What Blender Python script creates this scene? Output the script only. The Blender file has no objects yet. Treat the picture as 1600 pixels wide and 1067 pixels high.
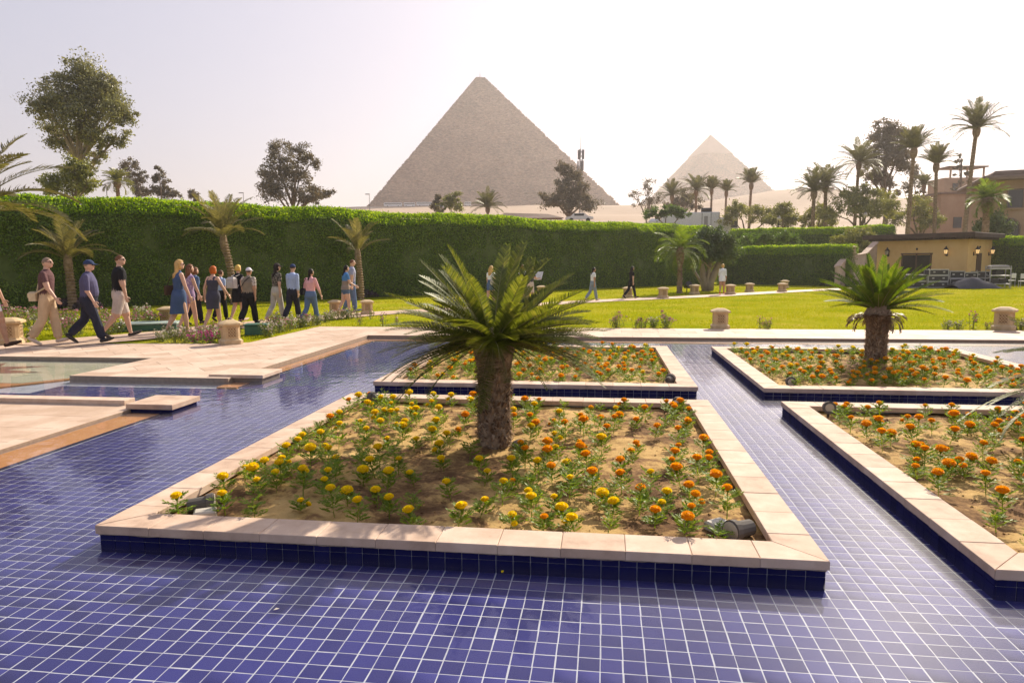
import bpy, math, random
import numpy as np
from mathutils import Vector, Matrix, Euler, noise as mnoise

SC = bpy.context.scene
COL = SC.collection
R = math.radians
rng = np.random.default_rng(7)
random.seed(7)

# ------------------------------------------------------------------ camera
CAMH = 1.6
FPX, PITCH, YAW, ROLL = 1059.5, 0.11526, 0.1344, -0.00704      # pixels on a 1600 px wide picture, radians
cam_d = bpy.data.cameras.new('camera')
cam = bpy.data.objects.new('camera', cam_d)
COL.objects.link(cam)
cam_d.sensor_width = 36.0
cam_d.sensor_fit = 'HORIZONTAL'
cam_d.lens = FPX / 1600 * 36
cam_d.clip_start = 0.05
cam_d.clip_end = 20000
_c, _s = math.cos(PITCH), math.sin(PITCH)
_r, _u = Vector((1, 0, 0)), Vector((0, _s, _c))
_r2 = (_r + ROLL * _u).normalized()
_u2 = (_u - ROLL * _r).normalized()
_b = _r2.cross(_u2)
cam.matrix_world = Matrix(((_r2.x, _u2.x, _b.x, 0), (_r2.y, _u2.y, _b.y, 0), (_r2.z, _u2.z, _b.z, CAMH), (0, 0, 0, 1)))
SC.camera = cam

# ------------------------------------------------------------------ sky, sun, exposure
SUN_AZ, SUN_EL = R(31), R(33)         # azimuth measured from +Y towards +X
world = bpy.data.worlds.new('World')
SC.world = world
world.use_nodes = True
wn = world.node_tree
bg = wn.nodes['Background']
sky = wn.nodes.new('ShaderNodeTexSky')
sky.sky_type = 'NISHITA'
sky.sun_disc = False
sky.sun_elevation = SUN_EL
sky.sun_rotation = SUN_AZ
sky.altitude = 0
sky.air_density = 1.0
sky.dust_density = 3.0
sky.ozone_density = 1.0
hs = wn.nodes.new('ShaderNodeHueSaturation')
hs.inputs['Saturation'].default_value = 0.95
gam = wn.nodes.new('ShaderNodeGamma')           # hazy air evens the sky out
gam.inputs[1].default_value = 0.4
wn.links.new(sky.outputs[0], gam.inputs[0])
wn.links.new(gam.outputs[0], hs.inputs['Color'])
tint = wn.nodes.new('ShaderNodeMix')
tint.data_type = 'RGBA'
tint.blend_type = 'MULTIPLY'
tint.inputs[0].default_value = 1.0
tint.inputs[7].default_value = (1.40, 1.34, 1.52, 1)
wn.links.new(hs.outputs[0], tint.inputs[6])
wn.links.new(tint.outputs[2], bg.inputs[0])
bg.inputs[1].default_value = 0.15
sun_d = bpy.data.lights.new('sun', 'SUN')
sun_d.energy = 4.7
sun_d.angle = R(0.6)
sun_d.color = (1.0, 0.89, 0.73)
sun = bpy.data.objects.new('sun', sun_d)
COL.objects.link(sun)
sdir = Vector((math.sin(SUN_AZ) * math.cos(SUN_EL), math.cos(SUN_AZ) * math.cos(SUN_EL), math.sin(SUN_EL)))
sun.rotation_euler = sdir.to_track_quat('Z', 'Y').to_euler()
SC.view_settings.view_transform = 'Standard'
SC.view_settings.look = 'None'
SC.view_settings.exposure = 0.82
SC.view_settings.gamma = 1.0
SC.view_settings.use_curve_mapping = False
SC.render.engine = 'CYCLES'
SC.cycles.use_denoising = True
SC.cycles.max_bounces = 7
SC.cycles.transparent_max_bounces = 12
SC.cycles.volume_bounces = 0
SC.cycles.caustics_reflective = False
SC.cycles.caustics_refractive = False

# ------------------------------------------------------------------ geometry of the place
def sstep(t):
    t = min(1, max(0, t))
    return t * t * (3 - 2 * t)

def gz(y):                              # garden ground level, falling gently away from the pool
    return -0.06 - 0.22 * sstep((y - 15) / 22)

def ray(X, Y):
    a, b = X - 800, Y - 533.5
    cr, sr = math.cos(-ROLL), math.sin(-ROLL)
    px, py = cr * a - sr * b, sr * a + cr * b
    dx, dz = px / FPX, -py / FPX
    return Vector((dx, _c + dz * _s, -_s + dz * _c))

def onz(X, Y, z):                       # where a sight line meets the level z
    d = ray(X, Y)
    t = (z - CAMH) / d.z
    return Vector((d.x * t, d.y * t, z))

def gp(X, Y):                           # where it meets the garden ground
    z = -0.06
    for _ in range(12):
        p = onz(X, Y, z)
        z = gz(p.y)
    return p

def far(X, Y, dist):                    # a point at that distance
    d = ray(X, Y)
    t = dist / d.y
    return Vector((d.x * t, dist, CAMH + d.z * t))

CY, SY = math.cos(YAW), math.sin(YAW)
def W(u, v, z=0.0):                     # pool grid to world
    return Vector((u * CY + v * SY, -u * SY + v * CY, z))
def UV(p):
    return (p[0] * CY - p[1] * SY, p[0] * SY + p[1] * CY)

HAZE = 0.00037
WATER, FLOOR, TERR = -0.126, -0.174, -0.06

# ------------------------------------------------------------------ helpers: objects
def link(o, parent=None):
    COL.objects.link(o)
    if parent is not None:
        o.parent = parent
    return o

def tag(o, label=None, cat=None, group=None, kind=None):
    if label: o['label'] = label
    if cat: o['category'] = cat
    if group: o['group'] = group
    if kind: o['kind'] = kind
    return o

def empty(name, loc=(0, 0, 0), rz=0.0):
    o = bpy.data.objects.new(name, None)
    o.empty_display_size = 0.1
    COL.objects.link(o)
    o.location = loc
    o.rotation_euler = (0, 0, rz)
    return o

def mesh(name, V, F, mats=(), mi=None, smooth=False):
    me = bpy.data.meshes.new(name)
    V = np.asarray(V, dtype=np.float32).reshape(-1, 3)
    if isinstance(F, np.ndarray):
        n, k = F.shape
        me.vertices.add(len(V))
        me.vertices.foreach_set('co', V.ravel())
        me.loops.add(n * k)
        me.loops.foreach_set('vertex_index', F.astype(np.int32).ravel())
        me.polygons.add(n)
        me.polygons.foreach_set('loop_start', np.arange(0, n * k, k, dtype=np.int32))
        me.update(calc_edges=True)
    else:
        me.from_pydata([tuple(map(float, v)) for v in V], [], [tuple(f) for f in F])
    for m in (mats if isinstance(mats, (list, tuple)) else [mats]):
        me.materials.append(m)
    if mi is not None:
        me.polygons.foreach_set('material_index', np.asarray(mi, dtype=np.int32))
    if smooth:
        me.polygons.foreach_set('use_smooth', np.ones(len(me.polygons), dtype=bool))
    me.update()
    return me

def obj(name, me, parent=None, loc=None, rot=None, scale=None):
    o = bpy.data.objects.new(name, me)
    link(o, parent)
    if loc is not None: o.location = loc
    if rot is not None: o.rotation_euler = rot
    if scale is not None: o.scale = (scale,) * 3 if isinstance(scale, (int, float)) else scale
    return o

class MB:                               # collects faces of one mesh
    def __init__(s):
        s.V, s.F, s.M = [], [], []
    def add(s, V, F, m=0):
        o = len(s.V)
        s.V.extend([tuple(v) for v in V])
        s.F.extend([tuple(i + o for i in f) for f in F])
        s.M.extend([m] * len(F))
    def box(s, c, d, m=0, rz=0.0, bev=0.0, M4=None):
        x, y, z = d[0] / 2, d[1] / 2, d[2] / 2
        if bev <= 0:
            P = [(-x, -y, -z), (x, -y, -z), (x, y, -z), (-x, y, -z), (-x, -y, z), (x, -y, z), (x, y, z), (-x, y, z)]
            F = [(0, 3, 2, 1), (4, 5, 6, 7), (0, 1, 5, 4), (1, 2, 6, 5), (2, 3, 7, 6), (3, 0, 4, 7)]
        else:
            b = bev
            P = [(-x, -y, -z), (x, -y, -z), (x, y, -z), (-x, y, -z), (-x, -y, z - b), (x, -y, z - b), (x, y, z - b), (-x, y, z - b),
                 (-x + b, -y + b, z), (x - b, -y + b, z), (x - b, y - b, z), (-x + b, y - b, z)]
            F = [(0, 3, 2, 1), (8, 9, 10, 11)]
            for k in (0, 4):
                for i in range(4):
                    j = (i + 1) % 4
                    F.append((k + i, k + j, k + 4 + j, k + 4 + i))
        cs, sn = math.cos(rz), math.sin(rz)
        Q = []
        for p in P:
            q = (p[0] * cs - p[1] * sn + c[0], p[0] * sn + p[1] * cs + c[1], p[2] + c[2])
            if M4 is not None: q = tuple(M4 @ Vector(q))
            Q.append(q)
        s.add(Q, F, m)
    def prism(s, poly, z0, z1, m=0, bev=0.0):
        n = len(poly)
        cx, cy = sum(p[0] for p in poly) / n, sum(p[1] for p in poly) / n
        P = [(p[0], p[1], z0) for p in poly] + [(p[0], p[1], z1 - bev) for p in poly]
        F = [tuple(range(n - 1, -1, -1))]
        F += [(i, (i + 1) % n, n + (i + 1) % n, n + i) for i in range(n)]
        k = n
        if bev > 0:
            for p in poly:
                d = math.hypot(p[0] - cx, p[1] - cy) or 1
                f = 1 - bev * 1.4 / d
                P.append((cx + (p[0] - cx) * f, cy + (p[1] - cy) * f, z1))
            F += [(n + i, n + (i + 1) % n, 2 * n + (i + 1) % n, 2 * n + i) for i in range(n)]
            k = 2 * n
        F.append(tuple(range(k, k + n)))
        s.add(P, F, m)
    def tube(s, pts, rad, n=8, m=0, cap=True):
        pts = [Vector(p) for p in pts]
        P, F = [], []
        for i, p in enumerate(pts):
            t = (pts[min(i + 1, len(pts) - 1)] - pts[max(i - 1, 0)])
            if t.length < 1e-9: t = Vector((0, 0, 1))
            t.normalize()
            a = Vector((0, 0, 1)) if abs(t.z) < 0.9 else Vector((1, 0, 0))
            e1 = t.cross(a).normalized()
            e2 = t.cross(e1).normalized()
            r = rad[i] if isinstance(rad, (list, tuple, np.ndarray)) else rad
            for k in range(n):
                an = 2 * math.pi * k / n
                P.append(p + e1 * (r * math.cos(an)) + e2 * (r * math.sin(an)))
        for i in range(len(pts) - 1):
            for k in range(n):
                j = (k + 1) % n
                F.append((i * n + k, i * n + j, (i + 1) * n + j, (i + 1) * n + k))
        if cap:
            F.append(tuple(range(n - 1, -1, -1)))
            F.append(tuple(range((len(pts) - 1) * n, len(pts) * n)))
        s.add(P, F, m)
    def loft(s, rings, m=0, cap=True):  # rings: equal-length lists of points
        n = len(rings[0])
        P = [p for r in rings for p in r]
        F = []
        for i in range(len(rings) - 1):
            for k in range(n):
                j = (k + 1) % n
                F.append((i * n + k, i * n + j, (i + 1) * n + j, (i + 1) * n + k))
        if cap:
            F.append(tuple(range(n - 1, -1, -1)))
            F.append(tuple(range((len(rings) - 1) * n, len(rings) * n)))
        s.add(P, F, m)
    def ell(s, c, r, n=12, k=8, m=0, M3=None):
        P, F = [], []
        for i in range(k + 1):
            th = math.pi * i / k
            for j in range(n):
                ph = 2 * math.pi * j / n
                v = Vector((r[0] * math.sin(th) * math.cos(ph), r[1] * math.sin(th) * math.sin(ph), -r[2] * math.cos(th)))
                if M3 is not None: v = M3 @ v
                P.append((c[0] + v.x, c[1] + v.y, c[2] + v.z))
        for i in range(k):
            for j in range(n):
                F.append((i * n + j, i * n + (j + 1) % n, (i + 1) * n + (j + 1) % n, (i + 1) * n + j))
        s.add(P, F, m)
    def mesh(s, name, mats, smooth=False):
        return mesh(name, s.V, s.F, mats, s.M, smooth)
    def obj(s, name, mats, parent=None, smooth=False, **k):
        return obj(name, s.mesh(name, mats, smooth), parent, **k)

# ------------------------------------------------------------------ helpers: materials
def mat(name):
    m = bpy.data.materials.new(name)
    m.use_nodes = True
    nt = m.node_tree
    return m, nt, nt.nodes['Principled BSDF']

def N(nt, typ, **kw):
    n = nt.nodes.new('ShaderNode' + typ)
    for k, v in kw.items():
        if k.startswith('i_'):
            key = k[2:]
            n.inputs[int(key) if key.isdigit() else key.replace('_', ' ')].default_value = v
        else:
            setattr(n, k, v)
    return n

def ramp(nt, src, stops, interp='LINEAR'):
    r = nt.nodes.new('ShaderNodeValToRGB')
    r.color_ramp.interpolation = interp
    e = r.color_ramp.elements
    while len(e) > 1: e.remove(e[-1])
    e[0].position = stops[0][0]
    e[0].color = (*stops[0][1], 1)
    for p, c in stops[1:]:
        el = e.new(p)
        el.color = (*c, 1)
    nt.links.new(src, r.inputs[0])
    return r

def worldpos(nt, rot=False):
    g = nt.nodes.new('ShaderNodeNewGeometry')
    return g.outputs['Position']

def rough_mat(name, cols, scale=3.0, rough=0.85, bump=0.3, bscale=40.0, detail=6, island=0.0, coord='Object', spec=0.3, dist=0.01):
    """noise-mottled surface: cols is a list of colours spread over a noise"""
    m, nt, p = mat(name)
    if coord == 'World':
        vec = worldpos(nt)
    else:
        tc = nt.nodes.new('ShaderNodeTexCoord')
        vec = tc.outputs[coord]
    n1 = N(nt, 'TexNoise', i_Scale=scale, i_Detail=detail, i_Roughness=0.65)
    nt.links.new(vec, n1.inputs['Vector'])
    k = len(cols)
    src = n1.outputs[0]
    if island > 0:
        oi = nt.nodes.new('ShaderNodeObjectInfo')
        mx = N(nt, 'Math', operation='MULTIPLY_ADD')
        mx.inputs[1].default_value = island
        nt.links.new(oi.outputs['Random'], mx.inputs[0])
        sb = N(nt, 'Math', operation='SUBTRACT')
        nt.links.new(src, sb.inputs[0])
        sb.inputs[1].default_value = island / 2
        nt.links.new(sb.outputs[0], mx.inputs[2])
        src = mx.outputs[0]
    r = ramp(nt, src, [(0.3 + 0.4 * i / max(1, k - 1), c) for i, c in enumerate(cols)])
    nt.links.new(r.outputs[0], p.inputs['Base Color'])
    p.inputs['Roughness'].default_value = rough
    p.inputs['Specular IOR Level'].default_value = spec
    if bump > 0:
        n2 = N(nt, 'TexNoise', i_Scale=bscale, i_Detail=6.0, i_Roughness=0.7)
        nt.links.new(vec, n2.inputs['Vector'])
        b = N(nt, 'Bump', i_Strength=bump, i_Distance=dist)
        nt.links.new(n2.outputs[0], b.inputs['Height'])
        nt.links.new(b.outputs[0], p.inputs['Normal'])
    return m

def plain(name, col, rough=0.6, metal=0.0, spec=0.4, var=0.12):
    m, nt, p = mat(name)
    tc = nt.nodes.new('ShaderNodeTexCoord')
    n1 = N(nt, 'TexNoise', i_Scale=9.0, i_Detail=5.0)
    nt.links.new(tc.outputs['Object'], n1.inputs['Vector'])
    a = tuple(c * (1 - var) for c in col)
    b = tuple(min(1, c * (1 + var)) for c in col)
    r = ramp(nt, n1.outputs[0], [(0.3, a), (0.7, b)])
    nt.links.new(r.outputs[0], p.inputs['Base Color'])
    p.inputs['Roughness'].default_value = rough
    p.inputs['Metallic'].default_value = metal
    p.inputs['Specular IOR Level'].default_value = spec
    return m

def leaf_mat(name, c0, c1, c2=None, trans=0.45, tcol=None, rough=0.45, gloss=0.08, nscale=1.2):
    """leaves: diffuse and translucent, each leaf its own shade"""
    m = bpy.data.materials.new(name)
    m.use_nodes = True
    nt = m.node_tree
    nt.nodes.clear()
    out = nt.nodes.new('ShaderNodeOutputMaterial')
    g = nt.nodes.new('ShaderNodeNewGeometry')
    n1 = N(nt, 'TexNoise', i_Scale=nscale, i_Detail=3.0)
    nt.links.new(g.outputs['Position'], n1.inputs['Vector'])
    mx = N(nt, 'Math', operation='MULTIPLY_ADD')
    nt.links.new(g.outputs['Random Per Island'], mx.inputs[0])
    mx.inputs[1].default_value = 0.6
    sb = N(nt, 'Math', operation='MULTIPLY_ADD')
    nt.links.new(n1.outputs[0], sb.inputs[0])
    sb.inputs[1].default_value = 0.9
    sb.inputs[2].default_value = -0.25
    nt.links.new(sb.outputs[0], mx.inputs[2])
    st = [(0.1, c0), (0.6, c1)] + ([(0.95, c2)] if c2 else [])
    r = ramp(nt, mx.outputs[0], st)
    d = N(nt, 'BsdfDiffuse')
    t = N(nt, 'BsdfTranslucent')
    nt.links.new(r.outputs[0], d.inputs[0])
    if tcol:
        mm = nt.nodes.new('ShaderNodeMix')
        mm.data_type = 'RGBA'
        mm.blend_type = 'MULTIPLY'
        mm.inputs[0].default_value = 1.0
        nt.links.new(r.outputs[0], mm.inputs[6])
        mm.inputs[7].default_value = (*tcol, 1)
        nt.links.new(mm.outputs[2], t.inputs[0])
    else:
        nt.links.new(r.outputs[0], t.inputs[0])
    a = N(nt, 'MixShader')
    a.inputs[0].default_value = trans
    nt.links.new(d.outputs[0], a.inputs[1])
    nt.links.new(t.outputs[0], a.inputs[2])
    gl = N(nt, 'BsdfGlossy', i_Roughness=rough)
    gl.inputs[0].default_value = (0.8, 0.8, 0.75, 1)
    b = N(nt, 'MixShader')
    b.inputs[0].default_value = gloss
    nt.links.new(a.outputs[0], b.inputs[1])
    nt.links.new(gl.outputs[0], b.inputs[2])
    nt.links.new(b.outputs[0], out.inputs[0])
    return m

# ------------------------------------------------------------------ materials
M = {}
M['sandstone'] = rough_mat('sandstone_slab', [(0.47, 0.33, 0.23), (0.57, 0.42, 0.31), (0.65, 0.50, 0.38)], 2.2, 0.75, 0.25, 70, island=0.30, coord='World')
M['coping'] = rough_mat('pink_sandstone', [(0.46, 0.32, 0.23), (0.56, 0.40, 0.29), (0.61, 0.45, 0.335), (0.68, 0.52, 0.40)], 5.0, 0.8, 0.35, 130, island=0.22, coord='World', dist=0.004)
M['joint'] = rough_mat('joint_mortar', [(0.26, 0.20, 0.15), (0.36, 0.29, 0.22)], 20, 0.95, 0.3, 90, coord='World')
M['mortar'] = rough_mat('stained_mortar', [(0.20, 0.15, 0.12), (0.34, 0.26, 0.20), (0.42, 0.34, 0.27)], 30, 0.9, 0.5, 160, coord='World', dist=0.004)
M['terracotta'] = rough_mat('terracotta_ledge', [(0.50, 0.19, 0.04), (0.60, 0.26, 0.07), (0.66, 0.32, 0.11)], 4, 0.7, 0.2, 60, coord='World')
M['shelf'] = rough_mat('pale_green_stone', [(0.48, 0.47, 0.28), (0.60, 0.56, 0.36), (0.66, 0.58, 0.40)], 2, 0.7, 0.15, 60, coord='World')
M['redstone'] = rough_mat('red_brown_stone', [(0.20, 0.08, 0.04), (0.30, 0.13, 0.07)], 4, 0.7, 0.15, 60, coord='World')
M['grout'] = rough_mat('white_grout', [(0.36, 0.36, 0.40), (0.50, 0.50, 0.53), (0.58, 0.58, 0.60)], 6, 0.8, 0.1, 80, coord='World')
M['sand'] = rough_mat('desert_sand', [(0.28, 0.185, 0.115), (0.36, 0.25, 0.165), (0.42, 0.30, 0.20)], 0.012, 0.95, 0.4, 0.15, coord='World', dist=1.0)
def pyr_mat():
    m, nt, p = mat('pyramid_limestone')
    pos = worldpos(nt)
    mp_ = N(nt, 'Mapping')
    mp_.inputs['Scale'].default_value = (0.30, 0.30, 0.62)
    nt.links.new(pos, mp_.inputs['Vector'])
    n1 = N(nt, 'TexNoise', i_Scale=1.0, i_Detail=4.0, i_Roughness=0.8)
    n2 = N(nt, 'TexNoise', i_Scale=0.03, i_Detail=5.0)
    nt.links.new(mp_.outputs[0], n1.inputs['Vector'])
    nt.links.new(pos, n2.inputs['Vector'])
    a = N(nt, 'Math', operation='MULTIPLY_ADD')
    nt.links.new(n2.outputs[0], a.inputs[0])
    a.inputs[1].default_value = 0.5
    nt.links.new(n1.outputs[0], a.inputs[2])
    r = ramp(nt, a.outputs[0], [(0.48, (0.08, 0.035, 0.016)), (0.68, (0.27, 0.13, 0.068)), (0.80, (0.39, 0.20, 0.115)), (0.98, (0.58, 0.33, 0.20))])
    nt.links.new(r.outputs[0], p.inputs['Base Color'])
    p.inputs['Roughness'].default_value = 0.95
    b = N(nt, 'Bump', i_Strength=1.0, i_Distance=1.5)
    nt.links.new(n1.outputs[0], b.inputs['Height'])
    nt.links.new(b.outputs[0], p.inputs['Normal'])
    return m
M['limestone'] = pyr_mat()
M['casing'] = rough_mat('pale_casing_limestone', [(0.36, 0.22, 0.15), (0.46, 0.30, 0.21)], 0.06, 0.9, 0.3, 0.3, coord='World', dist=1.0)
M['bark'] = rough_mat('grey_brown_bark', [(0.09, 0.065, 0.045), (0.19, 0.145, 0.10), (0.26, 0.21, 0.155)], 3, 0.95, 0.6, 20, coord='World', dist=0.03)
M['palebark'] = rough_mat('pale_smooth_bark', [(0.22, 0.17, 0.12), (0.34, 0.28, 0.21)], 2, 0.85, 0.4, 12, coord='World', dist=0.02)
M['palmbark'] = rough_mat('palm_trunk_stubs', [(0.13, 0.085, 0.05), (0.26, 0.18, 0.115), (0.36, 0.27, 0.18)], 6, 0.95, 0.6, 40, coord='Object', dist=0.02)
M['cycadbark'] = rough_mat('sago_trunk_scales', [(0.13, 0.085, 0.055), (0.27, 0.19, 0.125), (0.44, 0.33, 0.23)], 14, 0.95, 0.5, 90, coord='Object', dist=0.01)
M['scale'] = leaf_mat('sago_leaf_stub', (0.12, 0.075, 0.05), (0.34, 0.24, 0.16), (0.62, 0.47, 0.33), trans=0.1, gloss=0.0, nscale=9)
M['dryleaf'] = leaf_mat('dry_brown_frond', (0.12, 0.06, 0.03), (0.24, 0.13, 0.06), trans=0.25)
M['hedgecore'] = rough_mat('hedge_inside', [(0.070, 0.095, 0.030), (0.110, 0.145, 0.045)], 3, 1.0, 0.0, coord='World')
M['hedge'] = leaf_mat('hedge_leaf', (0.095, 0.165, 0.032), (0.185, 0.285, 0.058), (0.28, 0.36, 0.075), 0.5, (1.6, 1.45, 0.4), gloss=0.03, nscale=0.8)
M['sunlit_shoot'] = leaf_mat('hedge_sunlit_new_shoot', (0.17, 0.34, 0.010), (0.28, 0.44, 0.014), (0.40, 0.50, 0.020), 0.6, (1.6, 1.4, 0.25), gloss=0.03, nscale=0.8)  # lighter than the hedge leaf to paint in the sunlit top
M['hedge2'] = leaf_mat('shrub_leaf', (0.035, 0.075, 0.016), (0.075, 0.14, 0.028), (0.13, 0.20, 0.035), 0.5, (1.6, 1.45, 0.6), gloss=0.05)
M['euca'] = leaf_mat('eucalyptus_leaf', (0.11, 0.125, 0.055), (0.22, 0.225, 0.10), (0.33, 0.30, 0.13), 0.4, (1.3, 1.2, 0.7), nscale=0.4)
M['dark_tree'] = leaf_mat('dusty_tree_leaf', (0.08, 0.074, 0.046), (0.15, 0.132, 0.08), (0.22, 0.18, 0.11), 0.35, (1.3, 1.1, 0.7), nscale=0.3)
M['mid_tree'] = leaf_mat('acacia_leaf', (0.11, 0.130, 0.034), (0.20, 0.225, 0.058), (0.30, 0.31, 0.08), 0.45, (1.5, 1.3, 0.6), nscale=0.4)
M['ficus'] = leaf_mat('ficus_leaf', (0.040, 0.070, 0.024), (0.080, 0.130, 0.040), (0.15, 0.20, 0.055), 0.35, (1.5, 1.4, 0.6))
M['sago'] = leaf_mat('sago_leaflet', (0.055, 0.080, 0.016), (0.115, 0.145, 0.030), (0.22, 0.225, 0.07), 0.42, (1.7, 1.5, 0.4), rough=0.5, gloss=0.05, nscale=4)
M['sago_light'] = leaf_mat('bright_sago_leaflet', (0.055, 0.11, 0.010), (0.10, 0.165, 0.018), (0.17, 0.22, 0.03), 0.45, (1.7, 1.5, 0.35), rough=0.5, gloss=0.04, nscale=4)
M['date'] = leaf_mat('date_leaflet', (0.12, 0.12, 0.055), (0.22, 0.20, 0.095), (0.34, 0.28, 0.15), 0.4, (1.3, 1.2, 0.6), gloss=0.05)
M['palmfar'] = leaf_mat('palm_leaflet', (0.075, 0.082, 0.038), (0.135, 0.140, 0.060), (0.21, 0.19, 0.085), 0.35, (1.3, 1.2, 0.6))
M['fanpalm'] = leaf_mat('fan_palm_leaf', (0.07, 0.12, 0.012), (0.14, 0.21, 0.02), (0.20, 0.26, 0.04), 0.5, (1.5, 1.4, 0.4))
M['rachis'] = plain('frond_midrib', (0.22, 0.20, 0.07), 0.6)
M['grass'] = leaf_mat('lawn_blade', (0.19, 0.24, 0.008), (0.25, 0.28, 0.012), (0.34, 0.32, 0.024), 0.5, (1.6, 1.4, 0.2), gloss=0.0, nscale=0.25)
M['lawn'] = rough_mat('lawn_turf', [(0.19, 0.25, 0.010), (0.29, 0.31, 0.014), (0.38, 0.35, 0.03), (0.46, 0.35, 0.08)], 0.35, 0.95, 0.7, 35, coord='World', spec=0.0, dist=0.05)
M['rose'] = leaf_mat('rose_leaf', (0.07, 0.11, 0.02), (0.14, 0.18, 0.04), (0.22, 0.24, 0.07), 0.45, (1.4, 1.3, 0.5))
M['purple'] = leaf_mat('purple_leaf', (0.020, 0.012, 0.018), (0.055, 0.028, 0.045), (0.22, 0.14, 0.17), 0.25)
M['pinkpetal'] = leaf_mat('pink_petal', (0.55, 0.16, 0.30), (0.70, 0.32, 0.42), (0.78, 0.55, 0.55), 0.35)
M['whitepetal'] = leaf_mat('pale_petal', (0.65, 0.55, 0.50), (0.78, 0.72, 0.62), trans=0.35)
M['magenta'] = leaf_mat('magenta_petal', (0.50, 0.03, 0.26), (0.62, 0.08, 0.36), trans=0.35)
M['marileaf'] = leaf_mat('marigold_leaf', (0.10, 0.18, 0.014), (0.18, 0.28, 0.025), (0.28, 0.35, 0.045), 0.5, (1.6, 1.4, 0.35), gloss=0.03, nscale=5)
M['yellow'] = leaf_mat('yellow_petal', (0.93, 0.66, 0.002), (0.96, 0.75, 0.003), (0.96, 0.80, 0.008), 0.4, gloss=0.02, nscale=20)
M['orange'] = leaf_mat('orange_petal', (0.92, 0.40, 0.001), (0.95, 0.48, 0.002), (0.95, 0.55, 0.004), 0.4, gloss=0.02, nscale=20)
M['blackmetal'] = plain('black_metal', (0.025, 0.023, 0.022), 0.45)
M['greyplastic'] = plain('grey_spotlight_body', (0.13, 0.115, 0.10), 0.85, spec=.15)
M['paleplastic'] = plain('pale_junction_box', (0.50, 0.45, 0.38), 0.6)
M['lens'] = plain('dusty_lamp_glass', (0.50, 0.44, 0.36), 0.2, spec=0.6)
M['rock'] = rough_mat('field_rock', [(0.26, 0.20, 0.16), (0.45, 0.37, 0.30)], 12, 0.9, 0.5, 60)
M['bollard'] = rough_mat('carved_limestone', [(0.46, 0.32, 0.17), (0.56, 0.41, 0.23), (0.62, 0.47, 0.29)], 7, 0.85, 0.35, 90, dist=0.005)
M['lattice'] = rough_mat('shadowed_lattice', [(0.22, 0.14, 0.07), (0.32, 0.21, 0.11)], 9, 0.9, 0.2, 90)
M['greenbox'] = plain('green_cover_paint', (0.05, 0.13, 0.085), 0.5)
M['greenlid'] = plain('pale_green_lid', (0.30, 0.37, 0.31), 0.6)
M['stucco'] = rough_mat('ochre_stucco', [(0.70, 0.43, 0.16), (0.78, 0.51, 0.21), (0.82, 0.56, 0.25)], 0.7, 0.9, 0.2, 20, coord='World')
M['roofbrown'] = rough_mat('brown_roof_fascia', [(0.055, 0.035, 0.028), (0.10, 0.065, 0.05)], 2, 0.8, 0.3, 15, coord='World')
M['darkglass'] = plain('dark_window_glass', (0.035, 0.03, 0.028), 0.12, spec=0.6)
M['brownwood'] = plain('brown_door', (0.12, 0.065, 0.035), 0.6)
M['casefoam'] = plain('black_case_panel', (0.035, 0.034, 0.036), 0.55)
M['alu'] = plain('aluminium_edge', (0.45, 0.44, 0.43), 0.4, metal=0.5)
M['tarp'] = plain('black_tarpaulin', (0.03, 0.028, 0.032), 0.35, spec=0.6)
M['hotel'] = rough_mat('hotel_plaster', [(0.33, 0.21, 0.13), (0.42, 0.29, 0.19)], 0.4, 0.9, 0.15, 8, coord='World')
M['hotelroof'] = rough_mat('hotel_roof', [(0.16, 0.11, 0.08), (0.24, 0.17, 0.13)], 0.8, 0.9, 0.3, 8, coord='World')
M['whitepaint'] = plain('white_vehicle_paint', (0.72, 0.70, 0.68), 0.4)
M['rubber'] = plain('tyre_rubber', (0.03, 0.03, 0.03), 0.8)
M['greymetal'] = plain('galvanised_metal', (0.30, 0.28, 0.27), 0.5, metal=0.3)
M['lampglow'] = None
mm, nt, p = mat('lit_lamp_glass')
p.inputs['Base Color'].default_value = (0.8, 0.55, 0.25, 1)
p.inputs['Emission Color'].default_value = (1.0, 0.62, 0.25, 1)
p.inputs['Emission Strength'].default_value = 0.45
M['lampglow'] = mm

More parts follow.
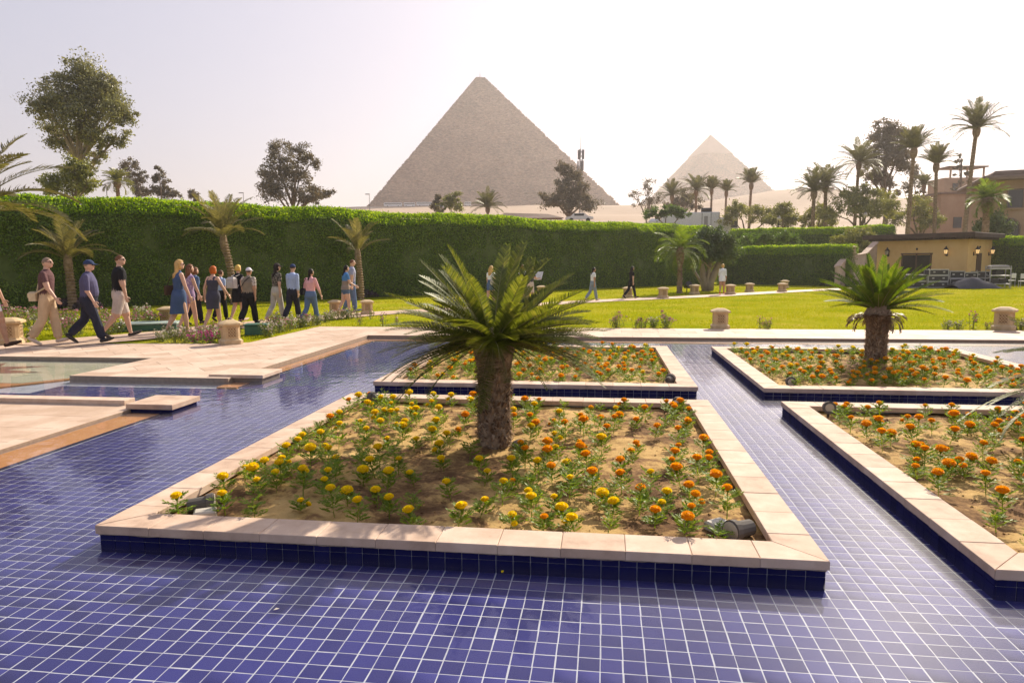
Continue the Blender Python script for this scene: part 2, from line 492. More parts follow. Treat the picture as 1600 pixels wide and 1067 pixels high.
# blue pool tile: each tile of the grid has its own shade of cobalt
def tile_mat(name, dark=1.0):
    m, nt, p = mat(name)
    g = nt.nodes.new('ShaderNodeNewGeometry')
    vr = N(nt, 'VectorRotate', rotation_type='Z_AXIS')
    vr.inputs['Angle'].default_value = YAW
    nt.links.new(g.outputs['Position'], vr.inputs['Vector'])
    sc = N(nt, 'VectorMath', operation='SCALE')
    sc.inputs['Scale'].default_value = 10.0
    nt.links.new(vr.outputs[0], sc.inputs[0])
    fl = N(nt, 'VectorMath', operation='FLOOR')
    nt.links.new(sc.outputs[0], fl.inputs[0])
    wnz = N(nt, 'TexWhiteNoise', noise_dimensions='2D')
    nt.links.new(fl.outputs[0], wnz.inputs['Vector'])
    n1 = N(nt, 'TexNoise', i_Scale=1.3, i_Detail=4.0)
    nt.links.new(g.outputs['Position'], n1.inputs['Vector'])
    mx = N(nt, 'Math', operation='MULTIPLY_ADD')
    nt.links.new(wnz.outputs['Value'], mx.inputs[0])
    mx.inputs[1].default_value = 0.5
    nt.links.new(n1.outputs[0], mx.inputs[2])
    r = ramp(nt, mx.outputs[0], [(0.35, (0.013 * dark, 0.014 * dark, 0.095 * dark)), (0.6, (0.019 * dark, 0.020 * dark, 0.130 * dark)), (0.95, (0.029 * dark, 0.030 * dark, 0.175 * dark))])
    n2 = N(nt, 'TexNoise', i_Scale=55.0, i_Detail=8.0, i_Roughness=0.8)       # limescale smears
    nt.links.new(g.outputs['Position'], n2.inputs['Vector'])
    sm = ramp(nt, n2.outputs[0], [(0.60, (0, 0, 0)), (0.85, (0.35, 0.35, 0.35))])
    mixc = nt.nodes.new('ShaderNodeMix')
    mixc.data_type = 'RGBA'
    nt.links.new(sm.outputs[0], mixc.inputs[0])
    nt.links.new(r.outputs[0], mixc.inputs[6])
    mixc.inputs[7].default_value = (0.06, 0.06, 0.19, 1)
    nt.links.new(mixc.outputs[2], p.inputs['Base Color'])
    p.inputs['Roughness'].default_value = 0.7             # under water the glaze hardly shines
    p.inputs['Specular IOR Level'].default_value = 0.06
    return m
M['tile'] = tile_mat('cobalt_pool_tile')
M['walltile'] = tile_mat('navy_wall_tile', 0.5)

# soil: dry sand with damp, darker patches
def soil_mat():
    m, nt, p = mat('sandy_soil')
    pos = worldpos(nt)
    n1 = N(nt, 'TexNoise', i_Scale=1.5, i_Detail=7.0, i_Roughness=0.68, i_Distortion=0.6)
    n2 = N(nt, 'TexNoise', i_Scale=18.0, i_Detail=6.0, i_Roughness=0.7)
    nt.links.new(pos, n1.inputs['Vector'])
    nt.links.new(pos, n2.inputs['Vector'])
    a = N(nt, 'Math', operation='MULTIPLY_ADD')
    nt.links.new(n2.outputs[0], a.inputs[0])
    a.inputs[1].default_value = 0.35
    nt.links.new(n1.outputs[0], a.inputs[2])
    r = ramp(nt, a.outputs[0], [(0.54, (0.13, 0.07, 0.035)), (0.63, (0.27, 0.155, 0.07)), (0.70, (0.50, 0.32, 0.125)), (0.85, (0.66, 0.45, 0.19))])
    nt.links.new(r.outputs[0], p.inputs['Base Color'])
    p.inputs['Roughness'].default_value = 0.95
    p.inputs['Specular IOR Level'].default_value = 0.1
    n3 = N(nt, 'TexNoise', i_Scale=60.0, i_Detail=8.0, i_Roughness=0.75)
    nt.links.new(pos, n3.inputs['Vector'])
    b = N(nt, 'Bump', i_Strength=0.8, i_Distance=0.012)
    nt.links.new(n3.outputs[0], b.inputs['Height'])
    nt.links.new(b.outputs[0], p.inputs['Normal'])
    return m
M['soil'] = soil_mat()

def water_mat():
    m = bpy.data.materials.new('pool_water')
    m.use_nodes = True
    nt = m.node_tree
    nt.nodes.clear()
    out = nt.nodes.new('ShaderNodeOutputMaterial')
    g = nt.nodes.new('ShaderNodeNewGeometry')
    n1 = N(nt, 'TexNoise', i_Scale=5.0, i_Detail=2.0, i_Roughness=0.5, i_Distortion=0.3)
    n2 = N(nt, 'TexNoise', i_Scale=0.55, i_Detail=1.0)
    nt.links.new(g.outputs['Position'], n1.inputs['Vector'])
    nt.links.new(g.outputs['Position'], n2.inputs['Vector'])
    r = ramp(nt, n2.outputs[0], [(0.40, (0.25, 0.25, 0.25)), (0.70, (1, 1, 1))])
    mu = N(nt, 'Math', operation='MULTIPLY')
    nt.links.new(n1.outputs[0], mu.inputs[0])
    nt.links.new(r.outputs[0], mu.inputs[1])
    b = N(nt, 'Bump', i_Strength=0.42, i_Distance=0.012)
    nt.links.new(mu.outputs[0], b.inputs['Height'])
    # Fresnel reflection of water (Schlick), the same from both sides so that sunlight reaches the floor
    dt = N(nt, 'VectorMath', operation='DOT_PRODUCT')
    nt.links.new(g.outputs['Incoming'], dt.inputs[0])
    nt.links.new(b.outputs[0], dt.inputs[1])
    ab = N(nt, 'Math', operation='ABSOLUTE')
    nt.links.new(dt.outputs['Value'], ab.inputs[0])
    om = N(nt, 'Math', operation='SUBTRACT', use_clamp=True)
    om.inputs[0].default_value = 1.0
    nt.links.new(ab.outputs[0], om.inputs[1])
    pw = N(nt, 'Math', operation='POWER')
    nt.links.new(om.outputs[0], pw.inputs[0])
    pw.inputs[1].default_value = 5.0
    fr = N(nt, 'Math', operation='MULTIPLY_ADD', use_clamp=True)
    nt.links.new(pw.outputs[0], fr.inputs[0])
    fr.inputs[1].default_value = 0.98
    fr.inputs[2].default_value = 0.02
    tr = N(nt, 'BsdfTransparent')
    tr.inputs[0].default_value = (0.93, 0.95, 0.98, 1)
    gl = N(nt, 'BsdfGlossy', i_Roughness=0.02)
    nt.links.new(b.outputs[0], gl.inputs['Normal'])
    g2 = N(nt, 'BsdfGlossy', i_Roughness=0.36)       # rougher second lobe, added to spread the sun's glow over the water
    gm = N(nt, 'MixShader')
    gm.inputs[0].default_value = 0.09
    nt.links.new(gl.outputs[0], gm.inputs[1])
    nt.links.new(g2.outputs[0], gm.inputs[2])
    mx = N(nt, 'MixShader')
    nt.links.new(fr.outputs[0], mx.inputs[0])
    nt.links.new(tr.outputs[0], mx.inputs[1])
    nt.links.new(gm.outputs[0], mx.inputs[2])
    df = N(nt, 'BsdfDiffuse')                        # pale veil of reflected sky, mixed in as a diffuse colour
    df.inputs[0].default_value = (0.62, 0.56, 0.66, 1)
    fm = N(nt, 'MixShader')
    fm.inputs[0].default_value = 0.020
    nt.links.new(mx.outputs[0], fm.inputs[1])
    nt.links.new(df.outputs[0], fm.inputs[2])
    nt.links.new(fm.outputs[0], out.inputs[0])
    return m
M['water'] = water_mat()

# ------------------------------------------------------------------ leaves, fronds (numpy)
def cards(P, D, size, aspect=0.5, fold=0.0):
    """diamond leaves: centres P, long axes D (unit), random roll"""
    n = len(P)
    D = D / (np.linalg.norm(D, axis=1, keepdims=True) + 1e-9)
    a = rng.normal(size=(n, 3))
    S = np.cross(D, a)
    S /= np.linalg.norm(S, axis=1, keepdims=True) + 1e-9
    s = np.asarray(size).reshape(-1, 1) if np.ndim(size) else np.full((n, 1), size)
    V = np.stack([P - D * s * 0.5, P + S * s * 0.5 * aspect - D * s * 0.05, P + D * s * 0.5, P - S * s * 0.5 * aspect - D * s * 0.05], axis=1)
    F = np.arange(4 * n).reshape(n, 4)
    return V.reshape(-1, 3), F

def randdir(n):
    d = rng.normal(size=(n, 3))
    return d / np.linalg.norm(d, axis=1, keepdims=True)

def frond(L, n, ll, droop, rise=0.0, wid=0.02, bare=0.12, vang=0.35, sag=0.25, jit=0.1, seed=0, rr=0.012, side=0.0):
    """pinnate frond along +Y: midrib + leaflets -> V, F(4), material index (0 leaf, 1 midrib)"""
    rg = np.random.default_rng(seed)
    K = 14
    t = np.linspace(0, 1, K)
    ang = rise - droop * t ** 1.3
    dy, dz = np.cos(ang), np.sin(ang)
    y = np.concatenate([[0], np.cumsum((dy[:-1] + dy[1:]) / 2)]) * L / (K - 1)
    z = np.concatenate([[0], np.cumsum((dz[:-1] + dz[1:]) / 2)]) * L / (K - 1)
    x = side * t ** 2 * L
    Vs, Fs, Ms = [], [], []
    # midrib: thin four-sided tube
    base = 0
    for i in range(K):
        r = rr * (1 - 0.85 * t[i])
        Vs += [(x[i] - r, y[i], z[i]), (x[i], y[i], z[i] + r), (x[i] + r, y[i], z[i]), (x[i], y[i], z[i] - r)]
    for i in range(K - 1):
        for k in range(4):
            j = (k + 1) % 4
            Fs.append((i * 4 + k, i * 4 + j, i * 4 + 4 + j, i * 4 + 4 + k))
            Ms.append(1)
    base = K * 4
    for s in (-1, 1):
        for q in range(n):
            tt = bare + (1 - bare) * (q + 0.5 + rg.uniform(-.3, .3)) / n
            px, py, pz = np.interp(tt, t, x), np.interp(tt, t, y), np.interp(tt, t, z)
            a = np.interp(tt, t, ang)
            prof = math.sin(math.pi * min(1, (tt - bare) / (1 - bare) * 0.86 + 0.12)) ** 0.7
            l = ll * (0.25 + 0.75 * prof) * (1 + rg.uniform(-jit, jit))
            fw = 0.55 + 0.5 * tt + rg.uniform(-jit, jit)          # leaflets sweep forward
            out = np.array([s * math.cos(vang), 0, math.sin(vang)])
            fwd = np.array([0, math.cos(a), math.sin(a)])
            d = out + fwd * fw + rg.normal(size=3) * jit * 0.5
            d /= np.linalg.norm(d)
            p0 = np.array([px, py, pz])
            p1 = p0 + d * l * 0.55
            d2 = d + np.array([0, 0, -sag])
            d2 /= np.linalg.norm(d2)
            p2 = p1 + d2 * l * 0.45
            up = np.cross(d, [0, 0, 1.0])
            up /= np.linalg.norm(up) + 1e-9
            w = wid * 0.5
            Vs += [tuple(p0 - up * w * .6), tuple(p0 + up * w * .6), tuple(p1 + up * w), tuple(p1 - up * w), tuple(p2 + up * w * .12), tuple(p2 - up * w * .12)]
            Fs += [(base, base + 1, base + 2, base + 3), (base + 3, base + 2, base + 4, base + 5)]
            Ms += [0, 0]
            base += 6
    return np.array(Vs), np.array(Fs), np.array(Ms)

def joinVF(parts):
    """parts: (V, F4, mi) -> one"""
    Vs, Fs, Ms, o = [], [], [], 0
    for V, F, m in parts:
        Vs.append(V)
        Fs.append(F + o)
        Ms.append(np.full(len(F), m) if np.isscalar(m) else m)
        o += len(V)
    return np.concatenate(Vs), np.concatenate(Fs), np.concatenate(Ms)

def xform(V, M4):
    A = np.array(M4)
    return V @ A[:3, :3].T + A[:3, 3]

# ------------------------------------------------------------------ terrain
def terrain_z(x, y):
    r = y + 0.15 * abs(x)
    t = max(0.0, (y - 75) / 545)
    z = -0.75 + 53.2 * min(1.0, t) ** 1.25 if y > 75 else -0.75
    if y > 75:
        k = min(1, (y - 75) / 120)
        z += k * (1.6 * mnoise.noise((x * 0.012, y * 0.012, 3.1)) + 0.6 * mnoise.noise((x * 0.05, y * 0.05, 1.7)))
    if y > 620: z += 26 * min(1, (y - 620) / 520) * sstep((x - 150) / 260)
    z += 15 * math.exp(-(((x - 225) / 75) ** 2 + ((y - 520) / 70) ** 2))
    return z

xs = np.concatenate([np.linspace(-3500, -420, 12), np.linspace(-400, 600, 101), np.linspace(640, 3500, 12)])
ys = np.concatenate([np.linspace(-300, 60, 8), np.linspace(70, 700, 90), np.linspace(720, 1600, 40), np.linspace(1700, 6000, 10)])
TV = [(x, y, terrain_z(x, y)) for y in ys for x in xs]
nx = len(xs)
TF = np.array([(j * nx + i, j * nx + i + 1, (j + 1) * nx + i + 1, (j + 1) * nx + i) for j in range(len(ys) - 1) for i in range(nx - 1)])
tag(obj('terrain', mesh('terrain', TV, TF, M['sand'], smooth=True)), kind='structure')

# ------------------------------------------------------------------ lawn sheet (begins at the walk beyond the pool)
def lawn_sheet():
    gx = np.linspace(-60, 75, 91)
    gy = np.concatenate([np.linspace(0, 40, 61), np.linspace(42, 78, 13)])
    V, F, idx = [], [], {}
    def ok(x, y):
        u, v = UV((x, y))
        return v > 17.2 or (u < -7.45 and v > 13.35) or (u < -9.4 and v > 12.9) or u < -16 or u > 14.5
    for j in range(len(gy) - 1):
        for i in range(len(gx) - 1):
            c = [(gx[i], gy[j]), (gx[i + 1], gy[j]), (gx[i + 1], gy[j + 1]), (gx[i], gy[j + 1])]
            if not any(ok(*q) for q in c): continue
            f = []
            for q in c:
                if q not in idx:
                    idx[q] = len(V)
                    V.append((q[0], q[1], gz(q[1]) - 0.015 + 0.012 * mnoise.noise((q[0] * .4, q[1] * .4, 0))))
                f.append(idx[q])
            F.append(f)
    # skirt down to the terrain is not needed: the terrace slabs stand over the border
    return mesh('lawn', V, np.array(F), M['lawn'], smooth=True)
lawn = tag(obj('lawn', lawn_sheet()), kind='structure')

# ------------------------------------------------------------------ paving: slabs cut to convex areas
def clip(poly, a, b):                   # keep the part left of a->b
    out = []
    def side(p): return (b[0] - a[0]) * (p[1] - a[1]) - (b[1] - a[1]) * (p[0] - a[0])
    for i in range(len(poly)):
        p, q = poly[i], poly[(i + 1) % len(poly)]
        sp, sq = side(p), side(q)
        if sp >= 0: out.append(p)
        if sp * sq < 0:
            t = sp / (sp - sq)
            out.append((p[0] + (q[0] - p[0]) * t, p[1] + (q[1] - p[1]) * t))
    return out
def area(poly):
    return 0.5 * sum(poly[i][0] * poly[(i + 1) % len(poly)][1] - poly[(i + 1) % len(poly)][0] * poly[i][1] for i in range(len(poly)))
def shrink(poly, d):
    """inset of a convex polygon"""
    n = len(poly)
    L = []
    for i in range(n):
        p, q = poly[i], poly[(i + 1) % n]
        l = math.hypot(q[0] - p[0], q[1] - p[1]) or 1e-6
        nx_, ny_ = -(q[1] - p[1]) / l, (q[0] - p[0]) / l
        L.append(((p[0] + nx_ * d, p[1] + ny_ * d), (q[0] + nx_ * d, q[1] + ny_ * d)))
    out = poly
    for a, b in L: out = clip(out, a, b) if len(out) > 2 else out
    return out

def paving(parent, poly, z, su, sv, ang, thick=0.03, border=0.0, gap=0.004, name='paving_slab', stagger=0.5, material='sandstone', org=(0, 0)):
    """slabs su x sv laid at an angle inside a convex polygon (counter-clockwise, pool grid)"""
    ca, sa = math.cos(ang), math.sin(ang)
    cx, cy = org
    loc = [((p[0] - cx) * ca + (p[1] - cy) * sa, -(p[0] - cx) * sa + (p[1] - cy) * ca) for p in poly]
    x0, x1 = min(p[0] for p in loc), max(p[0] for p in loc)
    y0, y1 = min(p[1] for p in loc), max(p[1] for p in loc)
    j = math.floor(y0 / sv)
    while j * sv < y1:
        off = (j % 2) * stagger * su
        i = math.floor((x0 - off) / su)
        while i * su + off < x1:
            q = [(i * su + off, j * sv), ((i + 1) * su + off, j * sv), ((i + 1) * su + off, (j + 1) * sv), (i * su + off, (j + 1) * sv)]
            for k in range(len(loc)):
                q = clip(q, loc[k], loc[(k + 1) % len(loc)])
                if len(q) < 3: break
            if len(q) >= 3 and area(q) > 0.004:
                q = shrink(q, gap / 2)
                if len(q) >= 3 and area(q) > 0.003:
                    w = [(cx + p[0] * ca - p[1] * sa, cy + p[0] * sa + p[1] * ca) for p in q]
                    mx, my = sum(p[0] for p in w) / len(w), sum(p[1] for p in w) / len(w)
                    b = MB()
                    dz = random.uniform(-0.0008, 0.0008)
                    b.prism([(p[0] - mx, p[1] - my) for p in w], -thick, dz, bev=0.002)
                    b.obj(name, M[material], parent, loc=(mx, my, z))
            i += 1
        j += 1

def strip(parent, p, q, w, z, L, thick=0.03, name='border_slab', material='sandstone', gap=0.004):
    """a row of border slabs along p->q, lying to its left side"""
    l = math.hypot(q[0] - p[0], q[1] - p[1])
    n = max(1, round(l / L))
    tx, ty = (q[0] - p[0]) / l, (q[1] - p[1]) / l
    a = math.atan2(ty, tx)
    dl = l / n
    me = None
    b = MB()
    b.box((0, 0, -thick / 2), (dl - gap, w - gap, thick), bev=0.003)
    me = b.mesh(name, M[material])
    for i in range(n):
        s = (i + .5) * dl
        obj(name, me, parent, loc=(p[0] + tx * s - ty * w / 2, p[1] + ty * s + tx * w / 2, z + random.uniform(-.0008, .0008)), rot=(0, 0, a))

def base_block(parent, poly, z0, z1, name='bed', material='joint'):
    b = MB()
    b.prism(poly, z0, z1)
    return b.obj(name, M[material], parent)

def structure(name, rz=True):
    o = empty(name, (0, 0, 0), -YAW if rz else 0)
    o['kind'] = 'structure'
    return o

# upper terrace: an arm between the pool and the garden, and the part behind the side basin
UE = -5.48
ter = structure('terrace')
arm = [(-8.07, 9.23), (UE, 9.23), (UE, 15.24), (-7.55, 17.3), (-7.55, 13.7), (-8.07, 11.15)]
A1 = [(-8.07, 9.23), (UE, 9.23), (UE, 13.6), (-8.07, 13.6)]
A2 = [(-7.55, 13.6), (UE, 13.6), (UE, 17.3), (-7.55, 17.3)]
wl = [UV(onz(X, Y, TERR)) for X, Y in ((-260, 541), (0, 538.5), (110, 536.5), (240, 536), (385, 536.5))]
A3 = [(-17.5, 11.15), (-8.07, 11.15), (-8.07, 13.42), wl[3], wl[2], wl[1], (-17.5, wl[0][1])]
A4 = [(-17.5, 15.24 - 40), (-17.4, 15.24 - 40)]
for P in (A1, A2, A3):
    base_block(ter, P, -0.5, TERR - 0.006)
bw = 0.30
# the slabs: border rows along the water, a diagonal field inside
strip(ter, (-8.07, 9.23), (UE, 9.23), bw, TERR, 0.62)
strip(ter, (UE, 9.23 + bw), (UE, 17.3 - 0.0), bw, TERR, 0.62)
strip(ter, (-8.07, 11.15 - 0.0), (-8.07, 9.23 + bw), bw, TERR, 0.62)
paving(ter, [(-8.07 + bw, 9.23 + bw), (UE - bw, 9.23 + bw), (UE - bw, 13.6), (-8.07 + bw, 13.6)], TERR, 0.82, 0.41, R(45), org=(-6.8, 11))
paving(ter, [(-7.55, 13.6), (UE - bw, 13.6), (UE - bw, 17.3), (-7.55, 17.3)], TERR, 0.82, 0.41, R(45), org=(-6.8, 11))
strip(ter, (-17.5, 11.15), (-8.07 + bw, 11.15), bw, TERR, 0.62)
paving(ter, [(-17.5, 11.15 + bw), (-8.07 + bw, 11.15 + bw), (-8.07 + bw, 13.42), wl[3], wl[2], wl[1], (-17.5, wl[0][1])], TERR, 0.82, 0.41, R(45), org=(-6.8, 11))
# raised block at the end of the arm
b = MB(); b.box((0, 0, -0.025), (0.86, 0.62, 0.05), bev=0.004)
b.obj('end_slab', M['coping'], ter, loc=(-5.43, 9.66, -0.028))
b = MB(); b.box((0, 0, 0), (0.80, 0.56, 0.16))
b.obj('end_plinth', M['joint'], ter, loc=(-5.43, 9.66, -0.158))

# walk beyond the pool
walk = structure('poolside_walk')
base_block(walk, [(UE + .002, 15.24), (16, 15.24), (16, 17.3), (UE + .002, 17.3)], -0.5, TERR - 0.006)
strip(walk, (UE, 15.24), (16, 15.24), 0.32, TERR, 0.62)
paving(walk, [(UE, 15.56), (16, 15.56), (16, 17.3), (UE, 17.3)], TERR, 0.87, 0.58, 0, org=(0, 15.56))
# low terrace in front of the side channel
low = structure('low_terrace')
LE, LB = -5.59, 7.66
base_block(low, [(-14, 1.2), (LE, 1.2), (LE, LB), (-14, LB)], -0.5, -0.106)
strip(low, (LE, 1.2), (LE, LB - 0.26), 0.16, -0.10, 0.75)
paving(low, [(-14, 1.2), (LE - .16, 1.2), (LE - .16, LB - .22), (-14, LB - .22)], -0.10, 1.1, 0.55, 0, org=(-6, 7.4))
b = MB(); b.box((0, 0, 0), (8.2, 0.19, 0.075), bev=0.004)
b.obj('rim_stone', M['coping'], low, loc=(-14 + 4.1, LB - 0.11, -0.077))
b = MB(); b.box((0, 0, -0.03), (0.60, 0.56, 0.06), bev=0.004)
b.obj('end_slab', M['coping'], low, loc=(-5.33, 7.53, -0.035))
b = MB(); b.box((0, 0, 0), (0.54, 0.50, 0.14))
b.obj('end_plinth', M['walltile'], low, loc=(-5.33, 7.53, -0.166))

# submerged terracotta ledges along the terraces, with a row of dark riser tiles
led = structure('pool_ledge')
def ledge(poly):
    b = MB(); b.prism(poly, -0.5, -0.150)
    b.obj('ledge_stone', M['terracotta'], led)
LX = -5.22
ledge([(UE - .05, 9.0), (LX, 9.0), (LX, 15.0), (UE - .05, 15.0)])
ledge([(UE - .05, 14.96), (16, 14.96), (16, 15.3), (UE - .05, 15.3)])
ledge([(LE - .05, 1.2), (LX, 1.2), (LX, 7.5), (LE - .05, 7.5)])
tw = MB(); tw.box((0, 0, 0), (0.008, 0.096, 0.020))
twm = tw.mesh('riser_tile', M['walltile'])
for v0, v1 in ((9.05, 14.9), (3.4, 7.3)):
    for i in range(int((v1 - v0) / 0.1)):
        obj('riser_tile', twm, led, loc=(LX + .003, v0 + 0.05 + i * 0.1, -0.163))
# side basin: a pale shelf just under water with a darker star on it
sh = structure('side_basin')
b = MB(); b.prism([(-8.03, 9.70), (-8.03, 11.2), (-17, 11.2), (-17, 8.35), (-9.0, 8.35), (-8.62, 8.85)], -0.5, -0.150)
o = b.obj('basin_step', M['terracotta'], sh)
for (u0, u1, v0, v1) in [(-8.75 - k * 0.9, -8.75 - k * 0.9 + 0.893, 9.0 + j * 0.72, 9.0 + j * 0.72 + 0.713) for k in range(9) for j in range(3)]:
    q = clip([(u0, v0), (u1, v0), (u1, v1), (u0, v1)], (-8.75, 8.9), (-8.09, 9.78))
    if len(q) > 2:
        b = MB(); b.prism(q, -0.152, -0.1465); b.obj('basin_slab', M['shelf'], sh)
for k in range(8):
    a0, a1 = k * math.pi / 4, (k + 1) * math.pi / 4
    am = (a0 + a1) / 2
    c = (-10.75, 9.95)
    b = MB(); b.prism([c, (c[0] + .72 * math.cos(a0 - .39), c[1] + .55 * math.sin(a0 - .39)), (c[0] + 1.55 * math.cos(a0), c[1] + .92 * math.sin(a0)), (c[0] + .72 * math.cos(a0 + .39), c[1] + .55 * math.sin(a0 + .39))], -0.150, -0.1425)
    b.obj('star_stone', M['redstone'], sh)

# ------------------------------------------------------------------ pool floor: 300 nearest tiles singly, the rest as one
pool = structure('pool_floor')
b = MB(); b.prism([(-17, -3), (16, -3), (16, 15.3), (-17, 15.3)], FLOOR - 0.3, FLOOR - 0.0008)
b.obj('grout_bed', M['grout'], pool)
T = 0.1
PL = dict(A=(-3.12, 3.668), B=(-3.12, 8.83), C=(2.03, 8.83), D=(2.03, 3.668))
PS = 4.338
def covered(u, v):
    for (a, c) in PL.values():
        if a + .06 < u < a + PS - .06 and c + .06 < v < c + PS - .06: return True
    if u < LX and (v > 9.0 or v < 7.6): return True
    if u < -8.0 and v > 8.4: return True
    return v > 14.95
tiles = []
for i in range(-170, 160):
    for j in range(15, 152):
        u, v = (i + .5) * T, (j + .5) * T
        if covered(u, v): continue
        p = W(u, v)
        if p.y < 2.2 or abs(p.x) > 0.80 * p.y + 1.4: continue
        tiles.append((p.y, u, v))
tiles.sort()
vis = [t for t in tiles if abs(W(t[1], t[2]).x) < 0.77 * t[0] and t[0] > 2.75]
single = set((t[1], t[2]) for t in vis[:300])
tb = MB(); tb.box((0, 0, 0), (T - .0060, T - .0060, 0.006), bev=0.0006)
tmesh = tb.mesh('floor_tile', M['tile'])
for (u, v) in single:
    obj('floor_tile', tmesh, pool, rot=(0, 0, random.gauss(0, .006)), loc=(u + random.gauss(0, .0009), v + random.gauss(0, .0009), FLOOR - .003 + random.uniform(-.0004, .0004)))
rest = np.array([(t[1], t[2]) for t in tiles if (t[1], t[2]) not in single])
BV, BF = np.array(tb.V), tb.F
nv = len(BV)
topf = np.array([f for f in BF if len(f) == 4])
RV = (BV[None] + np.concatenate([rest + rng.normal(0, .0009, rest.shape), FLOOR - .003 + rng.uniform(-.0004, .0004, (len(rest), 1))], axis=1)[:, None]).reshape(-1, 3)
RF = (topf[None] + (np.arange(len(rest)) * nv)[:, None, None]).reshape(-1, 4)
tag(obj('floor_tiles_beyond', mesh('floor_tiles_beyond', RV, RF, M['tile']), pool), kind='stuff')

# water: one level sheet
WV = [W(-17, -3, WATER), W(16, -3, WATER), W(16, 15.3, WATER), W(-17, 15.3, WATER)]
tag(obj('water', mesh('water', WV, [(0, 1, 2, 3)], M['water'])), kind='structure')
# pool edges out of view (behind and to the sides), so the water ends at a kerb
edge = structure('pool_kerb')
for (c, d) in (((-.5, -2.9, -0.2), (33, .6, .3)), ((15.7, 6, -0.2), (.6, 18.4, .3))):
    b = MB(); b.box(c, d, bev=.01); b.obj('kerb_stone', M['coping'], edge)
b = MB(); b.box((0, 0, 0), (3, 1.6, 0.4), bev=.01); b.obj('camera_terrace', M['sandstone'], edge, loc=(-.5, -1.8, -0.26))

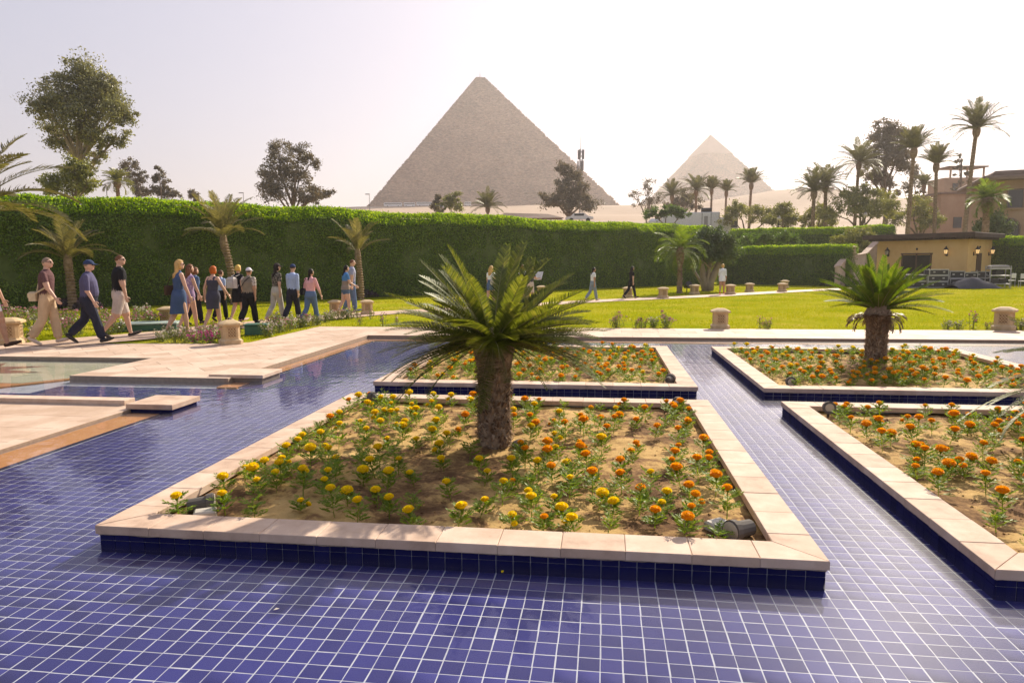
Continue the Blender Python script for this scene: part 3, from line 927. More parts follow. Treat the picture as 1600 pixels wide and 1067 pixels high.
# ------------------------------------------------------------------ planters
def planter(key, label, wall_single):
    a, c = PL[key]
    root = empty('flower_bed_planter', W(a, c), -YAW)
    tag(root, label, 'planter', 'square planters standing in the pool')
    S, w, th = PS, 0.245, 0.052
    n = 12
    # coping stones: mitred at the corners
    out = [(0, 0), (S, 0), (S, S), (0, S)]
    inn = [(w, w), (S - w, w), (S - w, S - w), (w, S - w)]
    for e in range(4):
        p0, p1, q0, q1 = out[e], out[(e + 1) % 4], inn[e], inn[(e + 1) % 4]
        for k in range(n):
            t0, t1 = k / n, (k + 1) / n
            L = S
            def on(p, q, t): return (p[0] + (q[0] - p[0]) * t, p[1] + (q[1] - p[1]) * t)
            # joints run square to the edge; only the end stones are mitred
            dx, dy = (p1[0] - p0[0]) / S, (p1[1] - p0[1]) / S
            ix, iy = -dy, dx
            s0, s1 = t0 * S, t1 * S
            P = [(p0[0] + dx * s0, p0[1] + dy * s0), (p0[0] + dx * s1, p0[1] + dy * s1)]
            i1, i0 = (s1 if k < n - 1 else S - w), (s0 if k > 0 else w)
            P += [(p0[0] + dx * i1 + ix * w, p0[1] + dy * i1 + iy * w), (p0[0] + dx * i0 + ix * w, p0[1] + dy * i0 + iy * w)]
            P = shrink(P, 0.0012)
            mx, my = sum(p[0] for p in P) / 4, sum(p[1] for p in P) / 4
            b = MB()
            b.prism([(p[0] - mx, p[1] - my) for p in P], -th + random.uniform(-.002, .002), random.uniform(-.0012, .0012), bev=0.0035)
            b.obj('coping_stone', M['coping'], root, loc=(mx, my, 0))
    ov = 0.016
    b = MB()                            # the wall behind the tiles: a hollow ring, white grout
    r0, r1 = ov + .006, w - .09
    for e in range(4):
        P = [(r0, r0), (S - r0, r0), (S - r1, r1), (r1, r1)]
        ang = e * math.pi / 2
        Q = []
        for p in P:
            x, y = p[0] - S / 2, p[1] - S / 2
            Q.append((x * math.cos(ang) - y * math.sin(ang) + S / 2, x * math.sin(ang) + y * math.cos(ang) + S / 2))
        b.prism(Q, FLOOR - .05, -th + .004)
    b.obj('wall_core', M['grout'], root)
    # ragged mortar under the coping
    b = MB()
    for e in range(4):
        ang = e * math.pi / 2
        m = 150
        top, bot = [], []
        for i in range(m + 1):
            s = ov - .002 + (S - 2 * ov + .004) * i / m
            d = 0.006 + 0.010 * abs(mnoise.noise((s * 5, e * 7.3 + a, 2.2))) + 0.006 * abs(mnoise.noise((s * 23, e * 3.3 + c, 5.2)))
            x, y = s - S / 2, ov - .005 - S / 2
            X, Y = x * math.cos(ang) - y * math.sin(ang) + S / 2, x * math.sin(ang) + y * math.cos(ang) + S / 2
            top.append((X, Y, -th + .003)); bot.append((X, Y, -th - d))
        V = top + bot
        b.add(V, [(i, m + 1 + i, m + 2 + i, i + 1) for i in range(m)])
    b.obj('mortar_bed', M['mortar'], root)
    # wall tiles: two courses
    t1 = MB(); t1.box((0, 0, 0), (T - .005, 0.007, 0.042))
    t2 = MB(); t2.box((0, 0, 0), (T - .005, 0.007, 0.096))
    m1, m2 = t1.mesh('wall_tile', M['walltile']), t2.mesh('wall_tile', M['walltile'])
    cnt = int((S - 2 * ov) / T)
    off = (S - cnt * T) / 2
    bulk = MB()
    for e in range(4):
        ang = e * math.pi / 2
        for i in range(cnt):
            for (me, z, hh) in ((m1, -0.076, .042), (m2, -0.149, .096)):
                x, y = off + (i + .5) * T - S / 2, ov + .003 - S / 2
                X, Y = x * math.cos(ang) - y * math.sin(ang) + S / 2, x * math.sin(ang) + y * math.cos(ang) + S / 2
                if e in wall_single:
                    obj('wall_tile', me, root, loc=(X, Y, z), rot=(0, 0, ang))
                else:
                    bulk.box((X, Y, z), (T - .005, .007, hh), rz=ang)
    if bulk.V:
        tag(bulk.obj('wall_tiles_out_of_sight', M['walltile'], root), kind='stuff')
    # soil
    g = 90
    V = []
    for j in range(g + 1):
        for i in range(g + 1):
            x, y = w - .10 + (S - 2 * w + .20) * i / g, w - .10 + (S - 2 * w + .20) * j / g
            q = (x + a * 3.1, y + c * 1.7, 0)
            z = -0.080 + 0.022 * mnoise.noise((q[0] * 1.6, q[1] * 1.6, 4)) + 0.014 * mnoise.noise((q[0] * 5, q[1] * 5, 1)) + 0.008 * mnoise.noise((q[0] * 15, q[1] * 15, 1))
            V.append((x, y, z))
    F = np.array([(j * (g + 1) + i, j * (g + 1) + i + 1, (j + 1) * (g + 1) + i + 1, (j + 1) * (g + 1) + i) for j in range(g) for i in range(g)])
    so = obj('soil', mesh('soil', V, F, M['soil'], smooth=True), root)
    # clods
    k = 1500
    P = np.stack([rng.uniform(w, S - w, k), rng.uniform(w, S - w, k)], 1)
    sz = 0.004 + 0.018 * rng.random(k) ** 4
    O = np.array([(1, 0, 0), (0, 1, 0), (-1, 0, 0), (0, -1, 0), (0, 0, .8), (0, 0, -.8)], float)
    OF = np.array([(0, 1, 4), (1, 2, 4), (2, 3, 4), (3, 0, 4), (1, 0, 5), (2, 1, 5), (3, 2, 5), (0, 3, 5)])
    zz = np.array([soil_z(a, c, x, y) for x, y in P])
    CV = O[None] * sz[:, None, None] * rng.uniform(.6, 1.3, (k, 6, 1)) + np.concatenate([P, zz[:, None]], 1)[:, None]
    CF = OF[None] + (np.arange(k) * 6)[:, None, None]
    tag(obj('soil_clods', mesh('soil_clods', CV.reshape(-1, 3), CF.reshape(-1, 3), M['soil']), root), kind='stuff')
    return root

def soil_z(a, c, x, y):
    q = (x + a * 3.1, y + c * 1.7)
    return -0.080 + 0.022 * mnoise.noise((q[0] * 1.6, q[1] * 1.6, 4)) + 0.014 * mnoise.noise((q[0] * 5, q[1] * 5, 1)) + 0.008 * mnoise.noise((q[0] * 15, q[1] * 15, 1))

planter('A', 'square pink stone planter with sago palm among yellow and orange marigolds', (0,))
planter('B', 'palmless square planter of marigolds directly behind the shaggy sago palm', (0,))
planter('C', 'square marigold planter with the bright green upright sago palm', (0, 3))
planter('D', 'square planter of orange marigolds with one round spotlight on a stake', (0, 3))

# ------------------------------------------------------------------ garden path through the lawn
pc = [gp(X, Y) for X, Y in ((60, 541), (130, 533), (210, 526.5), (290, 519), (350, 511), (420, 504), (500, 497), (580, 490), (680, 484.5), (780, 479.5), (925, 470.5), (1050, 465), (1128, 461.5), (1230, 455.5), (1330, 451), (1460, 447))]
V, F = [], []
sub = []
for i in range(len(pc) - 1):
    for k in range(6): sub.append(pc[i].lerp(pc[i + 1], k / 6))
for i in range(3):
    sub = [sub[0]] + [(sub[k - 1] + sub[k] * 2 + sub[k + 1]) / 4 for k in range(1, len(sub) - 1)] + [sub[-1]]
for i, p in enumerate(sub):
    t = (sub[min(i + 1, len(sub) - 1)] - sub[max(i - 1, 0)]).normalized()
    nrm = Vector((-t.y, t.x, 0))
    for s in (-0.85, 0.85):
        q = p + nrm * s
        V.append((q.x, q.y, gz(q.y) + 0.012))
for i in range(len(sub) - 1): F.append((2 * i, 2 * i + 2, 2 * i + 3, 2 * i + 1))
tag(obj('garden_path', mesh('garden_path', V, F, M['sandstone'])), kind='structure')
PATH = [(p.x, p.y) for p in sub]
def path_dist(x, y):
    return min((x - a) ** 2 + (y - b) ** 2 for a, b in PATH) ** .5

# ------------------------------------------------------------------ grass blades
def grass():
    n = 330000
    yy = 11 + 45 * rng.random(n) ** 1.25
    xx = (rng.random(n) * 1.74 - 0.87) * yy
    u, v = xx * CY - yy * SY, xx * SY + yy * CY
    keep = (v > 17.34) | ((u < -7.6) & (v > 13.75)) | ((u < -9.6) & (v > 13.5))
    xx, yy = xx[keep], yy[keep]
    pa = np.array(PATH)
    d2 = np.full(len(xx), 1e9)
    for a in pa[::2]:
        d2 = np.minimum(d2, (xx - a[0]) ** 2 + (yy - a[1]) ** 2)
    k = d2 > 0.9 ** 2
    # keep off the terrace in front of the rose bed
    xx, yy = xx[k], yy[k]
    n = len(xx)
    t = np.clip((yy - 15) / 22, 0, 1)
    zz = -0.06 - 0.22 * t * t * (3 - 2 * t) - 0.018
    h = rng.uniform(.018, .045, n) * (1 + 0.4 * np.sin(xx * 1.3) * np.sin(yy * 1.1))
    a = rng.uniform(0, 2 * np.pi, n)
    w = rng.uniform(.006, .016, n) * (yy / 22).clip(.8, 2)
    lx, ly = rng.normal(0, .012, n), rng.normal(0, .012, n)
    P = np.stack([xx, yy, zz], 1)
    d = np.stack([np.cos(a) * w, np.sin(a) * w, np.zeros(n)], 1)
    top = P + np.stack([lx, ly, h], 1)
    V = np.stack([P - d, P + d, top], 1).reshape(-1, 3)
    tag(obj('grass', mesh('grass', V, np.arange(3 * n).reshape(n, 3), M['grass'])), 'short green grass blades covering the lawn', 'grass', kind='stuff')
grass()
# ------------------------------------------------------------------ pyramids: every course a step
def pyramid(name, label, apex, base_half, height, top_half, z0, courses, rz, material, cap=None):
    V, F = [], []
    m = 46
    def ring(h, z, jit, sd):
        out = []
        for e in range(4):
            for k in range(m):
                s = -h + 2 * h * k / m
                j = jit * (mnoise.noise((s * .35 + e * 50, z * .9, sd)) * 0.8 + (random.random() - .5) * 0.8)
                if h > 60 and False: j = 0
                x, y = s, -h + abs(j)
                if k == 0: x += abs(j)
                for _ in range(e): x, y = -y, x
                out.append((x, y, z))
        return out
    n = 4 * m
    for c in range(courses):
        f0 = c / courses
        h = base_half + (top_half - base_half) * f0
        za, zb = height * f0, height * (c + 1) / courses
        a = ring(h, za, 3.0, 1.0)
        V += a
        V += [(p[0], p[1], zb) for p in a]
        o = c * 2 * n
        for k in range(n):
            j = (k + 1) % n
            F.append((o + k, o + j, o + n + j, o + n + k))
            if c < courses - 1: F.append((o + n + k, o + n + j, o + 2 * n + j, o + 2 * n + k))
    root = empty(name, (apex[0], apex[1], z0), rz)
    tag(root, label, 'pyramid', 'stone pyramids on the desert plateau')
    obj('stone_courses', mesh('stone_courses', V, np.array(F), M[material]), root)
    b = MB()
    b.prism([(-top_half, -top_half), (top_half, -top_half), (top_half, top_half), (-top_half, top_half)], height - height / courses, height + .3)
    b.obj('summit', M[material], root)
    return root

ap = far(757, 123, 771)
GB = 52.0
great = pyramid('pyramid', 'large stepped pyramid with a flat summit carrying a thin mast', (-33, 771), 124, ap.z - GB, 4.6, GB, 122, R(10.5), 'limestone')
b = MB(); b.tube([(0, 0, 0), (0, 0, 8.5)], [.22, .10], 5); b.tube([(1.6, 0, 0), (0, 0, 5)], .10, 4); b.tube([(-1.6, .4, 0), (0, 0, 5)], .10, 4)
b.obj('summit_mast', M['greymetal'], great, loc=(0, 0, ap.z - GB))
ap2 = far(1110, 212, 1150)
K0 = ap2.z - 137
khaf = pyramid('pyramid', 'smaller hazy pyramid with a smooth casing cap behind the palms', (ap2.x, ap2.y), 106, 137, .6, K0, 100, R(10.5), 'limestone')
b = MB()
h0 = 104.5
hw = 106 * (1 - h0 / 137) + 1.6
b.add([(-hw, -hw, h0), (hw, -hw, h0), (hw, hw, h0), (-hw, hw, h0), (0, 0, 138.6), (-hw + 3, -hw + 3, h0 - 1), (hw - 3, -hw + 3, h0 - 1), (hw - 3, hw - 3, h0 - 1), (-hw + 3, hw - 3, h0 - 1)],
      [(0, 1, 4), (1, 2, 4), (2, 3, 4), (3, 0, 4), (0, 5, 6, 1), (1, 6, 7, 2), (2, 7, 8, 3), (3, 8, 5, 0)])
b.obj('casing_cap', M['casing'], khaf)
# a low ruin on the ridge below the second pyramid
rp = far(1272, 313, 505)
rz_ = terrain_z(rp.x, rp.y)
ro = empty('ruin_wall', (rp.x, rp.y, rz_ - 1))
tag(ro, 'low broken stone wall on the sand ridge under the smaller pyramid', 'ruin')
for k in range(5):
    b = MB(); b.box((k * 5.2 - 10, random.uniform(-1, 1), random.uniform(.4, 1.0)), (4.9, 4, random.uniform(2.4, 4.0)), bev=.4); b.obj('stone_block', M['casing'], ro)

# ------------------------------------------------------------------ trees
def tree(name, label, cat, base, blobs, s, leaf, bark, nleaf, lsize, trunk_r, group=None, depth=0.9, low=None, seed=1, trunk_to=0.55, aspect=.5):
    """blobs: (dx, dz, rx, rz) in metres about the base; limbs run from the trunk into every blob"""
    rg = np.random.default_rng(seed)
    root = empty(name, base)
    tag(root, label, cat, group)
    B = np.array(blobs, float)
    zc = B[:, 1].max()
    tw_ = MB()
    top = Vector((float(np.average(B[:, 0], weights=B[:, 2])) * .6, 0, zc * trunk_to))
    pts = []
    for i in range(7):
        t = i / 6
        pts.append(Vector((top.x * t * t + .05 * trunk_r * rg.normal() * 4, rg.normal() * trunk_r * .2, top.z * t)))
    pts[0] = Vector((0, 0, -0.3))
    tw_.tube(pts, [trunk_r * (1.25 - .8 * i / 6) for i in range(7)], 9)
    ys_ = []
    for (dx, dz, rx, rz2) in B:
        yy = rg.uniform(-1, 1) * rx * depth
        ys_.append(yy)
        k = int(np.clip(np.searchsorted([p.z for p in pts], dz * .62), 2, 6))
        a = pts[k]
        e = Vector((dx, yy, dz))
        mid = a.lerp(e, .5) + Vector((rg.normal() * .06, rg.normal() * .06, .10)) * (e - a).length
        q = [a, a.lerp(mid, .55) , mid, mid.lerp(e, .6), e]
        tw_.tube(q, [trunk_r * .5, trunk_r * .4, trunk_r * .28, trunk_r * .18, trunk_r * .08], 6)
        for _ in range(5):              # twigs
            d = rg.normal(size=3)
            d /= np.linalg.norm(d)
            f = Vector((dx + d[0] * rx * .85, yy + d[1] * rx * .85, dz + d[2] * rz2 * .85))
            st = mid.lerp(e, rg.uniform(.3, 1))
            tw_.tube([st, st.lerp(f, .5) + Vector((0, 0, .05 * rx)), f], [trunk_r * .12, trunk_r * .08, trunk_r * .03], 4, cap=False)
    tw_.obj('trunk', bark, root, smooth=True)
    # crown: clumps of leaves inside each blob
    wts = B[:, 2] * B[:, 2] * B[:, 3]
    wts = wts ** .8 / (wts ** .8).sum()
    Ps, Ds = [], []
    for (dx, dz, rx, rz2), yy, wt in zip(B, ys_, wts):
        nl = int(nleaf * wt)
        ncl = max(6, int(nl / 85))
        d = rg.normal(size=(ncl, 3))
        d /= np.linalg.norm(d, axis=1, keepdims=True)
        r = rg.random(ncl) ** .4
        C = d * r[:, None] * np.array([rx, rx * .85, rz2])
        cs = rg.uniform(.12, .27, ncl) * min(rx, rz2 * 1.3)
        w = rg.integers(0, ncl, nl)
        g = rg.normal(size=(nl, 3)) * cs[w][:, None] * np.array([1, 1, .75])
        P = C[w] + g + np.array([dx, yy, dz])
        Ps.append(P)
        D = rg.normal(size=(nl, 3)) + np.array([0, 0, -.5])
        Ds.append(D)
    P, D = np.concatenate(Ps), np.concatenate(Ds)
    Vv, Ff = cards(P, D, rg.uniform(.6, 1.3, len(P)) * lsize, aspect)
    obj('crown', mesh('crown', Vv, Ff, leaf), root)
    return root

def tree_px(name, label, cat, X, Yb, dist, blobs, leaf, bark, nleaf, lsize, trunk_r, group=None, ground=None, **k):
    """blobs given in picture pixels (x, y, rx, ry) at that distance"""
    s = dist / FPX
    base = far(X, Yb, dist)
    g = ground if ground is not None else (terrain_z(base.x, base.y) if dist > 75 else gz(base.y))
    base.z = g
    out = []
    for (x, y, rx, ry) in blobs:
        c = far(x, y, dist)
        out.append((c.x - base.x, c.z - base.z, rx * s, ry * s))
    return tree(name, label, cat, base, out, s, leaf, bark, nleaf, lsize, trunk_r, group, **k)

TB = 'trees growing beyond the tall hedge'
tree_px('eucalyptus_tree', 'tall eucalyptus with drooping olive crown beyond the hedge', 'tree', 116, 330, 70,
        [(118, 112, 30, 26), (92, 140, 30, 24), (140, 140, 34, 28), (75, 165, 26, 24), (120, 175, 42, 30), (165, 160, 28, 26), (70, 195, 20, 18), (100, 215, 32, 22),
         (192, 182, 24, 20), (205, 185, 18, 16), (150, 212, 26, 20), (185, 215, 18, 16), (155, 238, 14, 14), (135, 245, 16, 18), (178, 225, 8, 12), (165, 130, 16, 14)],
        M['euca'], M['palebark'], 34000, .26, .42, TB, seed=3, trunk_to=.7)
tree_px('bushy_tree', 'low bright leafy tree at the foot of the tall eucalyptus', 'tree', 112, 330, 62,
        [(95, 285, 26, 24), (125, 275, 20, 24), (120, 262, 16, 16), (75, 290, 18, 18), (140, 285, 10, 14)], M['mid_tree'], M['bark'], 9000, .24, .25, TB, seed=4)
tree_px('dusty_tree', 'dark dusty tree with a broad leaning crown next to the large pyramid', 'tree', 455, 335, 105,
        [(432, 238, 20, 20), (470, 240, 18, 16), (425, 268, 24, 20), (460, 272, 24, 18), (485, 255, 14, 14), (440, 300, 26, 18), (475, 300, 24, 16), (505, 300, 18, 10), (420, 290, 12, 12), (490, 312, 20, 8)],
        M['dark_tree'], M['bark'], 17000, .32, .45, TB, seed=5)
tree_px('dusty_tree', 'brown dusty tree with a bare twig top behind the fan palm', 'tree', 212, 320, 120,
        [(210, 262, 14, 12), (222, 275, 10, 12), (205, 285, 14, 14), (215, 300, 14, 10)], M['dark_tree'], M['bark'], 5000, .32, .3, TB, seed=6)
tree_px('dusty_tree', 'pointed dusty conifer-like tree standing behind the tall hedge', 'tree', 252, 320, 120,
        [(248, 268, 8, 8), (250, 282, 13, 12), (242, 298, 14, 9), (262, 302, 16, 8), (272, 304, 8, 4)], M['dark_tree'], M['bark'], 5000, .32, .3, TB, seed=7)
tree_px('dusty_tree', 'tiny round dusty tree peeping over the tall hedge', 'tree', 300, 322, 140,
        [(300, 304, 9, 7), (306, 310, 8, 6)], M['dark_tree'], M['bark'], 1800, .36, .25, TB, seed=8)
tree_px('grey_tree', 'grey green drooping tree in front of the large pyramid below the antenna mast', 'tree', 892, 335, 130,
        [(885, 262, 16, 12), (900, 275, 16, 16), (878, 280, 12, 14), (890, 298, 22, 18), (910, 300, 16, 18), (860, 312, 18, 12), (880, 320, 24, 12), (915, 318, 18, 14), (848, 310, 8, 8)],
        M['dark_tree'], M['bark'], 12000, .4, .5, TB, seed=9)
tree_px('yellow_shrub_tree', 'small yellow green tree beside a lamp post below the large pyramid', 'tree', 705, 338, 120,
        [(712, 308, 9, 8), (700, 316, 13, 10), (690, 322, 10, 10), (715, 322, 9, 9)], M['mid_tree'], M['bark'], 3500, .34, .2, TB, seed=10)
tree_px('grey_tree', 'slim grey tree touching the small yellow green tree', 'tree', 684, 338, 124,
        [(684, 312, 7, 9), (682, 325, 9, 10)], M['dark_tree'], M['bark'], 1800, .34, .2, TB, seed=11)
tree_px('bare_tree', 'thin half bare tree with feathery twigs beside the row of palms', 'tree', 1012, 330, 135,
        [(1010, 290, 16, 10), (995, 305, 14, 10), (1025, 305, 16, 12), (1008, 318, 22, 10)], M['dark_tree'], M['bark'], 2600, .3, .3, TB, seed=12)
tree_px('dark_tree', 'dense dark tree behind the slender row of palms', 'tree', 1062, 335, 140,
        [(1072, 308, 16, 14), (1060, 318, 20, 12), (1085, 318, 12, 12)], M['dark_tree'], M['bark'], 4500, .4, .3, TB, seed=13)
tree_px('tall_dark_tree', 'tall dark round crowned tree between the highest palms', 'tree', 1385, 330, 112,
        [(1380, 200, 16, 12), (1368, 222, 18, 16), (1398, 212, 20, 16), (1410, 232, 14, 16), (1380, 245, 26, 18), (1355, 255, 14, 16), (1405, 258, 16, 14), (1375, 275, 20, 14), (1390, 285, 14, 10), (1345, 268, 8, 8)],
        M['dark_tree'], M['bark'], 16000, .36, .5, TB, seed=14)
tree_px('thin_tree', 'wispy tree with loose hanging branches behind the tall palms', 'tree', 1430, 330, 118,
        [(1425, 275, 14, 18), (1440, 290, 10, 18), (1410, 300, 10, 16)], M['dark_tree'], M['bark'], 2600, .34, .3, TB, seed=15)
tree_px('conifer_tree', 'small layered conifer beside the hotel roof', 'tree', 1500, 320, 125,
        [(1500, 243, 4, 4), (1500, 252, 8, 3), (1500, 262, 11, 3), (1500, 272, 13, 3), (1500, 284, 13, 3), (1500, 296, 12, 3)], M['dark_tree'], M['bark'], 2600, .34, .25, TB, seed=16, trunk_to=.97)
TG = 'green spreading garden trees beside the hut'
for k, (lab, X, Yb, D, bl, nl) in enumerate([
    ('wide flat topped acacia with olive crown among the tall palms', 1345, 372, 84, [(1345, 302, 30, 12), (1320, 318, 26, 14), (1375, 312, 24, 12), (1345, 325, 40, 14), (1305, 335, 20, 12), (1390, 330, 16, 12)], 12000),
    ('rounded olive tree behind the tall trunk nearest the hotel wall', 1440, 372, 90, [(1430, 322, 20, 14), (1450, 332, 20, 14), (1410, 340, 18, 14), (1440, 350, 26, 10)], 7000),
    ('pale green tree behind the white lorry trailer', 1160, 360, 96, [(1150, 328, 22, 12), (1180, 335, 22, 14), (1140, 340, 18, 10), (1205, 340, 20, 12)], 7500),
    ('pale rounded tree next to the sand ridge', 1222, 365, 92, [(1215, 330, 18, 12), (1235, 342, 20, 12), (1205, 345, 16, 10)], 5000),
    ('dark rounded shrub tree before the row of slender palms', 1045, 350, 90, [(1045, 328, 24, 9), (1025, 334, 16, 7), (1065, 335, 16, 7)], 5000),
    ('grey green tree filling the gap behind the acacia', 1275, 368, 95, [(1275, 335, 22, 14), (1255, 345, 16, 12), (1295, 345, 18, 12)], 5500)]):
    tree_px('garden_tree', lab, 'tree', X, Yb, D, bl, M['mid_tree' if k != 4 else 'hedge2'], M['bark'], nl, .27, .28, TG, seed=30 + k)
tree_px('glossy_shrub', 'dark glossy shrub under the fan palm by the hotel', 'shrub', 1560, 385, 62, [(1545, 352, 20, 14), (1570, 345, 18, 14), (1560, 360, 28, 12)], M['ficus'], M['bark'], 6000, .22, .15, seed=41)
tree_px('loose_shrub', 'loose light green shrub rising behind the clipped low hedge', 'shrub', 1335, 398, 60, [(1330, 372, 22, 12), (1350, 366, 18, 12), (1310, 378, 16, 10), (1345, 388, 22, 14)], M['mid_tree'], M['bark'], 6500, .17, .12, seed=42)
tree_px('round_shrub', 'round green shrub above the low hedge beside the ficus', 'shrub', 1215, 392, 61, [(1185, 372, 18, 12), (1215, 368, 20, 12), (1170, 378, 14, 12), (1245, 376, 14, 12), (1205, 382, 30, 8)], M['hedge2'], M['bark'], 8000, .17, .12, seed=43)
tree_px('ficus_tree', 'ficus with round dark crown on several pale trunks by the path', 'tree', 1104, 452, 44, [(1118, 370, 27, 15), (1095, 382, 22, 17), (1135, 386, 22, 19), (1112, 396, 32, 17), (1088, 402, 15, 12), (1143, 402, 13, 11)], M['ficus'], M['palebark'], 20000, .13, .12, seed=44, trunk_to=.5)
# its stout forked trunks
fb = far(1104, 450, 44); fb.z = gz(44) - .05
fic = [o for o in bpy.data.objects if o.name.startswith('ficus_tree')][0]
for dx, dz, r in ((-.45, 2.2, .2), (.95, 2.1, .24), (.25, 2.2, .15), (-1.0, 1.6, .10)):
    b = MB(); b.tube([(dx * .15, 0, -.1), (dx * .3, .1, dz * .3), (dx * .7, .1, dz * .7), (dx, 0, dz)], [r * 1.25, r, r * .85, r * .7], 10)
    b.obj('stem', M['palebark'], fic, smooth=True)

# ------------------------------------------------------------------ palms
def palm_trunk(b, H, r0, r1, lean=(0, 0), n=12, rings=None, stub=0.025, seed=0):
    rg = np.random.default_rng(seed)
    k = rings or max(8, int(H / 0.16))
    R_ = []
    for i in range(k + 1):
        t = i / k
        c = Vector((lean[0] * t * t, lean[1] * t * t, H * t))
        r = (r0 + (r1 - r0) * t)
        for dz, dr in ((0, -stub * .4), (H / k * .75, stub)):
            if i == k and dz > 0: continue
            R_.append([(c.x + (r + dr * rg.uniform(.3, 1.3)) * math.cos(2 * math.pi * (j + .5 * (i % 2)) / n), c.y + (r + dr * rg.uniform(.3, 1.3)) * math.sin(2 * math.pi * (j + .5 * (i % 2)) / n), c.z + dz) for j in range(n)])
    b.loft(R_)
    return Vector((lean[0], lean[1], H))

def palm_crown_mesh(nf, L, ll, up0, up1, droop, seed, wid, leaf, nleaf=26, bundle=None):
    rg = np.random.default_rng(seed)
    parts = []
    for i in range(nf):
        f = i / nf
        V, F, mi = frond(L * rg.uniform(.8, 1.1), nleaf, ll, droop * rg.uniform(.7, 1.3) * (.6 + .6 * f), 0, wid, .14, .35, .3, .12, seed * 100 + i, rr=.02)
        el = up0 + (up1 - up0) * f + rg.normal() * .1
        Mx = Matrix.Rotation(i * 2.39996 + rg.normal() * .15, 4, 'Z') @ Matrix.Rotation(el, 4, 'X')
        parts.append((xform(V, Mx), F, mi))
    V, F, mi = joinVF(parts)
    return mesh('crown', V, F, [leaf, M['rachis']], mi)

crownA = palm_crown_mesh(44, 3.3, .60, R(80), R(5), .9, 51, .06, M['palmfar'], 34)
crownB = palm_crown_mesh(38, 3.0, .60, R(85), R(28), .7, 52, .06, M['palmfar'], 34)
crownC = palm_crown_mesh(46, 3.4, .60, R(78), R(-15), 1.0, 53, .06, M['palmfar'], 34)
PT = 'tall slender palms rising beyond the garden'
def far_palm(X, Yc, dist, cr, scale, label, trunk_r=.2, leanx=0.0, leaf=None, group=PT, name='palm_tree', seed=0, ground=None):
    top = far(X, Yc, dist)
    g = ground if ground is not None else (terrain_z(top.x, top.y) if dist > 70 else gz(top.y))
    root = empty(name, (top.x - leanx, top.y, g - .1))
    tag(root, label, 'palm', group)
    b = MB()
    H = top.z - g + .1
    palm_trunk(b, H, trunk_r * 1.15, trunk_r * .8, (leanx, 0), 9, rings=max(10, int(H / .35)), stub=.03, seed=seed)
    b.obj('trunk', M['palmbark'], root)
    b = MB(); b.ell((leanx, 0, H - .25), (trunk_r * 1.7, trunk_r * 1.7, .75), 10, 8)
    b.obj('crown_base', M['palmbark'], root)
    obj('crown', cr, root, loc=(leanx, 0, H), rot=(0, 0, seed * 1.3), scale=scale)
    return root
fp = [(1526, 202, 78, crownA, 1.05, 'tallest palm with a curved bare trunk near the hotel', .24, .6),
      (1428, 235, 80, crownB, 1.0, 'straight tall palm with an upswept crown in front of the dark round tree', .24, .2),
      (1463, 258, 84, crownB, .92, 'palm with a narrow brush shaped crown beside the straight tall palm', .22, -.3),
      (1342, 256, 92, crownC, 1.05, 'bushy crowned palm pressed against the dark round tree', .22, .2),
      (1290, 290, 88, crownC, 1.0, 'palm with a full arching crown above the olive acacia', .24, -.2),
      (1272, 300, 86, crownA, .95, 'palm with wide drooping crown next to the sand ridge', .24, 0),
      (1174, 288, 110, crownB, .95, 'single slim palm before the slope of the smaller pyramid', .22, .2),
      (1135, 300, 118, crownB, .75, 'shorter slim palm of the row, before the foot of the smaller pyramid', .2, .1),
      (1112, 297, 118, crownB, .85, 'middle slim palm of the row before the smaller pyramid', .2, 0),
      (1088, 298, 120, crownC, 1.0, 'thick crowned palm of the row below the pale pyramid top', .24, 0),
      (1050, 306, 122, crownA, .95, 'outermost palm of the row, beside the thin half bare tree', .24, 0),
      (1444, 290, 112, crownA, .70, 'small distant palm between two tall trunks', .18, 0),
      (762, 325, 118, crownA, 1.05, 'palm with spread crown right below the large pyramid', .25, 0)]
for k, (X, Y, D, cr, s, lab, tr, ln) in enumerate(fp):
    far_palm(X, Y, D, cr, s, lab, tr, ln, seed=k)
cfan = palm_crown_mesh(34, 1.9, .75, R(85), R(-30), 1.3, 54, .09, M['fanpalm'], 16)
far_palm(1543, 312, 60, cfan, .95, 'green fan palm in front of the hotel arch', .3, 0, group=None, name='fan_palm', seed=3)
cfan2 = palm_crown_mesh(30, 2.0, .8, R(80), R(-20), 1.2, 55, .09, M['mid_tree'], 16)
far_palm(183, 285, 100, cfan2, 1.2, 'feathery green palm behind the hedge beside the brown dusty tree', .3, 0, group=None, name='fan_palm', seed=4)
# drooping slim palm standing by the ficus
cdr = palm_crown_mesh(30, 1.75, .55, R(75), R(-35), 1.7, 56, .035, M['fanpalm'], 26)
far_palm(1063, 392, 41, cdr, 1.0, 'slim palm with drooping yellow green fronds beside the ficus', .15, 0, group=None, name='drooping_palm', seed=5)

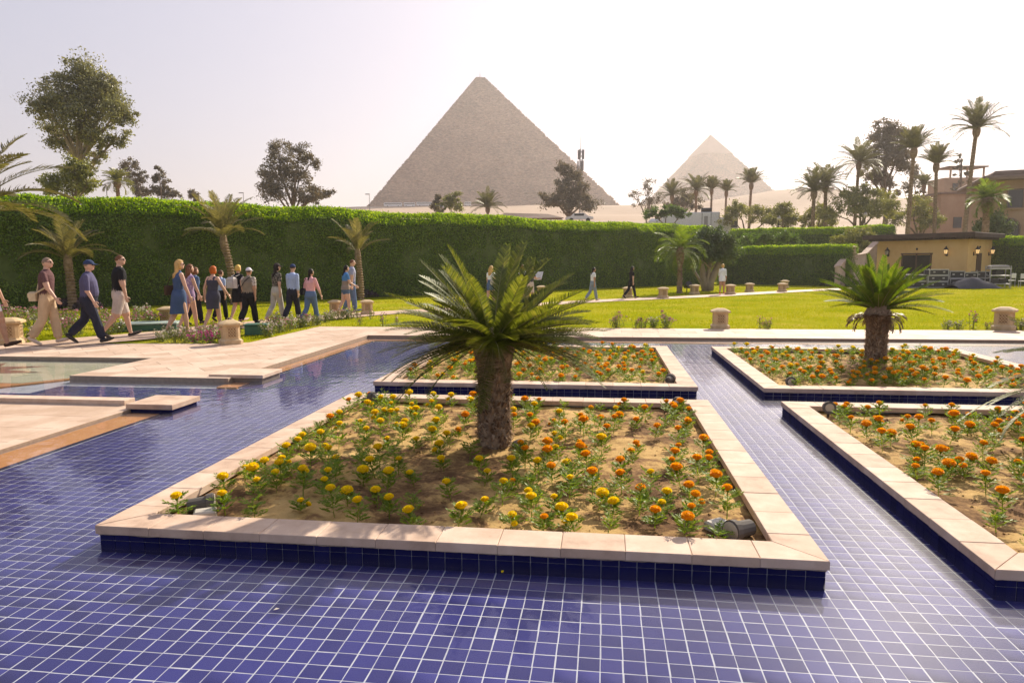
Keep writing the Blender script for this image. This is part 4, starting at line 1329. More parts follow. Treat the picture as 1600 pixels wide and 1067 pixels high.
# young date palms in front of the hedge: each frond its own part
def date_palm(X, Yb, dist, H, L, nf, label, seed, group='young date palms in front of the tall hedge', lean=0.0, el0=86, el1=30, ll=.36, lw=.022):
    rg = np.random.default_rng(seed)
    p = far(X, Yb, dist)
    z = gz(p.y)
    root = empty('date_palm', (p.x, p.y, z - .05))
    tag(root, label, 'palm', group)
    b = MB()
    palm_trunk(b, H, .17, .14, (lean, 0), 11, rings=int(H / .13), stub=.045, seed=seed)
    b.obj('trunk', M['palmbark'], root)
    b = MB(); b.ell((lean, 0, H - .05), (.17, .17, .55), 10, 8); b.obj('crown_base', M['palmbark'], root)
    kinds = [mesh('frond', *frond(L, 58, ll, dr, 0, lw, .16, .38, .22, .14, seed * 10 + k, rr=.022)[:2], [M['date'], M['rachis']]) for k, dr in enumerate((.55, .9, 1.3))]
    for k, dr in enumerate((.55, .9, 1.3)):
        V, F, mi = frond(L, 58, ll, dr, 0, lw, .16, .38, .22, .14, seed * 10 + k, rr=.022)
        kinds[k].polygons.foreach_set('material_index', mi.astype(np.int32))
    for i in range(nf):
        f = i / nf
        el = R(el0 + (el1 - el0) * f + rg.normal() * 6)
        o = obj('frond', kinds[min(2, int(f * 2.2 + rg.random() * .8))], root, loc=(lean, 0, H + .1), scale=float(rg.uniform(.75, 1.05)))
        o.rotation_euler = (Matrix.Rotation(i * 2.39996 + rg.normal() * .2, 4, 'Z') @ Matrix.Rotation(el, 4, 'X')).to_euler()
    return root
date_palm(113, 470, 28.6, 2.0, 2.0, 24, 'young date palm behind the men in brown and navy shirts', 61, lean=-.05)
date_palm(366, 470, 31.8, 3.0, 2.35, 26, 'young date palm with curved trunk behind the woman with red hair', 62, lean=-.35)
date_palm(564, 462, 35.6, 2.35, 2.1, 17, 'young date palm with sparse upright fronds beyond the couple in blue', 63, lean=-.1, el0=85, el1=35)
pl = date_palm(-45, 470, 18.5, 2.9, 3.0, 34, 'large date palm whose long fronds arch over the hedge end', 64, group=None, el1=18, ll=.50, lw=.036)

# ------------------------------------------------------------------ hedges
def hedge(p0, p1, h, thick, n, label, leaf, lsize=.075, base_z=None, wob=.22, group=None, name='hedge'):
    """clipped hedge from p0 to p1 (front foot line), its body lying behind"""
    p0, p1 = Vector(p0), Vector(p1)
    t = (p1 - p0); L = t.length; t.normalize()
    nb = Vector((-t.y, t.x, 0))
    root = empty(name, (p0.x, p0.y, 0), math.atan2(t.y, t.x))
    tag(root, label, 'hedge', group)
    def zb(s):
        y = p0.y + t.y * s
        return gz(y) if base_z is None else base_z
    # body surface with gentle bulges
    def front(s, z): return -wob * (mnoise.noise((s * .45, z * .6, 3.3)) + .6 * mnoise.noise((s * 1.7, z * 1.5, 7.7)))
    def topz(s, q): return h + .26 * mnoise.noise((s * .25, q * .4, 1.1)) + .08 * mnoise.noise((s * 1.3, q * 1.3, 9.1))
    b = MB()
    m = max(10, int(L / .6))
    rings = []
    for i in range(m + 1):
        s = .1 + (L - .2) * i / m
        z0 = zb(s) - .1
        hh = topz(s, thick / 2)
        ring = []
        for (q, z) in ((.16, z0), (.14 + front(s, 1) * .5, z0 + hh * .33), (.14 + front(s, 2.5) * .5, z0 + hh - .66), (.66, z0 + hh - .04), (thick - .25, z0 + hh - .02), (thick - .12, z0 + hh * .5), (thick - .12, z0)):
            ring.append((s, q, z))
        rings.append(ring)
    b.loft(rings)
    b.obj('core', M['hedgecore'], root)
    # leaves: front face, top, both ends
    areas = np.array([L * h, L * thick * 1.2, thick * h, thick * h])
    cnt = (n * areas / areas.sum()).astype(int)
    S = rng.random(cnt[0]) * L; Z = rng.random(cnt[0]) * (1 - .5 / h)
    P = []
    D = []
    fr = np.array([front(s, z * h) for s, z in zip(S, Z)])
    zb0 = np.array([zb(s) for s in S]); tz = np.array([topz(s, 0) for s in S])
    q = fr + rng.normal(0, .05, cnt[0]) + .08
    P.append(np.stack([S, q, zb0 + Z * tz], 1)); D.append(np.stack([rng.normal(0, 1, cnt[0]), rng.normal(-.35, .5, cnt[0]), rng.normal(-.4, .8, cnt[0])], 1))
    S = rng.random(cnt[1]) * L; Q = rng.random(cnt[1]) * thick
    zz = np.array([zb(s) + topz(s, qq) for s, qq in zip(S, Q)]) + np.abs(rng.normal(0, .07, cnt[1])) - .03 + .12 * (rng.random(cnt[1]) ** 8)
    zz -= .58 * np.clip(1 - Q / .6, 0, 1) ** 1.4
    P.append(np.stack([S, Q, zz], 1)); D.append(np.stack([rng.normal(0, .6, cnt[1]), rng.normal(0, .6, cnt[1]), rng.normal(.6, .5, cnt[1])], 1))
    for e, s0 in ((2, 0.0), (3, L)):
        Q = rng.random(cnt[e]) * thick; Z = rng.random(cnt[e])
        zb_, tz_ = zb(s0), topz(s0, thick / 2)
        P.append(np.stack([s0 + rng.normal(0, .06, cnt[e]), Q, zb_ + Z * tz_], 1)); D.append(rng.normal(size=(cnt[e], 3)))
    P, D = np.concatenate(P), np.concatenate(D)
    Vv, Ff = cards(P, D, rng.uniform(.65, 1.35, len(P)) * lsize, .55)
    # new shoots on the top and front edge, sunlit glow put into their colour
    ns = int(L * 620)
    S = rng.random(ns) * L; e = rng.random(ns)
    edge = e < .62
    Q = np.where(edge, rng.uniform(-.02, .62, ns), rng.random(ns) * thick)
    zz = np.array([zb(s) + topz(s, q_) for s, q_ in zip(S, Q)])
    zz += np.where(edge, rng.uniform(-.04, .13, ns), rng.uniform(-.02, .16, ns)) - .58 * np.clip(1 - Q / .6, 0, 1) ** 1.4
    sv, sf = cards(np.stack([S, Q, zz], 1), np.stack([rng.normal(0, .6, ns), rng.normal(-.1, .6, ns), rng.normal(.7, .5, ns)], 1), rng.uniform(.7, 1.4, ns) * lsize, .55)
    obj('sunlit_new_shoots', mesh('sunlit_new_shoots', sv, sf, M['sunlit_shoot']), root)
    obj('foliage', mesh('foliage', Vv, Ff, leaf), root)
    return root
HA, HB = Vector((-27, 23.3, 0)), Vector((17.0, 58.0, 0))
hedge(HA, HB, 4.75, 2.2, 175000, 'tall clipped green hedge running behind the lawn and the walkers', M['hedge'], .105)
q0, q1 = far(1120, 440, 58), far(1322, 440, 50)
hedge(q0, q1, 3.0, 1.8, 42000, 'lower clipped hedge beside the stair wall and the ficus', M['hedge'], .10)
q0, q1 = far(1140, 440, 68), far(1395, 440, 64)
hedge(q0, q1, 5.0, 1.8, 42000, 'clipped hedge on the raised bank behind the round shrubs', M['hedge'], .11)
q0, q1 = far(1536, 440, 53), far(1720, 440, 47)
hedge(q0, q1, 3.55, 1.8, 30000, 'clipped hedge growing beside the ochre hut', M['hedge'], .10)
# bank of earth under the rear hedges
bk = far(1260, 430, 72)
b = MB(); b.prism([(bk.x - 14, bk.y - 6.5), (bk.x + 30, bk.y - 10), (bk.x + 30, bk.y + 20), (bk.x - 14, bk.y + 20)], -1, 1.6, bev=.5)
tag(b.obj('earth_bank', M['lawn']), kind='structure')
# ------------------------------------------------------------------ hut, hotel, stair wall
def lantern(parent, loc, ang, lit, sc=1.0):
    """coach lantern on a bracket, pointing along +x of its own frame"""
    o = MB()
    o.box((.02, 0, 0), (.03, .10, .22)); o.tube([(.02, 0, -.02), (.12, 0, -.08), (.20, 0, -.02)], .018, 6)
    o.loft([[(.20 + r * math.cos(k * math.pi / 3), r * math.sin(k * math.pi / 3), z) for k in range(6)] for r, z in ((.03, -.06), (.085, .0))])
    o.loft([[(.20 + r * math.cos(k * math.pi / 3), r * math.sin(k * math.pi / 3), z) for k in range(6)] for r, z in ((.15, .24), (.06, .36), (.02, .46))])
    for k in range(6):
        a = k * math.pi / 3
        o.tube([(.20 + .08 * math.cos(a), .08 * math.sin(a), 0), (.20 + .13 * math.cos(a), .13 * math.sin(a), .24)], .009, 4)
    h = o.obj('wall_lantern', M['blackmetal'], parent, loc=loc, rot=(0, 0, ang), scale=sc)
    g = MB(); g.loft([[(.20 + r * math.cos(k * math.pi / 3), r * math.sin(k * math.pi / 3), z) for k in range(6)] for r, z in ((.07, .01), (.118, .235))])
    g.obj('lantern_glass', M['lampglow' if lit else 'lens'], h)
    return h

HG = gz(50) - .05
hut = empty('garden_hut', (32.7, 49, HG), math.atan2(5, -4))
tag(hut, 'ochre stucco hut with flat overhanging brown roof and wall lanterns', 'hut')
HH = 3.5
b = MB()
b.box((3.2, -2.5, HH / 2), (6.4, 5.0, HH)); b.obj('wall', M['stucco'], hut)
for i in range(9):                      # faint rendered courses, proud of the wall
    b = MB(); b.box((3.2, .012, .2 + i * .38), (6.38, .02, .365), bev=.0); b.obj('wall_course', M['stucco'], hut)
    b = MB(); b.box((-.012, -2.5, .2 + i * .38), (.02, 4.98, .365)); b.obj('wall_course', M['stucco'], hut)
b = MB(); b.box((3.2, -2.4, HH + .20), (7.7, 6.4, .34), bev=.05); rf = b.obj('roof', M['roofbrown'], hut)
for i in range(46):
    b = MB(); b.box((-.4 + i * .157, .42, HH - .03), (.07, .30, .16)); b.obj('roof_batten', M['roofbrown'], rf)
for i in range(30):
    b = MB(); b.box((-.40, .3 - i * .17, HH - .03), (.30, .07, .16)); b.obj('roof_batten', M['roofbrown'], rf)
w_ = empty('window', (3.33, .03, 1.2)); w_.parent = hut
for dx in (-.52, .52):
    b = MB(); b.box((dx, .012, 0), (.94, .02, 2.2)); b.obj('pane', M['darkglass'], w_)
for dx in (-1.0, 0, 1.0):
    b = MB(); b.box((dx, .02, 0), (.09, .07, 2.35)); b.obj('frame', M['brownwood'], w_)
b = MB(); b.box((0, .02, 1.2), (2.2, .09, .09)); b.obj('frame', M['brownwood'], w_)
b = MB(); b.box((-.035, -2.3, 1.2), (.05, 1.0, 2.4)); dr = b.obj('door', M['brownwood'], hut)
b = MB(); b.box((-.08, -1.95, 1.1), (.05, .05, .14)); b.obj('handle', M['alu'], dr)
for s, lit in ((1.29, True), (5.35, False)): lantern(hut, (s, .03, 2.35), R(90), lit, 1.25)
for s, lit in ((1.1, True), (4.3, True)): lantern(hut, (-.03, -s, 2.35), R(180), lit, 1.25)
for p_ in ((3.33, .05, 2.75), (-.05, -2.3, 2.85)):
    b = MB(); b.ell(p_, (.07, .07, .09), 8, 6); b.obj('ceiling_spot', M['blackmetal'], hut)

# stair wall beside the hut with a stone lamp on it
def wall_thing(name, pts, z0, thick, label, cat, material):
    """pts: (x, y, ztop) along the wall"""
    root = empty(name, (0, 0, 0))
    tag(root, label, cat)
    for (x0, y0, t0), (x1, y1, t1) in zip(pts[:-1], pts[1:]):
        d = Vector((x1 - x0, y1 - y0, 0)).normalized()
        n_ = Vector((-d.y, d.x, 0)) * thick / 2
        b = MB()
        b.add([(x0 - n_.x, y0 - n_.y, z0), (x1 - n_.x, y1 - n_.y, z0), (x1 + n_.x, y1 + n_.y, z0), (x0 + n_.x, y0 + n_.y, z0),
               (x0 - n_.x, y0 - n_.y, t0), (x1 - n_.x, y1 - n_.y, t1), (x1 + n_.x, y1 + n_.y, t1), (x0 + n_.x, y0 + n_.y, t0)],
              [(0, 3, 2, 1), (4, 5, 6, 7), (0, 1, 5, 4), (1, 2, 6, 5), (2, 3, 7, 6), (3, 0, 4, 7)])
        b.obj('wall_section', M[material], root)
        n2 = n_ * 1.5
        b = MB()
        b.add([(x0 - n2.x, y0 - n2.y, t0 + .003), (x1 - n2.x, y1 - n2.y, t1 + .003), (x1 + n2.x, y1 + n2.y, t1 + .003), (x0 + n2.x, y0 + n2.y, t0 + .003),
               (x0 - n2.x, y0 - n2.y, t0 + .11), (x1 - n2.x, y1 - n2.y, t1 + .11), (x1 + n2.x, y1 + n2.y, t1 + .11), (x0 + n2.x, y0 + n2.y, t0 + .11)],
              [(0, 3, 2, 1), (4, 5, 6, 7), (0, 1, 5, 4), (1, 2, 6, 5), (2, 3, 7, 6), (3, 0, 4, 7)])
        b.obj('wall_cap', M['coping'], root)
    return root
a_, b_, c_, d_ = far(1368, 380, 53), far(1350, 398, 51.5), far(1322, 402, 50.5), far(1308, 418, 49.5)
wall_thing('stair_wall', [(p.x, p.y, p.z) for p in (a_, b_, c_, d_)], -.4, .3, 'sloping pink stone stair wall leading up beside the ochre hut', 'wall', 'sandstone')

hb = far(1600, 340, 82)
hot = empty('hotel_building', (hb.x, hb.y, -.8), R(-24))
tag(hot, 'beige hotel block with tiled eaves and arched openings beyond the fan palm', 'building')
b = MB(); b.box((4, 7, 5.9), (15, 14, 11.8)); b.obj('wall', M['hotel'], hot)
b = MB(); b.box((4, 6.6, 12.05), (17.5, 16.5, .5), bev=.2); rf = b.obj('roof', M['hotelroof'], hot)
b = MB(); b.box((4, 6.6, 12.6), (15, 14, .7), bev=.3); b.obj('roof_tiles', M['hotelroof'], rf)
for (x, z, w, h, arch) in ((-1.5, 5.6, 2.3, 3.4, True), (3.4, 5.6, 2.3, 3.4, True), (-1.0, 9.6, 1.6, 2.2, False), (2.6, 9.6, 1.6, 2.2, False), (6.2, 9.6, 1.6, 2.2, False), (8.2, 5.6, 2.3, 3.4, True)):
    P = [(-w / 2, -h / 2), (w / 2, -h / 2), (w / 2, h / 2 - (w / 2 if arch else 0))]
    if arch: P += [(w / 2 * math.cos(a), h / 2 - w / 2 + w / 2 * math.sin(a)) for a in np.linspace(.3, math.pi - .3, 7)]
    P += [(-w / 2, h / 2 - (w / 2 if arch else 0))]
    m = len(P)
    V = [(p[0], 0, p[1]) for p in P] + [(p[0], .35, p[1]) for p in P]
    b = MB(); b.add(V, [tuple(range(m))] + [(i, m + i, m + (i + 1) % m, (i + 1) % m) for i in range(m)])
    wd = b.obj('window', M['darkglass'], hot, loc=(x, -.04, z))
    b = MB()
    pp = [Vector((p[0], -.05, p[1])) for p in P] + [Vector((P[0][0], -.05, P[0][1]))]
    b.tube(pp, .11, 4); b.obj('frame', M['hotelroof'], wd)
    b = MB(); b.box((0, -.1, -h / 2 - .1), (w + .4, .3, .16)); b.obj('sill', M['hotel'], wd)
b = MB(); b.box((9.2, -.6, 8.1), (4.6, 1.2, .2)); bl = b.obj('balcony', M['hotelroof'], hot)
for i in range(14):
    b = MB(); b.box((7.0 + i * .34, -1.15, 8.65), (.06, .06, 1.0)); b.obj('rail_post', M['blackmetal'], bl)
wg = far(1528, 312, 108)
wn_ = empty('hotel_wing', (wg.x, wg.y, 0))
tag(wn_, 'long plain beige hotel wing behind the tall palm trunks', 'building')
b = MB(); b.box((2, 4, 5.9), (15.5, 8, 11.8)); b.obj('wall', M['hotel'], wn_)
b = MB(); b.box((2, 4, 11.95), (16.1, 8.6, .3)); b.obj('parapet', M['hotelroof'], wn_)
for x in (-3, 1, 5):
    b = MB(); b.box((x, -.03, 7.4), (1.3, .1, 1.7)); b.obj('window', M['darkglass'], wn_)
tt = far(1512, 285, 150)
tb_ = empty('rooftop_house', (tt.x, tt.y, terrain_z(tt.x, tt.y) - 1))
tag(tb_, 'hazy flat roofed house with a roof terrace beside the small conifer', 'building')
Ht = tt.z + 1.0 - terrain_z(tt.x, tt.y) + 1
b = MB(); b.box((0, 3, Ht / 2), (10, 6, Ht)); b.obj('wall', M['hotel'], tb_)
for x in (-3.6, 0, 3.6):
    b = MB(); b.box((x, .4, Ht + 1.1), (.3, .3, 2.2)); b.obj('pillar', M['hotel'], tb_)
b = MB(); b.box((0, 2.4, Ht + 2.35), (8.6, 5, .3)); b.obj('roof', M['hotelroof'], tb_)
for x in (-2.6, 1.4):
    b = MB(); b.box((x, -.03, Ht - 2), (1.3, .1, 1.6)); b.obj('window', M['darkglass'], tb_)

# ------------------------------------------------------------------ road bank behind the hedge, lorry, car, buses, tent, mast, lamps
ra, rb = far(1000, 400, 97), far(1160, 400, 97)
b = MB(); b.prism([(ra.x - 6, ra.y - 3), (rb.x + 10, rb.y - 3), (rb.x + 14, rb.y + 9), (ra.x - 8, ra.y + 9)], -1, 4.75, bev=.6)
tag(b.obj('road_embankment', M['sand']), kind='structure')
lo = far(1078, 340, 100)
lr = empty('lorry_trailer', (lo.x, lo.y, 4.75), R(-8))
tag(lr, 'white box lorry trailer showing above the hedge beside the ficus', 'lorry')
b = MB(); b.box((0, 0, 2.5), (8.0, 2.5, 2.75), bev=.08); bd = b.obj('box_body', M['whitepaint'], lr)
for x in (1.55, 2.8, 3.95):
    b = MB(); b.box((x, -1.27, 2.5), (.10, .05, 2.6)); b.obj('door_bar', M['greymetal'], bd)
b = MB(); b.box((2.1, -1.27, 2.5), (.5, .04, 1.6)); b.obj('door_panel', M['greymetal'], bd)
b = MB(); b.box((-2.4, 0, 4.05), (2.2, 1.6, .35), bev=.1); b.obj('roof_unit', M['greymetal'], lr)
b = MB(); b.tube([(1.5, -.6, 4.2), (2.9, -.6, 4.2)], .32, 10); b.obj('roof_tank', M['blackmetal'], lr)
b = MB(); b.box((-5.0, 0, 2.1), (1.9, 2.3, 2.0), bev=.35); b.obj('cab', M['whitepaint'], lr)
for x in (-4.9, -2.4, 1.6, 2.8):
    b = MB(); b.tube([(x, -1.2, .5), (x, -.85, .5)], .5, 14); b.obj('wheel', M['rubber'], lr)
l2 = far(1132, 346, 99)
lr2 = empty('small_van', (l2.x, l2.y, 4.75), R(-8))
tag(lr2, 'small cream van parked at the end of the white lorry trailer', 'van')
b = MB(); b.box((0, 0, 1.75), (3.4, 2.0, 2.6), bev=.18); b.obj('body', M['whitepaint'], lr2)
b = MB(); b.box((1.2, -1.01, 2.1), (.8, .05, .9)); b.obj('window', M['darkglass'], lr2)
for x in (-1.1, 1.1):
    b = MB(); b.tube([(x, -1.05, .38), (x, -.75, .38)], .38, 12); b.obj('wheel', M['rubber'], lr2)

def bus(X, D, L, label):
    p = far(X, 322, D)
    z = terrain_z(p.x, p.y)
    r_ = empty('tour_bus', (p.x, p.y, z), R(4))
    tag(r_, label, 'bus', 'vehicles parked at the foot of the large pyramid')
    b = MB(); b.box((0, 0, 2.0), (L, 2.6, 3.1), bev=.35); b.obj('body', M['whitepaint'], r_)
    b = MB(); b.box((0, -1.31, 2.55), (L * .92, .05, 1.0)); b.obj('window_band', M['darkglass'], r_)
    for x in (-L * .3, L * .3):
        b = MB(); b.tube([(x, -1.32, .5), (x, -.9, .5)], .5, 10); b.obj('wheel', M['rubber'], r_)
for X, L, lab in ((614, 16, 'long white tour bus at the pyramid foot, first in its line'), (640, 10, 'short white tour bus between two long ones'), (664, 15, 'long white tour bus beside the slim grey tree'),
                  (731, 6, 'white minibus alone beside the palm below the pyramid')):
    bus(X, 618, L, lab)
cp = far(905, 338, 108)
cr_ = empty('parked_car', (cp.x, cp.y, cp.z - 1.0))
tag(cr_, 'white car roof showing over the hedge under the grey green tree', 'car')
def loft_car(root):
    b = MB()
    prof = [(-2.1, .5), (-2.1, .85), (-1.4, .95), (-.9, 1.42), (.7, 1.45), (1.3, 1.0), (2.1, .85), (2.15, .5)]
    V = [(x, -.85, z) for x, z in prof] + [(x, .85, z) for x, z in prof]
    m = len(prof)
    b.add(V, [tuple(range(m)), tuple(range(2 * m - 1, m - 1, -1))] + [(i, m + i, m + (i + 1) % m, (i + 1) % m) for i in range(m)])
    b.obj('body', M['whitepaint'], root)
    b = MB(); b.box((-.1, -.86, 1.18), (1.5, .04, .32)); b.obj('side_window', M['darkglass'], root)
    for x in (-1.3, 1.3):
        b = MB(); b.tube([(x, -.88, .35), (x, -.6, .35)], .34, 12); b.obj('wheel', M['rubber'], root)
loft_car(cr_)
b = MB(); b.prism([(cp.x - 5, cp.y - 1.3), (cp.x + 5, cp.y - 1.3), (cp.x + 5, cp.y + 4), (cp.x - 5, cp.y + 4)], -1, cp.z - 1.0, bev=.3)
tag(b.obj('parking_bank', M['sand']), kind='structure')
tp = far(822, 337, 112)
tn = empty('shade_tent', (tp.x, tp.y, terrain_z(tp.x, tp.y)))
tag(tn, 'low brown tent roof between the palm and the grey green tree', 'tent')
zr = tp.z - terrain_z(tp.x, tp.y)
b = MB(); b.add([(-5.5, -2, zr - .6), (6, -2, zr - .5), (6, 3, zr - .5), (-5.5, 3, zr - .6), (-3.4, .5, zr + .5), (3.6, .5, zr + .25)], [(0, 1, 5, 4), (1, 2, 5), (2, 3, 4, 5), (3, 0, 4)])
b.obj('canvas', M['hotelroof'], tn)
for x in (-5.2, 0, 5.7):
    for y in (-1.9, 2.9):
        b = MB(); b.tube([(x, y, 0), (x, y, zr - .55)], .07, 6); b.obj('pole', M['greymetal'], tn)

mp = far(907, 335, 150)
mz = terrain_z(mp.x, mp.y)
mt = empty('antenna_mast', (mp.x, mp.y, mz))
tag(mt, 'slim lattice antenna mast with panel aerials rising behind the grey green tree', 'mast')
Hm = far(907, 234, 150).z - mz
b = MB()
for k in range(3):
    a = k * 2.094
    b.tube([(.45 * math.cos(a), .45 * math.sin(a), 0), (.32 * math.cos(a), .32 * math.sin(a), Hm)], .10, 5)
for i in range(int(Hm / .9)):
    z = i * .9
    for k in range(3):
        a, c = k * 2.094, (k + 1) * 2.094
        b.tube([(.42 * math.cos(a), .42 * math.sin(a), z), (.42 * math.cos(c), .42 * math.sin(c), z + .9)], .05, 4, cap=False)
b.obj('lattice', M['greymetal'], mt)
for k in range(6):
    a = k * 1.047 + .2
    b = MB(); b.box((.62 * math.cos(a), .62 * math.sin(a), Hm - 1.0 - (k % 2) * 2.4), (.28, .28, 2.0), rz=a); b.obj('aerial_panel', M['greymetal'], mt)
b = MB(); b.tube([(0, 0, Hm - 1), (0, 0, Hm + 3.0)], [.08, .03], 5); b.obj('tip', M['greymetal'], mt)

def street_lamp(X, Yt, D, label, globe=False, two=False):
    t_ = far(X, Yt, D)
    z = terrain_z(t_.x, t_.y) if D > 75 else gz(t_.y)
    r_ = empty('street_lamp', (t_.x, t_.y, z - .1))
    tag(r_, label, 'lamp post', 'lamp posts beyond the hedges')
    H = t_.z - z + .1
    b = MB(); b.tube([(0, 0, 0), (0, 0, H)], [.09, .05], 7); b.obj('pole', M['greymetal' if not globe else 'blackmetal'], r_)
    if globe:
        b = MB(); b.ell((0, 0, H + .16), (.22, .22, .24), 12, 8); b.obj('globe', M['lens'], r_)
        b = MB(); b.tube([(0, 0, H + .36), (0, 0, H + .5)], [.2, .02], 8); b.obj('cap', M['blackmetal'], r_)
    else:
        b = MB(); b.box((-.35, 0, H + .05), (.9, .3, .16), bev=.05); b.obj('lamp_head', M['greymetal'], r_)
street_lamp(577, 304, 140, 'tall street lamp at the edge of the large pyramid')
street_lamp(692, 326, 115, 'globe lamp post beside the small yellow green tree', True)
street_lamp(688, 322, 119, 'thin lamp post behind the slim grey tree')
street_lamp(1217, 344, 80, 'globe garden lamp in front of the pale rounded tree', True)
street_lamp(1352, 338, 76, 'globe garden lamp below the olive acacia crown', True)
street_lamp(380, 302, 130, 'distant street lamp showing past the young date palm with curved trunk')
street_lamp(166, 290, 90, 'pale lamp post before the feathery green palm')

# ------------------------------------------------------------------ equipment by the hut
def flight_case(x, y, z, d, rz, label):
    r_ = empty('flight_case', (x, y, z), rz)
    tag(r_, label, 'flight case', 'equipment cases stacked before the hut')
    b = MB(); b.box((0, 0, d[2] / 2), (d[0] - .02, d[1] - .02, d[2] - .02)); b.obj('panel', M['casefoam'], r_)
    b = MB()
    X, Y, Z = d[0] / 2, d[1] / 2, d[2]
    e = .05
    for sx in (-1, 1):
        for sy in (-1, 1):
            b.box((sx * (X - e / 2), sy * (Y - e / 2), Z / 2), (e, e, Z))
        for zz in (e / 2, Z - e / 2):
            b.box((sx * (X - e / 2), 0, zz), (e * .98, 2 * Y - 2 * e, e * .98))
    for sy in (-1, 1):
        for zz in (e / 2, Z - e / 2):
            b.box((0, sy * (Y - e / 2), zz), (2 * X - 2 * e, e * .98, e * .98))
    b.obj('edge_frame', M['alu'], r_)
    for sx in (-.25, .25):
        b = MB(); b.box((sx * d[0], -Y - .006, d[2] * .55), (.13, .02, .09)); b.obj('latch', M['alu'], r_)
    return r_
fy = 46.0
fg = gz(fy)
stacks = [(1431, 1.2, [.45, .45], 46.5, 'wide equipment case in the pile behind the sago fronds'), (1462, 1.3, [.42, .42, .40], 46.2, 'wide equipment case in the stack under the hut window'),
          (1478, .62, [.62, .5], 47.3, 'narrow equipment case beside the hut window pile'), (1492, .95, [.62, .5], 46.3, 'square black equipment case in the middle pile'),
          (1512, .95, [.62, .40], 46.6, 'square black equipment case behind the tarpaulin heap'), (1530, .9, [.62, .45], 47.0, 'black equipment case pile below the brown hut door')]
for X, wd, hs_, D, lab in stacks:
    p = far(X, 440, D)
    z = gz(p.y)
    for k, h in enumerate(hs_):
        pos = ('lowest', 'second', 'third')[k]
        flight_case(p.x + random.uniform(-.04, .04), p.y, z, (wd, .65, h), random.uniform(-.12, .12) - .1, lab + ', ' + pos + ' of its stack')
        z += h + .004
# tarpaulin heap
tp = far(1528, 447, 45)
tz_ = gz(tp.y)
V, F = [], []
nu, nv_ = 36, 14
for j in range(nv_ + 1):
    for i in range(nu + 1):
        s, q = i / nu, j / nv_
        x = -1.75 + 3.5 * s
        prof = (math.sin(math.pi * min(1, s * 1.15 + .03)) ** .55) * (.72 - .18 * s)
        y = -.75 + 1.5 * q
        z = prof * math.sin(math.pi * q) ** .6 * (1 + .22 * mnoise.noise((s * 5, q * 3, .5))) + .04 * mnoise.noise((s * 16, q * 9, 3))
        V.append((x, y, max(0, z)))
for j in range(nv_):
    for i in range(nu):
        k = j * (nu + 1) + i
        F.append((k, k + 1, k + nu + 2, k + nu + 1))
th_ = obj('tarpaulin_heap', mesh('tarpaulin_heap', V, np.array(F), M['tarp'], smooth=True), loc=(tp.x, tp.y, tz_))
tag(th_, 'glossy black tarpaulin heap on the edge of the lawn', 'tarpaulin')
# metal rack with mixers and two folding chairs
rp = far(1558, 446, 45.8)
rk = empty('metal_rack', (rp.x, rp.y, gz(rp.y)), R(-12))
tag(rk, 'grey metal trolley rack carrying a mixing desk beside the tarpaulin', 'rack')
for sx in (-.6, .6):
    for sy in (-.35, .35):
        b = MB(); b.tube([(sx, sy, 0), (sx, sy, 1.45)], .03, 6); b.obj('post', M['alu'], rk)
for z in (.25, .8, 1.25):
    b = MB(); b.box((0, 0, z), (1.26, .76, .05)); b.obj('shelf', M['alu'], rk)
for x, z in ((-.25, .45), (.28, .45), (0, 1.0)):
    b = MB(); b.box((x, 0, z), (.46, .6, .32), bev=.02); b.obj('equipment_unit', M['casefoam'], rk)
b = MB(); b.box((0, 0, 1.39), (1.1, .6, .2), bev=.06); b.obj('mixing_desk', M['greymetal'], rk)
def folding_chair(X, Y, D, rz, label):
    p = far(X, Y, D)
    r_ = empty('chair', (p.x, p.y, gz(p.y)), rz)
    tag(r_, label, 'chair', 'white chairs beside the equipment')
    b = MB(); b.box((0, 0, .45), (.44, .44, .04), bev=.01); b.obj('seat', M['whitepaint'], r_)
    b = MB(); b.box((0, .21, .78), (.44, .03, .32), bev=.01); b.obj('backrest', M['whitepaint'], r_)
    for sx in (-.19, .19):
        for sy in (-.19, .2):
            b = MB(); b.tube([(sx, sy, 0), (sx, sy, .94 if sy > 0 else .45)], .018, 6); b.obj('leg', M['alu'], r_)
folding_chair(1578, 445, 46.5, R(200), 'white metal chair between the trolley rack and its twin')
folding_chair(1598, 447, 45.0, R(160), 'white metal chair farther from the trolley rack than its twin')
rack2 = far(1612, 447, 44.5)

